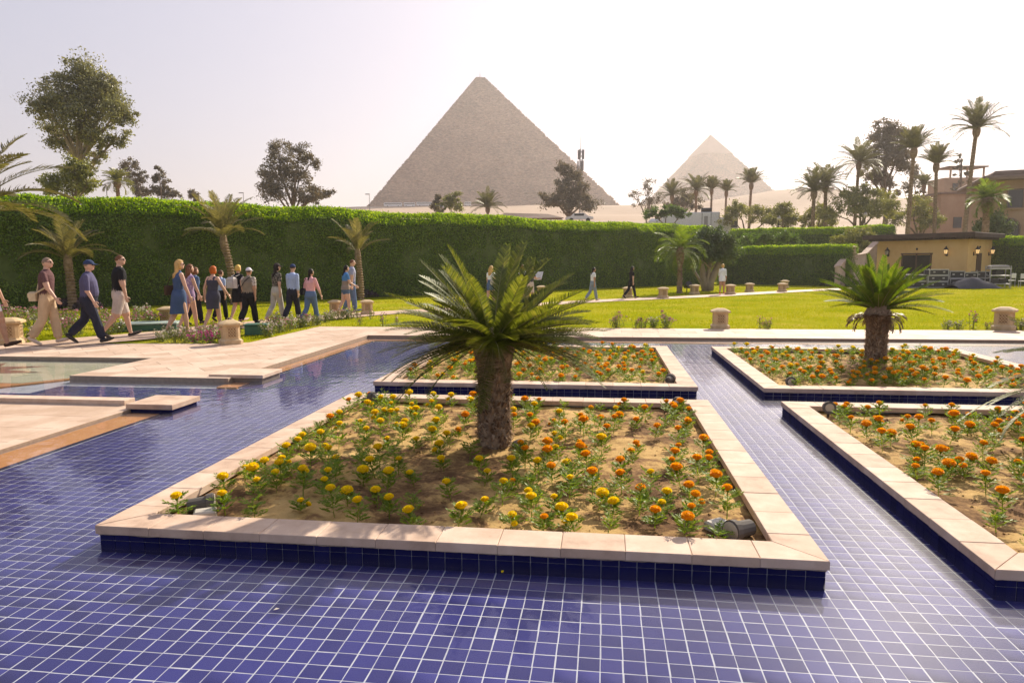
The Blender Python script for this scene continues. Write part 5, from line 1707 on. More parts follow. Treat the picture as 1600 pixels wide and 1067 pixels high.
# ------------------------------------------------------------------ stone bollard lamps
def bollard_meshes():
    S = .19
    b = MB()
    def ring(r, z, ch=.28): 
        c = r * (1 - ch)
        return [(-c, -r, z), (c, -r, z), (r, -c, z), (r, c, z), (c, r, z), (-c, r, z), (-r, c, z), (-r, -c, z)]
    b.loft([ring(.235, 0), ring(.235, .085), ring(.215, .10), ring(.19, .125)]); base = b.mesh('base', M['bollard'])
    b = MB(); b.loft([ring(.185, .122), ring(.18, .42)]); body = b.mesh('body', M['bollard'])
    b = MB(); b.loft([ring(.20, .418), ring(.245, .435), ring(.245, .475), ring(.19, .505), ring(.10, .54)]); cap = b.mesh('cap', M['bollard'])
    b = MB()                            # carved lattice panel: nine rings in a frame, facing -Y
    for i in range(3):
        for j in range(3):
            cx, cz = (i - 1) * .058, .27 + (j - 1) * .072
            pts = [Vector((cx + .026 * math.cos(k * math.pi / 4), 0, cz + .032 * math.sin(k * math.pi / 4))) for k in range(9)]
            b.tube(pts, .0075, 4, cap=False)
    for sx in (-.096, .096): b.box((sx, 0, .27), (.014, .014, .236))
    for z in (.152, .388): b.box((0, 0, z), (.178, .014, .014))
    lat = b.mesh('lattice', M['bollard'])
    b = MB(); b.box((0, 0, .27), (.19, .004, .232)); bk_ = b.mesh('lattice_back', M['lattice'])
    return base, body, cap, lat, bk_
BM = bollard_meshes()
def bollard(X, Y, label, sc=1.0, rz=0.0):
    p = gp(X, Y)
    r_ = empty('bollard_lamp', (p.x, p.y, gz(p.y)), rz)
    r_.scale = (sc * .93,) * 3
    tag(r_, label, 'bollard', 'carved stone bollard lamps')
    obj('base', BM[0], r_); obj('body', BM[1], r_); obj('cap', BM[2], r_)
    for k in range(4):
        a = k * math.pi / 2
        d = (.181 * math.sin(a), -.181 * math.cos(a), 0)
        l_ = obj('lattice_panel', BM[3], r_, loc=(d[0] * 1.03, d[1] * 1.03, 0), rot=(0, 0, a))
        obj('panel_back', BM[4], l_, loc=(0, .001, 0))
for X, Y, lab, sc, rz in ((361, 537, 'carved stone bollard on the terrace edge before the red haired woman', 1.0, R(32)), (18, 537, 'carved stone bollard beside the cut off walker and white flowering bush', 1.12, R(20)),
    (262, 506, 'carved stone bollard behind the blonde woman in blue', 1.0, .2), (524, 491, 'carved stone bollard beside the barefoot woman in shorts', 1.0, .1), (574, 491, 'carved stone bollard beyond the couple in blue', 1.0, .3),
    (1125, 513, 'carved stone bollard standing alone at the walk before the open lawn', 1.0, R(-10)), (1568, 515, 'carved stone bollard between two rose plants at the end of the walk', 1.08, R(-42)),
    (981, 465, 'small far bollard hidden behind the woman in black', 1.15, .2), (1036, 466, 'far bollard on the lawn path before the drooping palm', 1.15, .1), (1085, 460, 'far bollard near the ficus trunks', 1.15, .3),
    (1141, 460, 'far bollard beside the woman in white', 1.15, .2), (1171, 456, 'far bollard just past the woman in white, across the path', 1.1, .1), (1222, 456, 'far bollard in front of its twin near the low hedge', 1.1, .2), (1226, 450, 'far bollard behind its twin near the low hedge', 1.1, .2),
    (1284, 446, 'farthest bollard where the path meets the stair wall', 1.1, 0), (846, 462, 'far bollard behind the couple reading a map', 1.15, .2)):
    bollard(X, Y, lab, sc, rz)
# stone lamp on the stair wall
p = far(1331, 399, 50.8)
r_ = empty('bollard_lamp', (p.x, p.y, p.z + .1)); r_.scale = (1.1,) * 3
tag(r_, 'carved stone lamp on top of the pink stair wall', 'bollard', 'carved stone bollard lamps')
for k, nm in enumerate(('base', 'body', 'cap')): obj(nm, BM[k], r_)

# ------------------------------------------------------------------ rose bushes, purple beds, covers
def bush_mesh(seed, wx, wy, h, nst, nl, nfl, pet, stems_up=False):
    rg = np.random.default_rng(seed)
    b = MB()
    tips = []
    for _ in range(nst):
        x, y = rg.uniform(-1, 1) * wx * .6, rg.uniform(-1, 1) * wy * .6
        hh = h * rg.uniform(.55, 1.05)
        e = Vector((x * 1.5, y * 1.5, hh))
        m_ = Vector((x * 1.15, y * 1.15, hh * .55))
        b.tube([(x * .7, y * .7, 0), m_, e], [.006, .005, .003], 4, cap=False)
        tips.append((Vector((x * .7, y * .7, 0)), m_, e))
    P = []
    for _ in range(nl):
        a, m_, e = tips[rg.integers(0, nst)]
        t = rg.random() ** .8
        q = a.lerp(m_, t * 2) if t < .5 else m_.lerp(e, t * 2 - 1)
        P.append((q.x + rg.normal() * .05, q.y + rg.normal() * .05, max(.01, q.z + rg.normal() * .03)))
    V, F = cards(np.array(P), rg.normal(size=(nl, 3)) + [0, 0, .2], rg.uniform(.7, 1.3, nl) * .05, .6)
    leaves = mesh('leaves', V, F, M['rose'])
    st = b.mesh('stems', M['rachis'])
    fv, ff, o = [], [], 0
    for _ in range(nfl):
        a, m_, e = tips[rg.integers(0, nst)]
        c = np.array(m_.lerp(e, rg.uniform(.3, 1.05))) + rg.normal(size=3) * .035
        n = 12
        d = rg.normal(size=(n, 3)); d[:, 2] = np.abs(d[:, 2]) + .2
        d /= np.linalg.norm(d, axis=1, keepdims=True)
        v_, f_ = cards(c + d * .014, d + rg.normal(size=(n, 3)) * .5, rg.uniform(.8, 1.2, n) * .040, .9)
        fv.append(v_); ff.append(f_ + o); o += len(v_)
    fl = mesh('flowers', np.concatenate(fv), np.concatenate(ff), pet)
    return st, leaves, fl
BV_ = {}
BV_['pink'] = [bush_mesh(70 + k, .32, .28, .50, 14, 420, 26, M['pinkpetal']) for k in range(3)]
BV_['white'] = [bush_mesh(80 + k, .32, .28, .45, 14, 420, 34, M['whitepetal']) for k in range(2)]
BV_['magenta'] = [bush_mesh(85, .30, .26, .28, 14, 360, 40, M['magenta'])]
BV_['thin'] = [bush_mesh(90 + k, .20, .18, .50, 6, 130, 9, M['pinkpetal']) for k in range(2)]
def bush(kind, X, Y, sc, label, group, k=0, rz=0.0, sx=1.0):
    p = gp(X, Y)
    st, lv, fl = BV_[kind][k % len(BV_[kind])]
    r_ = empty('rose_bush', (p.x, p.y, gz(p.y) - .02), rz)
    sc *= .86
    r_.scale = (sc * sx, sc, sc)
    tag(r_, label, 'rose bush', group)
    obj('stems', st, r_); obj('leaves', lv, r_); tag(obj('flowers', fl, r_), kind='stuff')
GA, GB_, GC, GD = 'roses in the border behind the path', 'roses in the bed at the terrace edge', 'roses on the verge between terrace and path', 'roses along the poolside walk'
for k, (X, Y) in enumerate(((14, 505), (38, 512), (50, 500), (62, 515), (85, 508), (100, 500), (112, 512), (72, 497), (28, 497), (160, 512), (172, 505), (182, 520), (205, 508), (222, 512), (150, 500), (215, 498), (118, 525), (104, 522), (240, 508), (235, 500), (168, 522))):
    bush(('pink', 'white')[k % 4 == 3], X, Y, random.uniform(.9, 1.25), ('pink' if k % 4 != 3 else 'pale') + ' rose bush in the long border behind the men walking in line', GA, k, k * 1.3)
bush('white', 44, 534, 1.0, 'white flowering low bush beside the bollard near the cut off walker', GA, 0, .5)
for k, (X, Y, kd) in enumerate(((252, 533, 'white'), (272, 534, 'white'), (292, 534, 'pink'), (262, 528, 'white'), (285, 527, 'white'), (318, 527, 'pink'), (335, 522, 'pink'), (352, 518, 'pink'))):
    bush(kd, X, Y, .75, ('white' if kd == 'white' else 'pink') + ' rose bush in the bed beside the terrace bollard', GB_, k, k * 1.1)
for k, (X, Y) in enumerate(((310, 535), (328, 535), (342, 534), (318, 530), (335, 528))):
    bush('magenta', X, Y, .8, 'low magenta flowering plant at the foot of the terrace bollard', 'magenta plants by the bollard', k, k * 1.7)
for k, (X, Y) in enumerate(((418, 525), (432, 520), (446, 517), (458, 513), (470, 511), (482, 509), (496, 507), (508, 503), (425, 513), (440, 508), (516, 500), (530, 499), (545, 498))):
    bush(('white', 'pink')[k % 3 == 2], X, Y, random.uniform(.8, 1.1), ('pale' if k % 3 != 2 else 'pink') + ' rose bush on the verge in front of the woman in pink', GC, k, k * 1.9)
for k, (X, Y, s) in enumerate(((563, 508, .75), (600, 509, .9), (618, 508, .7), (580, 498, .8), (560, 497, .8), (372, 521, .8))):
    bush('thin', X, Y, s, 'thin young rose plant on the grass verge past the woman in pink' if k < 5 else 'thin young rose plant beside the dark green box', GC, k, k * 2.1)
for k, (X, Y, s, kd) in enumerate(((966, 512, .95, 'pink'), (1004, 512, .7, 'pink'), (1022, 511, .8, 'white'), (1040, 512, .95, 'pink'), (992, 512, .6, 'thin'), (1190, 513, .75, 'thin'), (1198, 513, .6, 'pink'), (1478, 514, .6, 'white'), (1498, 514, .65, 'white'), (1518, 513, 1.0, 'thin'), (1592, 515, .8, 'white'), (1545, 514, .5, 'pink'))):
    lab = 'rose bush of the clump at the walk behind the shaggy sago palm' if X < 1100 else ('small rose plant at the walk beside the lone bollard' if X < 1300 else 'pale rose plant near the end bollard of the walk')
    bush(kd, X, Y, s, lab, GD, k, k * 1.2)
def purple_bed(X, Y, w, label, seed):
    rg = np.random.default_rng(seed)
    p = gp(X, Y)
    n = 900
    a = rg.uniform(0, 2 * np.pi, n); r = np.sqrt(rg.random(n))
    z = .42 * np.sqrt(np.clip(1 - r * r, 0, 1)) * rg.uniform(.4, 1.1, n)
    V, F = cards(np.stack([r * w * np.cos(a), r * w * .7 * np.sin(a), z + .03], 1), rg.normal(size=(n, 3)) + [0, 0, .6], rg.uniform(.7, 1.3, n) * .11, .5)
    r_ = empty('purple_plant', (p.x, p.y, gz(p.y)))
    tag(r_, label, 'plant', 'dark purple ground plants around palm trunks')
    obj('leaves', mesh('leaves', V, F, M['purple']), r_)
    b = MB()
    for k in range(9): b.tube([(0, 0, 0), (math.cos(k * .7) * w * .4, math.sin(k * .7) * w * .3, .2)], .01, 4)
    b.obj('stems', M['bark'], r_)
purple_bed(112, 482, .85, 'dark purple leafy plant around the palm behind the men', 101)
purple_bed(138, 484, .6, 'smaller dark purple plant beside the man in navy', 102)
purple_bed(566, 465, .95, 'dark purple leafy mound around the sparse date palm', 103)
purple_bed(1320, 447, 1.8, 'sprawling dark twiggy plants in front of the low hedge', 104)
# green service covers
def cover(X, Y, d, label, lid, rz):
    p = gp(X, Y)
    r_ = empty('service_box', (p.x, p.y, gz(p.y)), rz)
    tag(r_, label, 'box')
    b = MB(); b.box((0, 0, d[2] / 2), d, bev=.02); b.obj('body', M['greenbox'], r_)
    b = MB(); b.box((0, 0, d[2] + .018), (d[0] + .04, d[1] + .04, .035), bev=.01); b.obj('lid', M[lid], r_)
cover(232, 515, (1.5, .8, .16), 'long low green service cover with pale lid beside the blonde woman', 'greenlid', R(15))
cover(402, 522, (.5, .4, .22), 'small dark green service box behind the rose verge', 'greenbox', R(10))
# lawn floodlights
for X, Y, lab in ((600, 462, 'small black floodlight on the lawn near the sparse date palm'), (1073, 456, 'small black floodlight on the lawn between drooping palm and ficus')):
    p = gp(X, Y)
    r_ = empty('floodlight', (p.x, p.y, gz(p.y)), R(-60))
    tag(r_, lab, 'floodlight', 'lawn floodlights')
    b = MB(); b.tube([(0, 0, 0), (0, 0, .25)], .03, 6); b.obj('stake', M['blackmetal'], r_)
    b = MB(); b.tube([(-.2, 0, .3), (.05, 0, .40), (.22, 0, .46)], [.1, .2, .24], 12); b.obj('lamp_head', M['blackmetal'], r_)
# ------------------------------------------------------------------ marigolds
def marigold_foliage(seed, h):
    """stem with feathery leaves: V, F4, mi (0 leaf, 1 stem)"""
    rg = np.random.default_rng(seed)
    Vs, Fs, Ms = [], [], []
    def quad(a, b_, w0, w1, m):
        a, b_ = np.array(a), np.array(b_)
        d = b_ - a
        s = np.cross(d, rg.normal(size=3)); s /= np.linalg.norm(s) + 1e-9
        o = len(Vs)
        Vs.extend([a - s * w0, a + s * w0, b_ + s * w1, b_ - s * w1]); Fs.append((o, o + 1, o + 2, o + 3)); Ms.append(m)
    top = np.array([rg.normal() * .02, rg.normal() * .02, h])
    for k in range(4):
        a, b_ = top * (k / 4), top * ((k + 1) / 4)
        quad(a, b_, .004, .0035, 1); quad(a, b_, .004, .0035, 1)
    nl = 15
    for i in range(nl):
        t = .22 + .74 * i / nl
        base = top * t
        az = i * 2.4 + rg.normal() * .3
        ln = .098 * rg.uniform(.7, 1.15) * (1.15 - .5 * abs(t - .6))
        el = rg.uniform(.2, .9)
        d = np.array([math.cos(az) * math.cos(el), math.sin(az) * math.cos(el), math.sin(el)])
        tip = base + d * ln + np.array([0, 0, -.012])
        quad(base, tip, .0015, .001, 1)
        sd = np.cross(d, [0, 0, 1.0]); sd /= np.linalg.norm(sd) + 1e-9
        for q in range(5):
            f = .25 + .17 * q
            c = base + (tip - base) * f
            for s in (-1, 1):
                e = sd * s * .75 + d * .65 + np.array([0, 0, rg.normal() * .15])
                l = .039 * (1.1 - .55 * abs(f - .5)) * rg.uniform(.8, 1.2)
                m_, n_ = c + e * l * .5, np.cross(e, d)
                wv = np.cross(e, [0, 0, 1.0] + rg.normal(size=3) * .3); wv /= np.linalg.norm(wv) + 1e-9
                o = len(Vs)
                Vs.extend([c, m_ + wv * l * .21, c + e * l, m_ - wv * l * .21]); Fs.append((o, o + 1, o + 2, o + 3)); Ms.append(0)
        o = len(Vs)
        wv = sd
        Vs.extend([tip - d * .008, tip + d * .008 + wv * .006, tip + d * .028, tip + d * .008 - wv * .006]); Fs.append((o, o + 1, o + 2, o + 3)); Ms.append(0)
    return np.array(Vs), np.array(Fs), np.array(Ms), top

def marigold_flower(seed, r):
    """pompom of layered petals on a green cup, centred above its own origin"""
    rg = np.random.default_rng(seed)
    n = 95
    i = np.arange(n)
    zc = 1 - 1.25 * (i + .5) / n
    ph = i * 2.39996
    s = np.sqrt(np.clip(1 - zc * zc, 0, 1))
    d = np.stack([np.cos(ph) * s, np.sin(ph) * s, zc], 1) + rg.normal(size=(n, 3)) * .10
    d /= np.linalg.norm(d, axis=1, keepdims=True)
    sc = np.array([1, 1, .68])
    P = d * r * .80 * sc
    up = np.array([0, 0, 1.0])
    side = np.cross(d, up + rg.normal(size=(n, 3)) * .2); side /= np.linalg.norm(side, axis=1, keepdims=True) + 1e-9
    L = r * .42
    a = P - side * L * .42 - d * L * .3
    b_ = P + side * L * .42 - d * L * .3
    c = P + side * L * .50 + d * L * .55 * sc
    e = P - side * L * .50 + d * L * .55 * sc
    V = np.stack([a, b_, c, e], 1).reshape(-1, 3)
    F = np.arange(4 * n).reshape(n, 4)
    # core
    b = MB(); b.ell((0, 0, 0), (r * .82, r * .82, r * .56), 10, 6)
    cV, cF = np.array(b.V), np.array(b.F)
    g = MB(); g.tube([(0, 0, -r * 1.15), (0, 0, -r * .75), (0, 0, -r * .35)], [.004, r * .30, r * .42], 6, cap=False)
    gV, gF = np.array(g.V), np.array(g.F)
    V, F, mi = joinVF([(V, F, 0), (cV, cF, 0), (gV, gF, 1)])
    V[:, 2] += r * .9
    return V, F, mi

FSC = 1.0
FOL = [marigold_foliage(200 + k, h) for k, h in enumerate((.10, .12, .145, .165, .19, .13, .155))]
FOLM = [mesh('marigold_foliage', V, F, [M['marileaf'], M['marileaf']], mi) for V, F, mi, _ in FOL]
FLW = [marigold_flower(230 + k, r) for k, r in enumerate((.037, .042, .047, .032))]
FLM = {c: [mesh('flower', V, F, [M[c], M['marileaf']], mi) for V, F, mi in FLW] for c in ('yellow', 'orange')}

def scatter(key, spacing, seed, avoid):
    rg = np.random.default_rng(seed)
    lo, hi = .33, PS - .33
    pts = []
    for _ in range(9000):
        p = rg.uniform(lo, hi, 2)
        if any((p[0] - a) ** 2 + (p[1] - c) ** 2 < r * r for a, c, r in avoid): continue
        sp = spacing * (.98 + .75 * mnoise.noise((p[0] * 1.3, p[1] * 1.3, seed)))
        if all((p[0] - q[0]) ** 2 + (p[1] - q[1]) ** 2 > sp * sp for q in pts): pts.append(p)
    return pts
plants = []
def pcol(key, u, v, rg):
    r = rg.random()
    if key == 'A':
        w = 1 / (1 + math.exp(-((u + .35) * 2.0 + (v - 5.8) * .9)))
    elif key == 'B':
        w = 1 / (1 + math.exp(-((u + 1.2) * 1.2 - (v - 11.6) * 1.1)))
    elif key == 'C':
        w = 1 / (1 + math.exp((v - 11.9) * 2.2))
    else: w = 1.0
    return 'orange' if r < w else 'yellow'
av = dict(A=[(2.1, 2.43, .34), (.37, .51, .16), (3.98, .49, .2)], B=[(.2, .75, .2)], C=[(2.45, 3.01, .38)], D=[(2.17, 2.17, .35), (.36, 3.85, .15)])
for key, spc in (('A', .212), ('B', .222), ('C', .222), ('D', .228)):
    rg = np.random.default_rng(ord(key) * 3)
    for p in scatter(key, spc, ord(key), av[key]):
        a, c = PL[key]
        u, v = a + p[0], c + p[1]
        w = W(u, v, soil_z(a, c, p[0], p[1]) - .004)
        inview = abs(w.x) < .80 * w.y
        da = [math.hypot(p[0] - q[0], p[1] - q[1]) for q in av[key]]
        zone = 'close to the palm trunk' if key != 'B' and da[0] < .75 else ('by the spotlight' if any(d < .5 for d in da[1:]) else
               ('on the pool side' if p[1] < .62 else ('on the channel side' if (p[0] < .62) != (key in 'AB') and (p[0] < .62 or p[0] > PS - .62) else
               ('off the channel' if p[0] < .62 or p[0] > PS - .62 else ('on the lawn side' if p[1] > PS - .62 else 'in the open middle')))))
        plants.append((w.y + (0 if inview else 1000), w, key, pcol(key, u, v, rg), rg.random(), rg.random(), rg.random(), zone))
plants.sort(key=lambda t: t[0])
pn = {'A': 'in the shaggy palm bed', 'B': 'in the bed behind the shaggy palm', 'C': 'in the bright palm bed', 'D': 'in the staked spotlight bed'}
bulk = []
for i, (dist_, w, key, colr, r1, r2, r3, zone) in enumerate(plants):
    fi = int(r1 * len(FOL)) % len(FOL)
    bloom = r2 < .8
    two = r2 < .12
    top = FOL[fi][3]
    rz = r3 * 6.28
    sc = .74 + .3 * r2 if bloom else .66 + .3 * r3
    fl = []
    if bloom: fl.append((int(r3 * 3), (top[0], top[1], top[2] - .004), (r3 - .5) * .5))
    if two: fl.append((3, (top[0] + .05, top[1] - .02, top[2] - .045), .5))
    if i < 300:
        o = obj('marigold', FOLM[fi], None, loc=w, rot=(0, 0, rz), scale=sc)
        st = 'twin headed' if two else ('blooming' if bloom else 'leafy')
        hgt = 'short' if FOL[fi][3][2] * sc < .105 else ('tall' if FOL[fi][3][2] * sc > .145 else 'medium')
        lab = ('%s %s%s marigold %s %s' % (hgt, 'twin headed ' if two else '', colr, zone, pn[key])) if bloom else ('%s flowerless marigold %s %s' % (hgt, zone, pn[key]))
        tag(o, lab, 'flower', 'marigolds ' + pn[key])
        for (f, l, tl) in fl:
            obj('flower', FLM[colr][f], o, loc=l, rot=(tl, tl * .6, 0), scale=.78 + .42 * ((r1 * 7.3) % 1))
    else:
        Mx = Matrix.Translation(w) @ Matrix.Rotation(rz, 4, 'Z') @ Matrix.Scale(sc, 4)
        V, F, mi, _ = FOL[fi]
        bulk.append((xform(V, Mx), F, 0))
        for (f, l, tl) in fl:
            V, F, mi = FLW[f]
            m2 = np.where(mi == 0, 1 if colr == 'yellow' else 2, 0)
            bulk.append((xform(V, Mx @ Matrix.Translation(l) @ Euler((tl, tl * .6, 0)).to_matrix().to_4x4()), F, m2))
if bulk:
    V, F, mi = joinVF(bulk)
    tag(obj('marigolds_beyond', mesh('marigolds_beyond', V, F, [M['marileaf'], M['yellow'], M['orange']], mi)), 'mass of more distant marigolds filling the beds', 'flowers', kind='stuff')

# ------------------------------------------------------------------ sago palms
def sago(key, du, dv, H, r, nf, L, label, seed, leaf, el_hi, el_lo, droop, lean=0.0, lw=.0125, dead=0, extra=()):
    rg = np.random.default_rng(seed)
    a, c = PL[key]
    p = W(a + du, c + dv, soil_z(a, c, du, dv) - .03)
    root = empty('sago_palm', p)
    tag(root, label, 'palm', 'sago palms in the planters')
    b = MB()
    b.loft([[(rr * math.cos(k * math.pi / 8), rr * math.sin(k * math.pi / 8), z) for k in range(16)] for rr, z in ((r * 1.12, 0), (r, .1), (r * .98, H * .5), (r * 1.02, H * .8), (r * 1.25, H), (r * .9, H + .12), (r * .3, H + .2))])
    # leaf base scales
    n = int(1500 * H)
    for i in range(n):
        t = rg.random()
        ph = rg.uniform(0, 6.283)
        z = t * H * 1.02
        rr = r * (1.0 + .22 * max(0, (t - .8) / .2)) * (1.1 if t < .05 else 1)
        ln = rg.uniform(.04, .095)
        cph, sph = math.cos(ph), math.sin(ph)
        q = Vector((cph * rr * .97, sph * rr * .97, z))
        tp_ = q + Vector((cph * ln * .45, sph * ln * .45, ln * rg.uniform(-.5, 1.0)))
        sd = Vector((-sph, cph, 0)) * rg.uniform(.009, .018)
        b.add([q - sd, q + sd, tp_ + sd * .3, tp_ - sd * .3], [(0, 1, 2, 3)], 1)
    b.obj('trunk', [M['cycadbark'], M['scale']], root)
    kinds = []
    for k, dr in enumerate((droop * .6, droop, droop * 1.45)):
        V, F, mi = frond(L, 56, .12, dr, 0, lw, .10, .50, .05, .06, seed * 7 + k, rr=.009)
        kinds.append(mesh('frond', V, F, [leaf, M['rachis']], mi))
    for i in range(nf):
        f = i / nf
        el = el_hi + (el_lo - el_hi) * f ** .62 + rg.normal() * 7
        az = i * 2.39996 + rg.normal() * .25
        o = obj('frond', kinds[min(2, int(f * 1.9 + rg.random() * 1.1))], root, loc=(math.cos(az + 1.57) * r * .5, math.sin(az + 1.57) * r * .5, H + .06), scale=float(rg.uniform(.82, 1.08)))
        Mx = Matrix.Rotation(az, 4, 'Z') @ Matrix.Rotation(R(el), 4, 'X')
        if lean: Mx = Matrix.Rotation(lean * math.sin(math.radians(max(0, el))), 4, 'Y') @ Mx
        o.rotation_euler = Mx.to_euler()
    for az, el, s in extra:
        o = obj('frond', kinds[1], root, loc=(0, 0, H + .1), scale=s)
        o.rotation_euler = (Matrix.Rotation(R(az), 4, 'Z') @ Matrix.Rotation(R(el), 4, 'X')).to_euler()
    if dead:
        V, F, mi = frond(.34, 16, .12, 1.3, 0, .018, .05, .2, .5, .3, seed + 3, rr=.012)
        dm = mesh('dry_frond', V, F, [M['dryleaf'], M['dryleaf']], mi)
        for i in range(dead):
            az = i * 2.4
            o = obj('dry_frond', dm, root, loc=(math.cos(az + 1.57) * r, math.sin(az + 1.57) * r, H - .02 - .05 * rg.random()), scale=float(rg.uniform(.7, 1.1)))
            o.rotation_euler = (Matrix.Rotation(az, 4, 'Z') @ Matrix.Rotation(R(rg.uniform(-35, 25)), 4, 'X')).to_euler()
    return root
sago('A', 2.12, 2.47, .93, .152, 150, .97, 'large sago palm with shaggy trunk and wind blown fronds', 301, M['sago'], 60, -8, .46, lean=.26, extra=((-28, 66, 1.12), (-40, 52, 1.15), (-18, 75, 1.0), (-52, 40, 1.05)))
sago('C', 2.45, 3.01, .84, .165, 58, .95, 'sago palm with bright green upright fronds above a skirt of dry leaves', 302, M['sago_light'], 80, 22, .42, dead=26, lw=.016)
sago('D', 2.17, 2.17, .62, .17, 56, 1.15, 'sago palm standing mostly out of sight, its fronds reaching over the spotlight planter', 303, M['sago'], 75, -8, .9, extra=((95, 12, 1.15), (78, 8, 1.2), (102, 22, 1.1)))

# ------------------------------------------------------------------ spotlights, cables, rocks in the beds
def spot(key, du, dv, rz, kind, label):
    a, c = PL[key]
    p = W(a + du, c + dv, soil_z(a, c, du, dv))
    r_ = empty('garden_spotlight', p, rz)
    tag(r_, label, 'spotlight', 'small spotlights in the flower beds')
    if kind == 'box':
        b = MB(); b.tube([(-.10, 0, .055), (.02, 0, .06), (.025, 0, .06), (.07, 0, .065)], [.050, .055, .066, .068], 14); b.obj('lamp_head', M['greyplastic'], r_, smooth=False)
        b = MB(); b.tube([(.071, 0, .065), (.074, 0, .065)], .058, 14); b.obj('lens', M['lens'], r_)
        b = MB(); b.box((.02, -.15, .035), (.14, .10, .07), bev=.012); b.obj('junction_box', M['paleplastic'], r_)
        pts = [(.08, -.13, .04)] + [(.08 + .09 * math.sin(t * 3), -.13 + .2 * t, .03 + .05 * math.sin(t * 3.1)) for t in np.linspace(.1, 1, 9)] + [(.16, .12, .02), (.24, .20, -.01)]
        b = MB(); b.tube(pts, .009, 6); b.obj('cable', M['greyplastic'], r_, smooth=True)
    else:
        b = MB(); b.tube([(0, 0, -.02), (0, 0, .07)], .014, 6); b.obj('stake', M['greyplastic'], r_)
        b = MB(); b.tube([(-.09, 0, .10), (.0, 0, .105), (.005, 0, .105), (.05, 0, .11)], [.04, .05, .066, .068], 16); b.obj('lamp_head', M['greyplastic'], r_)
        b = MB(); b.tube([(.0505, 0, .11), (.054, 0, .11)], .045, 16); b.obj('lens', M['lens'], r_)
        b = MB(); b.tube([(-.09, 0, .10), (-.13, .03, .12), (-.14, .06, .05), (-.1, .12, 0)], .006, 5); b.obj('cable', M['blackmetal'], r_, smooth=True)
spot('A', .40, .52, R(20), 'box', 'grey spotlight with pale junction box in the yellow corner of the bed')
spot('A', 3.95, .46, R(-150), 'box', 'grey spotlight with pale junction box and looped cable in the orange corner')
spot('D', .37, 3.86, R(-100), 'stake', 'round grey spotlight on a stake in the corner of the orange bed')
spot('C', .42, .40, R(-95), 'stake', 'round spotlight lying low in the corner of the bright palm bed')
spot('B', 4.02, .42, R(60), 'stake', 'grey spotlight at the corner of the bed nearest the tiled channel')
spot('A', 3.95, 3.98, R(60), 'stake', 'grey spotlight half hidden among orange marigolds at the channel crossing')
spot('A', .45, 3.9, R(150), 'stake', 'grey spotlight hidden among yellow marigolds in the far corner')
def rock(key, du, dv, s, label, seed):
    a, c = PL[key]
    p = W(a + du, c + dv, soil_z(a, c, du, dv) + s[2] * .3)
    b = MB(); b.ell((0, 0, 0), s, 14, 10)
    V = [tuple(Vector(v) * (1 + .28 * mnoise.noise(Vector(v) * 14 + Vector((seed, 0, 0))))) for v in b.V]
    o = obj('rock', mesh('rock', V, b.F, M['rock'], smooth=True), None, loc=p, rot=(0, 0, seed))
    tag(o, label, 'rock', 'rocks in the beds')
rock('A', 2.36, 2.40, (.075, .06, .055), 'pale rock beside the shaggy sago trunk', 1.0)
rock('B', .42, .46, (.085, .06, .08), 'dark pointed rock in the corner of the bed behind the palm', 2.0)
rock('B', .58, .46, (.07, .05, .045), 'pale flat rock next to the dark pointed rock', 3.0)
def floating_petal(u, v, c, label, seed):
    b = MB()
    b.add([(-.014, 0, .0), (0, -.008, .003), (.015, 0, .001), (0, .009, .004), (-.014, 0, .0015), (0, -.008, .0045), (.015, 0, .0025), (0, .009, .0055)], [(3, 2, 1, 0), (4, 5, 6, 7), (0, 1, 5, 4), (1, 2, 6, 5), (2, 3, 7, 6), (3, 0, 4, 7)])
    o = b.obj('petal', M[c], None, loc=W(u, v, WATER + .002), rot=(0, 0, seed))
    tag(o, label, 'petal')
floating_petal(-1.62, 3.05, 'whitepetal', 'small white petal floating on the water before the shaggy palm planter', .5)
floating_petal(-.55, 3.60, 'yellow', 'yellow petal floating close to the tiled planter wall', 1.2)
floating_petal(2.35, 3.3, 'dryleaf', 'small dry leaf floating at the mouth of the tiled channel', 2.2)
# ------------------------------------------------------------------ people
CM = {}
def cloth(name, col, rough=.9, var=.15, pattern=None):
    key = name
    if key in CM: return CM[key]
    m, nt, p = mat(name)
    tc = nt.nodes.new('ShaderNodeTexCoord')
    n1 = N(nt, 'TexNoise', i_Scale=6.0, i_Detail=4.0)
    nt.links.new(tc.outputs['Object'], n1.inputs['Vector'])
    r = ramp(nt, n1.outputs[0], [(.3, tuple(c * (1 - var) for c in col)), (.7, tuple(min(1, c * (1 + var)) for c in col))])
    src = r.outputs[0]
    if pattern:
        v = N(nt, 'TexNoise' if pattern[0] == 'blot' else 'TexVoronoi', i_Scale=pattern[2])
        nt.links.new(tc.outputs['Object'], v.inputs['Vector'])
        rr = ramp(nt, v.outputs[0], [(pattern[3], (0, 0, 0)), (pattern[3] + .04, (1, 1, 1))])
        mx = nt.nodes.new('ShaderNodeMix'); mx.data_type = 'RGBA'
        nt.links.new(rr.outputs[0], mx.inputs[0]); nt.links.new(src, mx.inputs[6]); mx.inputs[7].default_value = (*pattern[1], 1)
        src = mx.outputs[2]
    nt.links.new(src, p.inputs['Base Color'])
    p.inputs['Roughness'].default_value = rough
    p.inputs['Specular IOR Level'].default_value = .15
    wv = N(nt, 'TexNoise', i_Scale=14.0, i_Detail=3.0, i_Distortion=1.0)
    nt.links.new(tc.outputs['Object'], wv.inputs['Vector'])
    b = N(nt, 'Bump', i_Strength=.5, i_Distance=.02)
    nt.links.new(wv.outputs[0], b.inputs['Height']); nt.links.new(b.outputs[0], p.inputs['Normal'])
    CM[key] = m
    return m
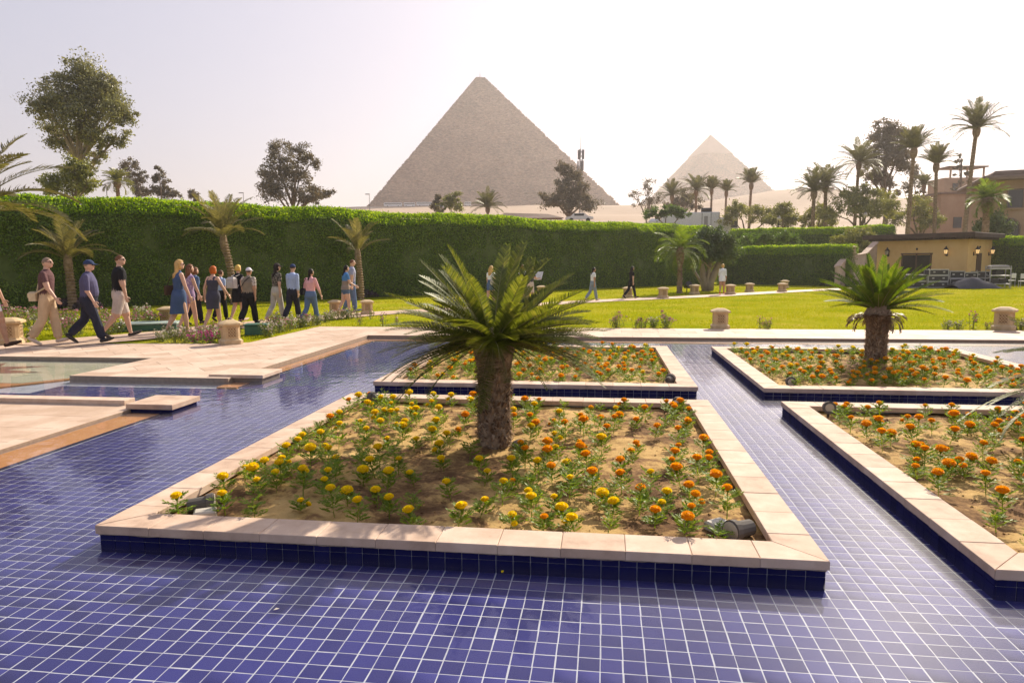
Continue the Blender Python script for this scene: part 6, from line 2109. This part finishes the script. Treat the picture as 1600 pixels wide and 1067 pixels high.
def skin(name, col):
    if name in CM: return CM[name]
    m, nt, p = mat(name)
    p.inputs['Base Color'].default_value = (*col, 1)
    p.inputs['Roughness'].default_value = .5
    p.inputs['Subsurface Weight'].default_value = .0
    CM[name] = m
    tc = nt.nodes.new('ShaderNodeTexCoord')
    n1 = N(nt, 'TexNoise', i_Scale=9.0)
    nt.links.new(tc.outputs['Object'], n1.inputs['Vector'])
    r = ramp(nt, n1.outputs[0], [(.3, tuple(c * .9 for c in col)), (.7, tuple(c * 1.06 for c in col))])
    nt.links.new(r.outputs[0], p.inputs['Base Color'])
    return m
SKIN = skin('fair_skin', (.60, .36, .25)); TAN = skin('tanned_skin', (.48, .26, .16))
DARK = cloth('eye_and_brow', (.03, .02, .015)); LIP = skin('lips', (.38, .13, .10))
HAIR = {k: cloth('hair_' + k, c, .55, .35) for k, c in dict(blonde=(.58, .36, .13), brown=(.09, .045, .025), dark=(.02, .015, .012), red=(.42, .10, .015), grey=(.24, .17, .12), fair=(.62, .40, .10), chest=(.16, .07, .035)).items()}

def person(X, Yf, Yh, heading, label, top, bottom, shoe, sk=SKIN, sex='f', hair=('short', 'brown'), hat=None, stride=17, phase=1, arms=(8, -8), elbows=(11, 8), splay=.10,
           sleeve=(.6, 0), legs=(1, 1), fat=1.0, belly=0.0, loose=.008, head_yaw=0, lean=3, skirt=None, neck='crew', glasses=False, dx=0, bare=False, slm=None):
    p = gp(X, Yf)
    H = min(1.96, max(1.5, (Yf - Yh) * p.y / FPX))
    rg = random.Random(int(X * 7))
    J, segs = MB(), []
    def seg(name, pts, rads, n=10):
        J.tube(pts, rads, n)
        J.ell(pts[0], (rads[0],) * 3, 8, 6); J.ell(pts[-1], (rads[-1],) * 3, 8, 6)
        for i in range(len(pts) - 1):
            segs.append((name, Vector(pts[i]), Vector(pts[i + 1]), rads[i], rads[i + 1], i / (len(pts) - 1), (i + 1) / (len(pts) - 1)))
    h = H
    # legs
    minz = 1e9
    feet = []
    for s in (-1, 1):
        fr = (s == phase)
        a = R(stride) * (1 if fr else -.85)
        bend = R(6) if fr else R(10 + stride * .9)
        hip = Vector((s * .047 * h, 0, .515 * h))
        knee = hip + .238 * h * Vector((0, math.sin(a), -math.cos(a)))
        sa = a - bend
        ank = knee + .238 * h * Vector((s * -.01, math.sin(sa), -math.cos(sa)))
        g = (loose if legs[0] > .3 else 0)
        gs = (loose * 1.3 if legs[1] > .5 else 0)
        k_ = fat ** .5
        seg('thigh', [hip, hip.lerp(knee, .5), knee], [(.054 * k_ + g) * h, (.047 * k_ + g) * h, (.036 + g) * h])
        if gs: seg('shin', [knee, knee.lerp(ank, .4), knee.lerp(ank, .88), ank], [(.036 + g) * h, (.036 + gs) * h, (.030 + gs) * h, .024 * h])
        else: seg('shin', [knee, knee.lerp(ank, .3), knee.lerp(ank, .7), ank], [.035 * h, .036 * h, .026 * h, .021 * h])
        fp_ = (sa + R(8) if fr else sa * .9)
        fp_ = max(R(-48), min(R(18), fp_))
        f = Vector((s * .08, math.cos(fp_), math.sin(fp_)))
        dn = Vector((0, math.sin(fp_), -math.cos(fp_)))
        heel = ank - f * .022 * h + dn * .022 * h
        ball = ank + f * .075 * h + dn * .030 * h
        toe = ank + f * .115 * h + dn * .030 * h
        seg('foot', [heel, ank.lerp(ball, .5) + dn * .012 * h, ball, toe], [.021 * h, .024 * h, .021 * h, .014 * h])
        minz = min(minz, heel.z - .021 * h, ball.z - .021 * h, toe.z - .014 * h)
    # torso
    if sex == 'm': prof = [(.455, .066, .058), (.50, .090, .070), (.55, .088, .068), (.61, .083, .064), (.68, .091, .067), (.75, .102, .070), (.795, .104, .060), (.825, .074, .048), (.85, .034, .034)]
    else: prof = [(.455, .068, .060), (.50, .096, .076), (.55, .090, .070), (.61, .070, .056), (.68, .078, .060), (.745, .086, .068), (.79, .090, .056), (.82, .064, .044), (.85, .030, .030)]
    ln = math.tan(R(lean))
    def tz(z): return (z - .5 * h) * ln
    rings = []
    for z, rx, ry in prof:
        c_ = 1 + (fat - 1) * (1 if z < .78 else .3)
        g = loose * .7
        by = belly * math.exp(-((z - .62) / .08) ** 2) + (.014 * math.exp(-((z - .735) / .03) ** 2) if sex == 'f' else 0)
        rings.append([((rx * c_ + g) * h * math.cos(k * math.pi / 10), ((ry * c_ + g) + by * max(0, math.sin(k * math.pi / 10))) * h * math.sin(k * math.pi / 10) + tz(z * h), z * h) for k in range(20)])
    J.loft(rings)
    for z0, z1, r_ in ((.47, .56, .075), (.56, .66, .066), (.66, .76, .070), (.76, .80, .060)):
        for dx_ in (-.028, 0, .028):
            segs.append(('torso', Vector((dx_ * h, tz(z0 * h), z0 * h)), Vector((dx_ * h, tz(z1 * h), z1 * h)), r_ * h * fat, r_ * h * fat, 0, 1))
    # neck, head
    nk0, nk1 = Vector((0, tz(.82 * h), .82 * h)), Vector((0, tz(.88 * h) + .008 * h, .885 * h))
    seg('neck', [nk0, nk1], [.036 * h if sex == 'm' else .030 * h, .031 * h if sex == 'm' else .026 * h])
    hc = Vector((0, nk1.y + .010 * h, .932 * h))
    HM = Matrix.Rotation(R(head_yaw), 3, 'Z')
    def hd(v): return hc + HM @ (Vector(v) * h)
    J.ell(hc, (.043 * h, .052 * h, .060 * h), 16, 12, M3=HM)
    for v, r_ in (((0, .026, -.032), (.030, .026, .026)), ((0, .0545, -.006), (.0065, .009, .014)), ((.043, -.004, -.004), (.006, .012, .017)), ((-.043, -.004, -.004), (.006, .012, .017)), ((0, .040, .022), (.028, .012, .008)), ((0, .047, -.031), (.012, .006, .006))):
        J.ell(hd(v), tuple(q * h for q in r_), 10, 8, M3=HM)
    segs.append(('head', hd((0, 0, -.02)), hd((0, 0, .02)), .046 * h, .046 * h, 0, 1))
    # arms
    hands = []
    sw = .098 if sex == 'm' else .086
    for s, ua, eb in ((-1, arms[0], elbows[0]), (1, arms[1], elbows[1])):
        sh = Vector((s * sw * h * (1 + (fat - 1) * .4), tz(.80 * h), .803 * h))
        ua, eb = R(ua), R(eb)
        g = loose * .6 if sleeve[0] > .2 else 0
        el = sh + .168 * h * Vector((s * (splay + .06), math.sin(ua), -math.cos(ua))).normalized()
        fa = ua + eb
        d = Vector((s * splay * (.4 if eb < 1 else -2.2), math.sin(fa), -math.cos(fa))).normalized()
        wr = el + .138 * h * d
        seg('uparm', [sh, sh.lerp(el, .5), el], [(.030 + g) * h * fat ** .3, (.027 + g) * h * fat ** .3, (.022 + g) * h])
        gf = g if sleeve[1] > .2 else 0
        seg('forearm', [el, el.lerp(wr, .35), wr], [(.023 + gf) * h, (.022 + gf) * h, .0145 * h])
        # hand: palm, four curled fingers, thumb from the side
        xr = Vector((0, 1, 0)) - d * d.y
        if xr.length < .1: xr = Vector((0, 0, 1))
        xr.normalize()                  # palm width direction (thumb side forward)
        nrm = d.cross(xr)
        if nrm.x * s > 0: nrm = -nrm    # towards the body
        pc_ = wr + d * .026 * h
        Mh = Matrix((xr, nrm, d)).transposed()
        J.ell(pc_, (.0215 * h, .0105 * h, .031 * h), 10, 8, M3=Mh)
        segs.append(('hand', wr, wr + d * .09 * h, .016 * h, .012 * h, 0, 1))
        for q in range(4):
            o_ = (q - 1.5) * .0112 * h
            l_ = (.040, .046, .043, .034)[q] * h
            b0 = pc_ + d * .022 * h - xr * o_
            b1 = b0 + d * l_ * .5 + nrm * l_ * .10
            b2 = b1 + d * l_ * .42 + nrm * l_ * .32
            J.tube([b0, b1, b2], [.0056 * h, .0053 * h, .0044 * h], 6)
        t0 = wr + d * .012 * h + xr * .014 * h
        t1 = t0 + (d * .6 + xr * .8).normalized() * .022 * h
        t2 = t1 + (d * .95 + xr * .25 + nrm * .2).normalized() * .022 * h
        J.tube([t0, t1, t2], [.0072 * h, .0062 * h, .005 * h], 6)
        segs.append(('hand', t0, t2, .008 * h, .006 * h, 0, 1))
        hands.append(pc_.copy())
    # grow one surface around it all
    me = mesh('body', J.V, J.F, [])
    tmp = bpy.data.objects.new('tmp_body', me)
    COL.objects.link(tmp)
    rm = tmp.modifiers.new('r', 'REMESH'); rm.mode = 'VOXEL'; rm.voxel_size = .0088 if p.y < 23 else .0115
    sm_ = tmp.modifiers.new('s', 'SMOOTH'); sm_.factor = .5; sm_.iterations = 2
    dc = tmp.modifiers.new('d', 'DECIMATE'); dc.ratio = .42
    dg = bpy.context.evaluated_depsgraph_get()
    bm_ = bpy.data.meshes.new_from_object(tmp.evaluated_get(dg), depsgraph=dg)
    bpy.data.objects.remove(tmp); bpy.data.meshes.remove(me)
    nf_ = len(bm_.polygons)
    C = np.empty(nf_ * 3, dtype=np.float32); bm_.polygons.foreach_get('center', C); C = C.reshape(-1, 3)
    best = np.full(nf_, 1e9); who = np.zeros(nf_, int); tp_ = np.zeros(nf_)
    for i, (nm, a, b_, r0, r1, t0, t1) in enumerate(segs):
        a_, d_ = np.array(a), np.array(b_ - a)
        t = np.clip(((C - a_) @ d_) / (d_ @ d_ + 1e-12), 0, 1)
        ds = np.linalg.norm(C - (a_ + t[:, None] * d_), axis=1) - (r0 + (r1 - r0) * t)
        k = ds < best
        best[k] = ds[k]; who[k] = i; tp_[k] = t0 + (t1 - t0) * t[k]
    names = np.array([s[0] for s in segs])[who]
    mi = np.zeros(nf_, int)
    z = C[:, 2] / h
    waist = .575 if sex == 'm' else .60
    tor = names == 'torso'
    mi[tor] = np.where(z[tor] > waist, 1, 2)
    mi[(names == 'thigh') & (tp_ <= legs[0])] = 2
    mi[(names == 'shin') & (tp_ < legs[1] * .97 - (0 if legs[1] > 0 else 1))] = 2
    mi[(names == 'foot')] = 0 if bare else 3
    mi[(names == 'uparm') & (tp_ < sleeve[0])] = 6 if slm else 1
    mi[(names == 'forearm') & (tp_ < sleeve[1])] = 1
    if neck == 'crew': mi[(names == 'neck') & (z < .838)] = 1
    if neck == 'collar': mi[(names == 'neck') & (z < .858)] = 1
    if neck == 'scoop':
        mi[(names != 'head') & (z > .775) & ~((np.abs(np.abs(C[:, 0] / h) - .055) < .014) & (z < .84))] = 0
        mi[(names == 'uparm')] = 0
    L_ = (np.array(HM.inverted()) @ (C - np.array(hc)).T).T / h
    hdm = names == 'head'
    for ex in (-.019, .019):
        mi[hdm & (np.hypot(L_[:, 0] - ex, (L_[:, 2] - .006) * 1.6) < .0085) & (L_[:, 1] > .03)] = 4
        mi[hdm & (np.abs(L_[:, 0] - ex) < .013) & (np.abs(L_[:, 2] - .021) < .004) & (L_[:, 1] > .03)] = 4
    mi[hdm & (np.abs(L_[:, 0]) < .014) & (np.abs(L_[:, 2] + .031) < .0055) & (L_[:, 1] > .038)] = 5
    for m in (sk, top, bottom, shoe, DARK, LIP, slm or top): bm_.materials.append(m)
    bm_.polygons.foreach_set('material_index', mi.astype(np.int32))
    bm_.polygons.foreach_set('use_smooth', np.ones(nf_, dtype=bool))
    bm_.update()
    root = empty('person', (p.x + dx, p.y, gz(p.y) + .012), R(heading - 90))
    tag(root, label, 'person', 'visitors walking through the garden')
    up = -minz
    obj('body', bm_, root, loc=(0, 0, up))
    # hair
    if hair:
        st, hcname = hair
        hm_ = HAIR[hcname]
        b = MB(); b.ell((0, 0, 0), (1, 1, 1), 20, 14)
        V = []
        for v in b.V:
            v = Vector(v)
            low_ = {'crop': -.05, 'short': -.42, 'bob': -.8, 'long': -.8, 'pony': -.45, 'curly': -.6}[st]
            f = 1.05 if st == 'crop' else (1.13 if st in ('short', 'pony') else 1.24)
            if st in ('bob', 'curly'): f = 1.25 + (.08 * mnoise.noise(v * 3.5) if st == 'bob' else .16 * mnoise.noise(v * 5))
            face = v.y > .28 and v.z < .52
            side_face = v.y > .05 and v.z < .25 and st in ('crop', 'short')
            if face or side_face or v.z < low_: f = .86
            f *= 1 + .03 * mnoise.noise(v * 6)
            V.append(hc + HM @ Vector((v.x * .043 * h * f, v.y * .052 * h * f - .002 * h, v.z * .060 * h * (f if v.z < 0 or st not in ('bob',) else 1.16))))
        hb_ = MB(); hb_.add(V, b.F)
        if st in ('long', 'pony'):
            ll = (.20 if st == 'long' else .15) * h
            wd = .062 * h if st == 'long' else .020 * h
            rings = []
            for k in range(8):
                t = k / 7
                c_ = hd((0, -.034 - .012 * t * (1 if st == 'long' else 2.2), .02 if st == 'long' else .0)) - Vector((0, 0, ll * t))
                c_.y = min(c_.y, tz(c_.z) - .050 * h) if c_.z < .83 * h else c_.y
                w_2 = wd * (.75 + .45 * math.sin(math.pi * min(1, t * .8 + .1))) * (1 - .35 * t)
                rings.append([c_ + HM @ Vector((w_2 * math.cos(q * math.pi / 6) * (1 + .12 * math.sin(q * 5 + k)), .028 * h * math.sin(q * math.pi / 6) * (1 - .3 * t), 0)) for q in range(12)])
            hb_.loft(rings)
        hb_.obj('hair', hm_, root, smooth=True, loc=(0, 0, up))
    if hat:
        b = MB()
        rr = []
        for k in range(8):
            t = k / 7
            rr.append([hd((.050 * math.cos(t * 1.45) * math.cos(q * math.pi / 9), .060 * math.cos(t * 1.45) * math.sin(q * math.pi / 9) - .002, .018 + .056 * math.sin(t * 1.5))) for q in range(18)])
        b.loft(rr)
        V, n_ = [], 11
        for q in range(n_):
            a = math.pi * (.12 + .76 * q / (n_ - 1))
            V.append(hd((.048 * math.cos(a), .056 * math.sin(a), .022)))
        for q in range(n_):
            a = math.pi * (.12 + .76 * q / (n_ - 1))
            V.append(hd((.046 * math.cos(a), .056 * math.sin(a) + .052 * math.sin(a) ** .7, .012)))
        V2 = [v + Vector((0, 0, .004 * h)) for v in V]
        F_ = [(q, q + 1, n_ + q + 1, n_ + q) for q in range(n_ - 1)]
        b.add(V, F_); b.add(V2, F_)
        b.obj('cap', hat, root, smooth=True, loc=(0, 0, up))
    if glasses:
        b = MB()
        for ex in (-.020, .020): b.ell(hd((ex, .047, .006)), (.015 * h, .006 * h, .010 * h), 10, 6, M3=HM)
        for ex in (-1, 1): b.tube([hd((ex * .034, .042, .009)), hd((ex * .046, .0, .010))], .0025 * h, 5)
        b.obj('sunglasses', DARK, root, loc=(0, 0, up))
    if skirt:
        z0, z1, mt_, flare = skirt
        b = MB(); rings = []
        for k in range(12):
            t = k / 11
            zz = z0 + (z1 - z0) * t
            w0 = np.interp(zz, [.27, .42, .50, .55, .60, .65], [.082, .092, .106, .101, .083, .086]) * (1 + flare * t) * fat
            dp = np.interp(zz, [.27, .42, .50, .55, .60, .65], [.088, .088, .088, .082, .068, .070]) * (1 + flare * t) * fat
            sg = math.sin(R(stride)) * max(0, .5 - zz) * .50
            rings.append([(w0 * h * math.cos(q * math.pi / 14) * (1 + .025 * t * math.sin(q * 2.7 + 1)), (dp + sg) * h * math.sin(q * math.pi / 14) * (1 + .03 * t * math.sin(q * 1.9)) + tz(zz * h), zz * h) for q in range(28)])
        b.loft(rings, cap=False)
        b.obj('skirt', mt_, root, smooth=True, loc=(0, 0, up))
    wp = [Matrix.Translation(root.location) @ Matrix.Rotation(R(heading - 90), 4, 'Z') @ (q + Vector((0, 0, up))) for q in hands]
    return dict(root=root, H=h, up=up, hands=wp, M=Matrix.Translation(root.location) @ Matrix.Rotation(R(heading - 90), 4, 'Z') @ Matrix.Translation((0, 0, up)))

def carried(name, label, cat, P, parts):
    """a bag: parts are (name, material, MB) in the carrier's body frame (fractions of height)"""
    root = empty(name, P['M'].translation)
    root.rotation_euler = P['M'].to_euler()
    root.scale = (P['H'],) * 3
    tag(root, label, cat)
    for nm, m_, b in parts: b.obj(nm, m_, root, smooth=False)
def boxy(c, d, bev=.02, rz=0.0):
    b = MB(); b.box(c, d, bev=bev, rz=rz); return b
def strap(pts, r=.006):
    b = MB(); b.tube(pts, r, 5); return b

c_navy = cloth('navy_shirt', (0.100, 0.094, 0.170)); c_black = cloth('black_cotton', (0.019, 0.019, 0.022)); c_brown = cloth('brown_polo', (0.132, 0.068, 0.068))
c_beige = cloth('beige_trousers', (0.606, 0.439, 0.273)); c_jeans = cloth('dark_jeans', (0.030, 0.032, 0.050)); c_grey = cloth('grey_shorts', (0.567, 0.478, 0.426))
c_blue = cloth('blue_dress', (0.062, 0.100, 0.196)); c_denim = cloth('denim', (0.094, 0.145, 0.247)); c_shoe = cloth('dark_shoes', (0.055, 0.049, 0.045)); c_pale = cloth('pale_shoes', (0.644, 0.516, 0.414))
c_slate = cloth('slate_dress', (0.062, 0.062, 0.087)); c_vest = cloth('grey_vest', (0.247, 0.202, 0.151)); c_white = cloth('white_cotton', (0.800, 0.800, 0.800)); c_lblue = cloth('light_blue_shirt', (0.388, 0.478, 0.670))
c_pink = cloth('pink_shirt', (0.746, 0.388, 0.388)); c_ltjean = cloth('light_grey_jeans', (0.465, 0.439, 0.375)); c_camo = cloth('camouflage_tee', (0.209, 0.183, 0.145), pattern=('blot', (.03, .03, .03), 22.0, .5))
c_floral = cloth('floral_romper', (0.337, 0.234, 0.388), pattern=('blot', (.55, .42, .48), 26.0, .55)); c_bluetee = cloth('blue_tee', (0.081, 0.222, 0.490)); c_gtee = cloth('grey_blue_tee', (0.337, 0.350, 0.465)); c_bjean = cloth('blue_jeans', (0.113, 0.170, 0.286))
c_orange = cloth('orange_shoes', (0.798, 0.170, 0.068)); c_tan = cloth('tan_canvas', (0.593, 0.465, 0.298)); c_leather = cloth('dark_leather', (0.068, 0.040, 0.027)); c_gpack = cloth('grey_pack', (0.542, 0.490, 0.452)); c_plaid = cloth('plaid_sleeves', (0.618, 0.542, 0.465), pattern=('blot', (.22, .17, .14), 30.0, .52))
c_capn = cloth('navy_cap', (0.042, 0.062, 0.132)); c_capk = cloth('black_cap', (0.055, 0.045, 0.042)); c_capw = cloth('white_cap', (0.708, 0.670, 0.721)); c_gbl = cloth('grey_blue_trousers', (0.222, 0.273, 0.324)); c_tunic = cloth('white_tunic', (0.800, 0.800, 0.800)); c_sweat = cloth('taupe_wrap', (0.260, 0.202, 0.170))

P1 = person(-9, 546, 398, 20, 'walker in black top and pale shorts, mostly cut off, beside a stone bollard', c_black, c_white, c_leather, TAN, 'f', ('pony', 'brown'), legs=(.6, 0), stride=16, phase=-1)
P2 = person(79, 539, 405, 14, 'man in brown polo and beige trousers with a canvas satchel', c_brown, c_beige, c_pale, SKIN, 'm', ('crop', 'grey'), arms=(-10, 17), elbows=(8, 16), sleeve=(.62, 0), neck='collar', glasses=True, loose=.012, phase=-1, stride=12)
carried('satchel', 'tan canvas satchel at the hip of the man in brown polo', 'bag', P2, [('pouch', c_tan, boxy((.03, -.105, .55), (.17, .07, .11))), ('flap', c_tan, boxy((.03, -.118, .57), (.172, .06, .07))), ('strap', c_tan, strap([(-.05, -.11, .60), (-.06, -.082, .72), (-.04, -.03, .845), (.04, .07, .78), (.10, .05, .66), (.10, -.08, .58)], .011))])
P3 = person(143, 537, 407, 18, 'man in navy shirt and blue cap with rolled sleeves', c_navy, c_jeans, c_shoe, SKIN, 'm', ('crop', 'grey'), c_capn, fat=1.14, belly=.035, arms=(-4, 5), elbows=(10, 20), sleeve=(1, .1), neck='collar', loose=.014, phase=1, stride=19)
P4 = person(191, 529, 400, 42, 'bearded man in black tee and grey shorts', c_black, c_grey, c_shoe, SKIN, 'm', ('crop', 'chest'), sleeve=(.66, 0), legs=(.95, 0), loose=.016, phase=-1, stride=16, glasses=True, head_yaw=-20, arms=(-7, 2), elbows=(6, 8))
P5 = person(283, 526, 409, 48, 'woman with long blonde hair in a blue midi dress and heels', c_blue, c_blue, c_pale, SKIN, 'f', ('long', 'blonde'), sleeve=(0, 0), legs=(.2, 0), skirt=(.60, .285, c_blue, .0), glasses=True, loose=.002, stride=12, fat=1.05, arms=(-6, 12), head_yaw=-14)
carried('handbag', 'brown leather shoulder bag of the blonde woman in blue', 'bag', P5, [('pouch', c_leather, boxy((-.10, -.045, .60), (.06, .17, .13))), ('handle', c_leather, strap([(-.13, -.10, .64), (-.11, -.05, .76), (-.10, 0, .80), (-.12, .02, .64)], .006))])
P6 = person(299, 517, 416, 52, 'young woman in purple floral romper beside the blonde woman', c_floral, c_floral, c_pale, SKIN, 'f', ('long', 'chest'), sleeve=(.1, 0), legs=(.3, 0), stride=11, arms=(-5, 14))
P7 = person(307, 508, 420, 55, 'woman with short brown hair in a blue denim shirt and black trousers', c_denim, c_black, c_shoe, SKIN, 'f', ('bob', 'chest'), sleeve=(1, .9), loose=.010, stride=11, fat=1.06)
P8 = person(336, 517.5, 418, 72, 'woman with bobbed red hair in a fitted slate dress', c_slate, c_slate, c_pale, SKIN, 'f', ('bob', 'red'), sleeve=(0, 0), legs=(.2, 0), skirt=(.61, .33, c_slate, -.04), neck='scoop', loose=.002, stride=12, fat=1.12, splay=.32, arms=(-8, 16), elbows=(14, 22))
P9 = person(347, 503, 424, 70, 'walker in pale top and black trousers half hidden by the red haired woman', c_lblue, c_black, c_shoe, SKIN, 'f', ('short', 'brown'), sleeve=(.7, 0), stride=12)
P10 = person(374, 504, 417, 66, 'woman with fluffy short blonde hair in black skirt and grey backpack', c_black, c_black, c_pale, SKIN, 'f', ('curly', 'fair'), sleeve=(.4, 0), legs=(.3, 0), skirt=(.60, .34, c_black, -.02), stride=9, fat=1.06)
carried('backpack', 'pale grey backpack on the woman with fluffy blonde hair', 'backpack', P10, [('pack', c_gpack, boxy((0, -.125, .69), (.17, .09, .20), .03)), ('pocket', c_gpack, boxy((0, -.175, .66), (.13, .03, .11), .01)), ('strap', c_gpack, strap([(-.05, -.08, .80), (-.055, .0, .825), (-.06, .07, .74), (-.07, -.06, .62)], .008)), ('strap', c_gpack, strap([(.05, -.08, .80), (.055, .0, .825), (.06, .07, .74), (.07, -.06, .62)], .008))])
P11 = person(391, 509, 420, 75, 'man in grey vest and white cap with plaid sleeves', c_vest, c_black, c_shoe, TAN, 'm', ('crop', 'dark'), c_capw, fat=1.18, sleeve=(.75, 0), loose=.016, stride=16, belly=.02, phase=1, slm=c_plaid)
sl = P11
carried('camera_strap_bag', 'thin black shoulder strap with small pouch on the man in grey vest', 'bag', P11, [('pouch', c_black, boxy((-.13, .02, .52), (.05, .09, .08))), ('strap', c_black, strap([(-.13, .0, .56), (-.09, -.088, .66), (.0, -.092, .77), (.06, -.03, .845), (.05, .05, .80), (-.06, .10, .66), (-.13, .06, .56)], .006))])
P12 = person(434, 504, 414, 52, 'woman with long dark ponytail and black cap in a camouflage tee', c_camo, c_ltjean, c_pale, SKIN, 'f', ('long', 'dark'), c_capk, sleeve=(.7, 0), loose=.007, stride=13, head_yaw=-18, fat=1.05)
P13 = person(459, 504, 415, 68, 'man in light blue shirt and navy cap with dark jeans', c_lblue, c_jeans, c_shoe, SKIN, 'm', ('crop', 'brown'), c_capn, sleeve=(1, .7), loose=.012, stride=14, neck='collar', head_yaw=30)
P14 = person(487, 507, 421, 68, 'woman in pink shirt and blue jeans carrying a dark shoulder bag', c_pink, c_bjean, c_black, SKIN, 'f', ('pony', 'dark'), sleeve=(1, .3), loose=.008, stride=17, fat=1.14, splay=.22, arms=(0, 14))
carried('shoulder_bag', 'dark shoulder bag of the woman in pink shirt', 'bag', P14, [('pouch', c_black, boxy((-.135, -.01, .585), (.06, .15, .12))), ('strap', c_black, strap([(-.13, -.06, .64), (-.10, -.06, .74), (-.075, -.02, .825), (-.10, .05, .74), (-.13, .05, .64)], .007))])
P15 = person(541, 492, 417, 35, 'woman in blue tee and denim shorts with a taupe wrap at her hips', c_bluetee, c_denim, c_pale, SKIN, 'f', ('pony', 'dark'), sleeve=(.6, 0), legs=(.42, 0), skirt=(.68, .50, c_sweat, .06), stride=10, bare=True, arms=(10, 14), elbows=(40, 46))
P16 = person(545, 489, 408, 22, 'tall man in grey blue tee and blue jeans', c_gtee, c_bjean, c_bjean, SKIN, 'm', ('crop', 'chest'), sleeve=(.62, 0), loose=.012, stride=9, dx=.12, fat=1.06)
P17 = person(767, 480, 417, 60, 'blonde woman in white tee and denim pinafore behind the shaggy palm', c_white, c_denim, c_pale, SKIN, 'f', ('long', 'blonde'), sleeve=(.5, 0), legs=(.3, 0), skirt=(.66, .40, c_denim, .0), stride=14)
carried('shoulder_bag', 'grey shoulder bag of the blonde woman in denim pinafore', 'bag', P17, [('pouch', c_gpack, boxy((.10, -.06, .60), (.06, .14, .12))), ('strap', c_leather, strap([(.10, -.06, .66), (.07, -.05, .76), (.06, .0, .83), (.09, .05, .66)], .007))])
P18 = person(816, 477, 416, 50, 'woman with brown hair in a cream dress beside the map reader', c_white, c_white, c_pale, SKIN, 'f', ('long', 'chest'), sleeve=(.9, 0), legs=(.3, 0), skirt=(.60, .30, c_white, .05), stride=8)
P19 = person(829, 476, 417, 40, 'man in dark tee reading a white map', c_slate, c_grey, c_shoe, SKIN, 'm', ('short', 'chest'), sleeve=(.6, 0), legs=(.95, 0), stride=6, arms=(25, 25), elbows=(70, 70))
h0, h1 = P19['hands']
mc = (h0 + h1) / 2
b = MB()
b.add([(-.28, .0, -.18), (0, .05, -.18), (.28, 0, -.18), (-.28, .0, .2), (0, .05, .2), (.28, 0, .2)], [(0, 1, 4, 3), (1, 2, 5, 4)])
b.add([(-.28, .004, -.18), (0, .054, -.18), (.28, .004, -.18), (-.28, .004, .2), (0, .054, .2), (.28, .004, .2)], [(3, 4, 1, 0), (4, 5, 2, 1)])
mo = b.obj('paper_map', c_white, None, loc=mc + Vector((.03, .03, .1)), rot=(R(-20), 0, R(-50)))
tag(mo, 'white unfolded map held by the man in dark tee', 'map')
P20 = person(926, 471, 419, 22, 'woman with dark hair in white tee and grey blue trousers', c_white, c_gbl, c_pale, TAN, 'f', ('pony', 'dark'), sleeve=(.55, 0), stride=16, loose=.010)
P21 = person(986, 467, 417, 24, 'woman with long dark hair dressed all in black', c_black, c_black, c_black, SKIN, 'f', ('long', 'dark'), sleeve=(.6, 0), stride=19, loose=.006)
P22 = person(1128, 460.5, 414, 62, 'blonde woman in white tunic and orange shoes near the ficus', c_tunic, c_black, c_orange, TAN, 'f', ('bob', 'blonde'), sleeve=(1, .4), legs=(.35, 0), skirt=(.70, .42, c_tunic, .10), stride=9, fat=1.05)

# ------------------------------------------------------------------ the hazy air: one closed box round everything, the sky outside
hz = bpy.data.materials.new('haze')
hz.use_nodes = True
nt = hz.node_tree
nt.nodes.clear()
out = nt.nodes.new('ShaderNodeOutputMaterial')
pv = nt.nodes.new('ShaderNodeVolumePrincipled')
pv.inputs['Color'].default_value = (.97, .90, .86, 1)
pv.inputs['Density'].default_value = HAZE
pv.inputs['Anisotropy'].default_value = .45
nt.links.new(pv.outputs[0], out.inputs['Volume'])
b = MB(); b.box((0, 2850, 124), (7200, 6500, 256))
hzo = b.obj('haze', hz)
tag(hzo, kind='stuff')
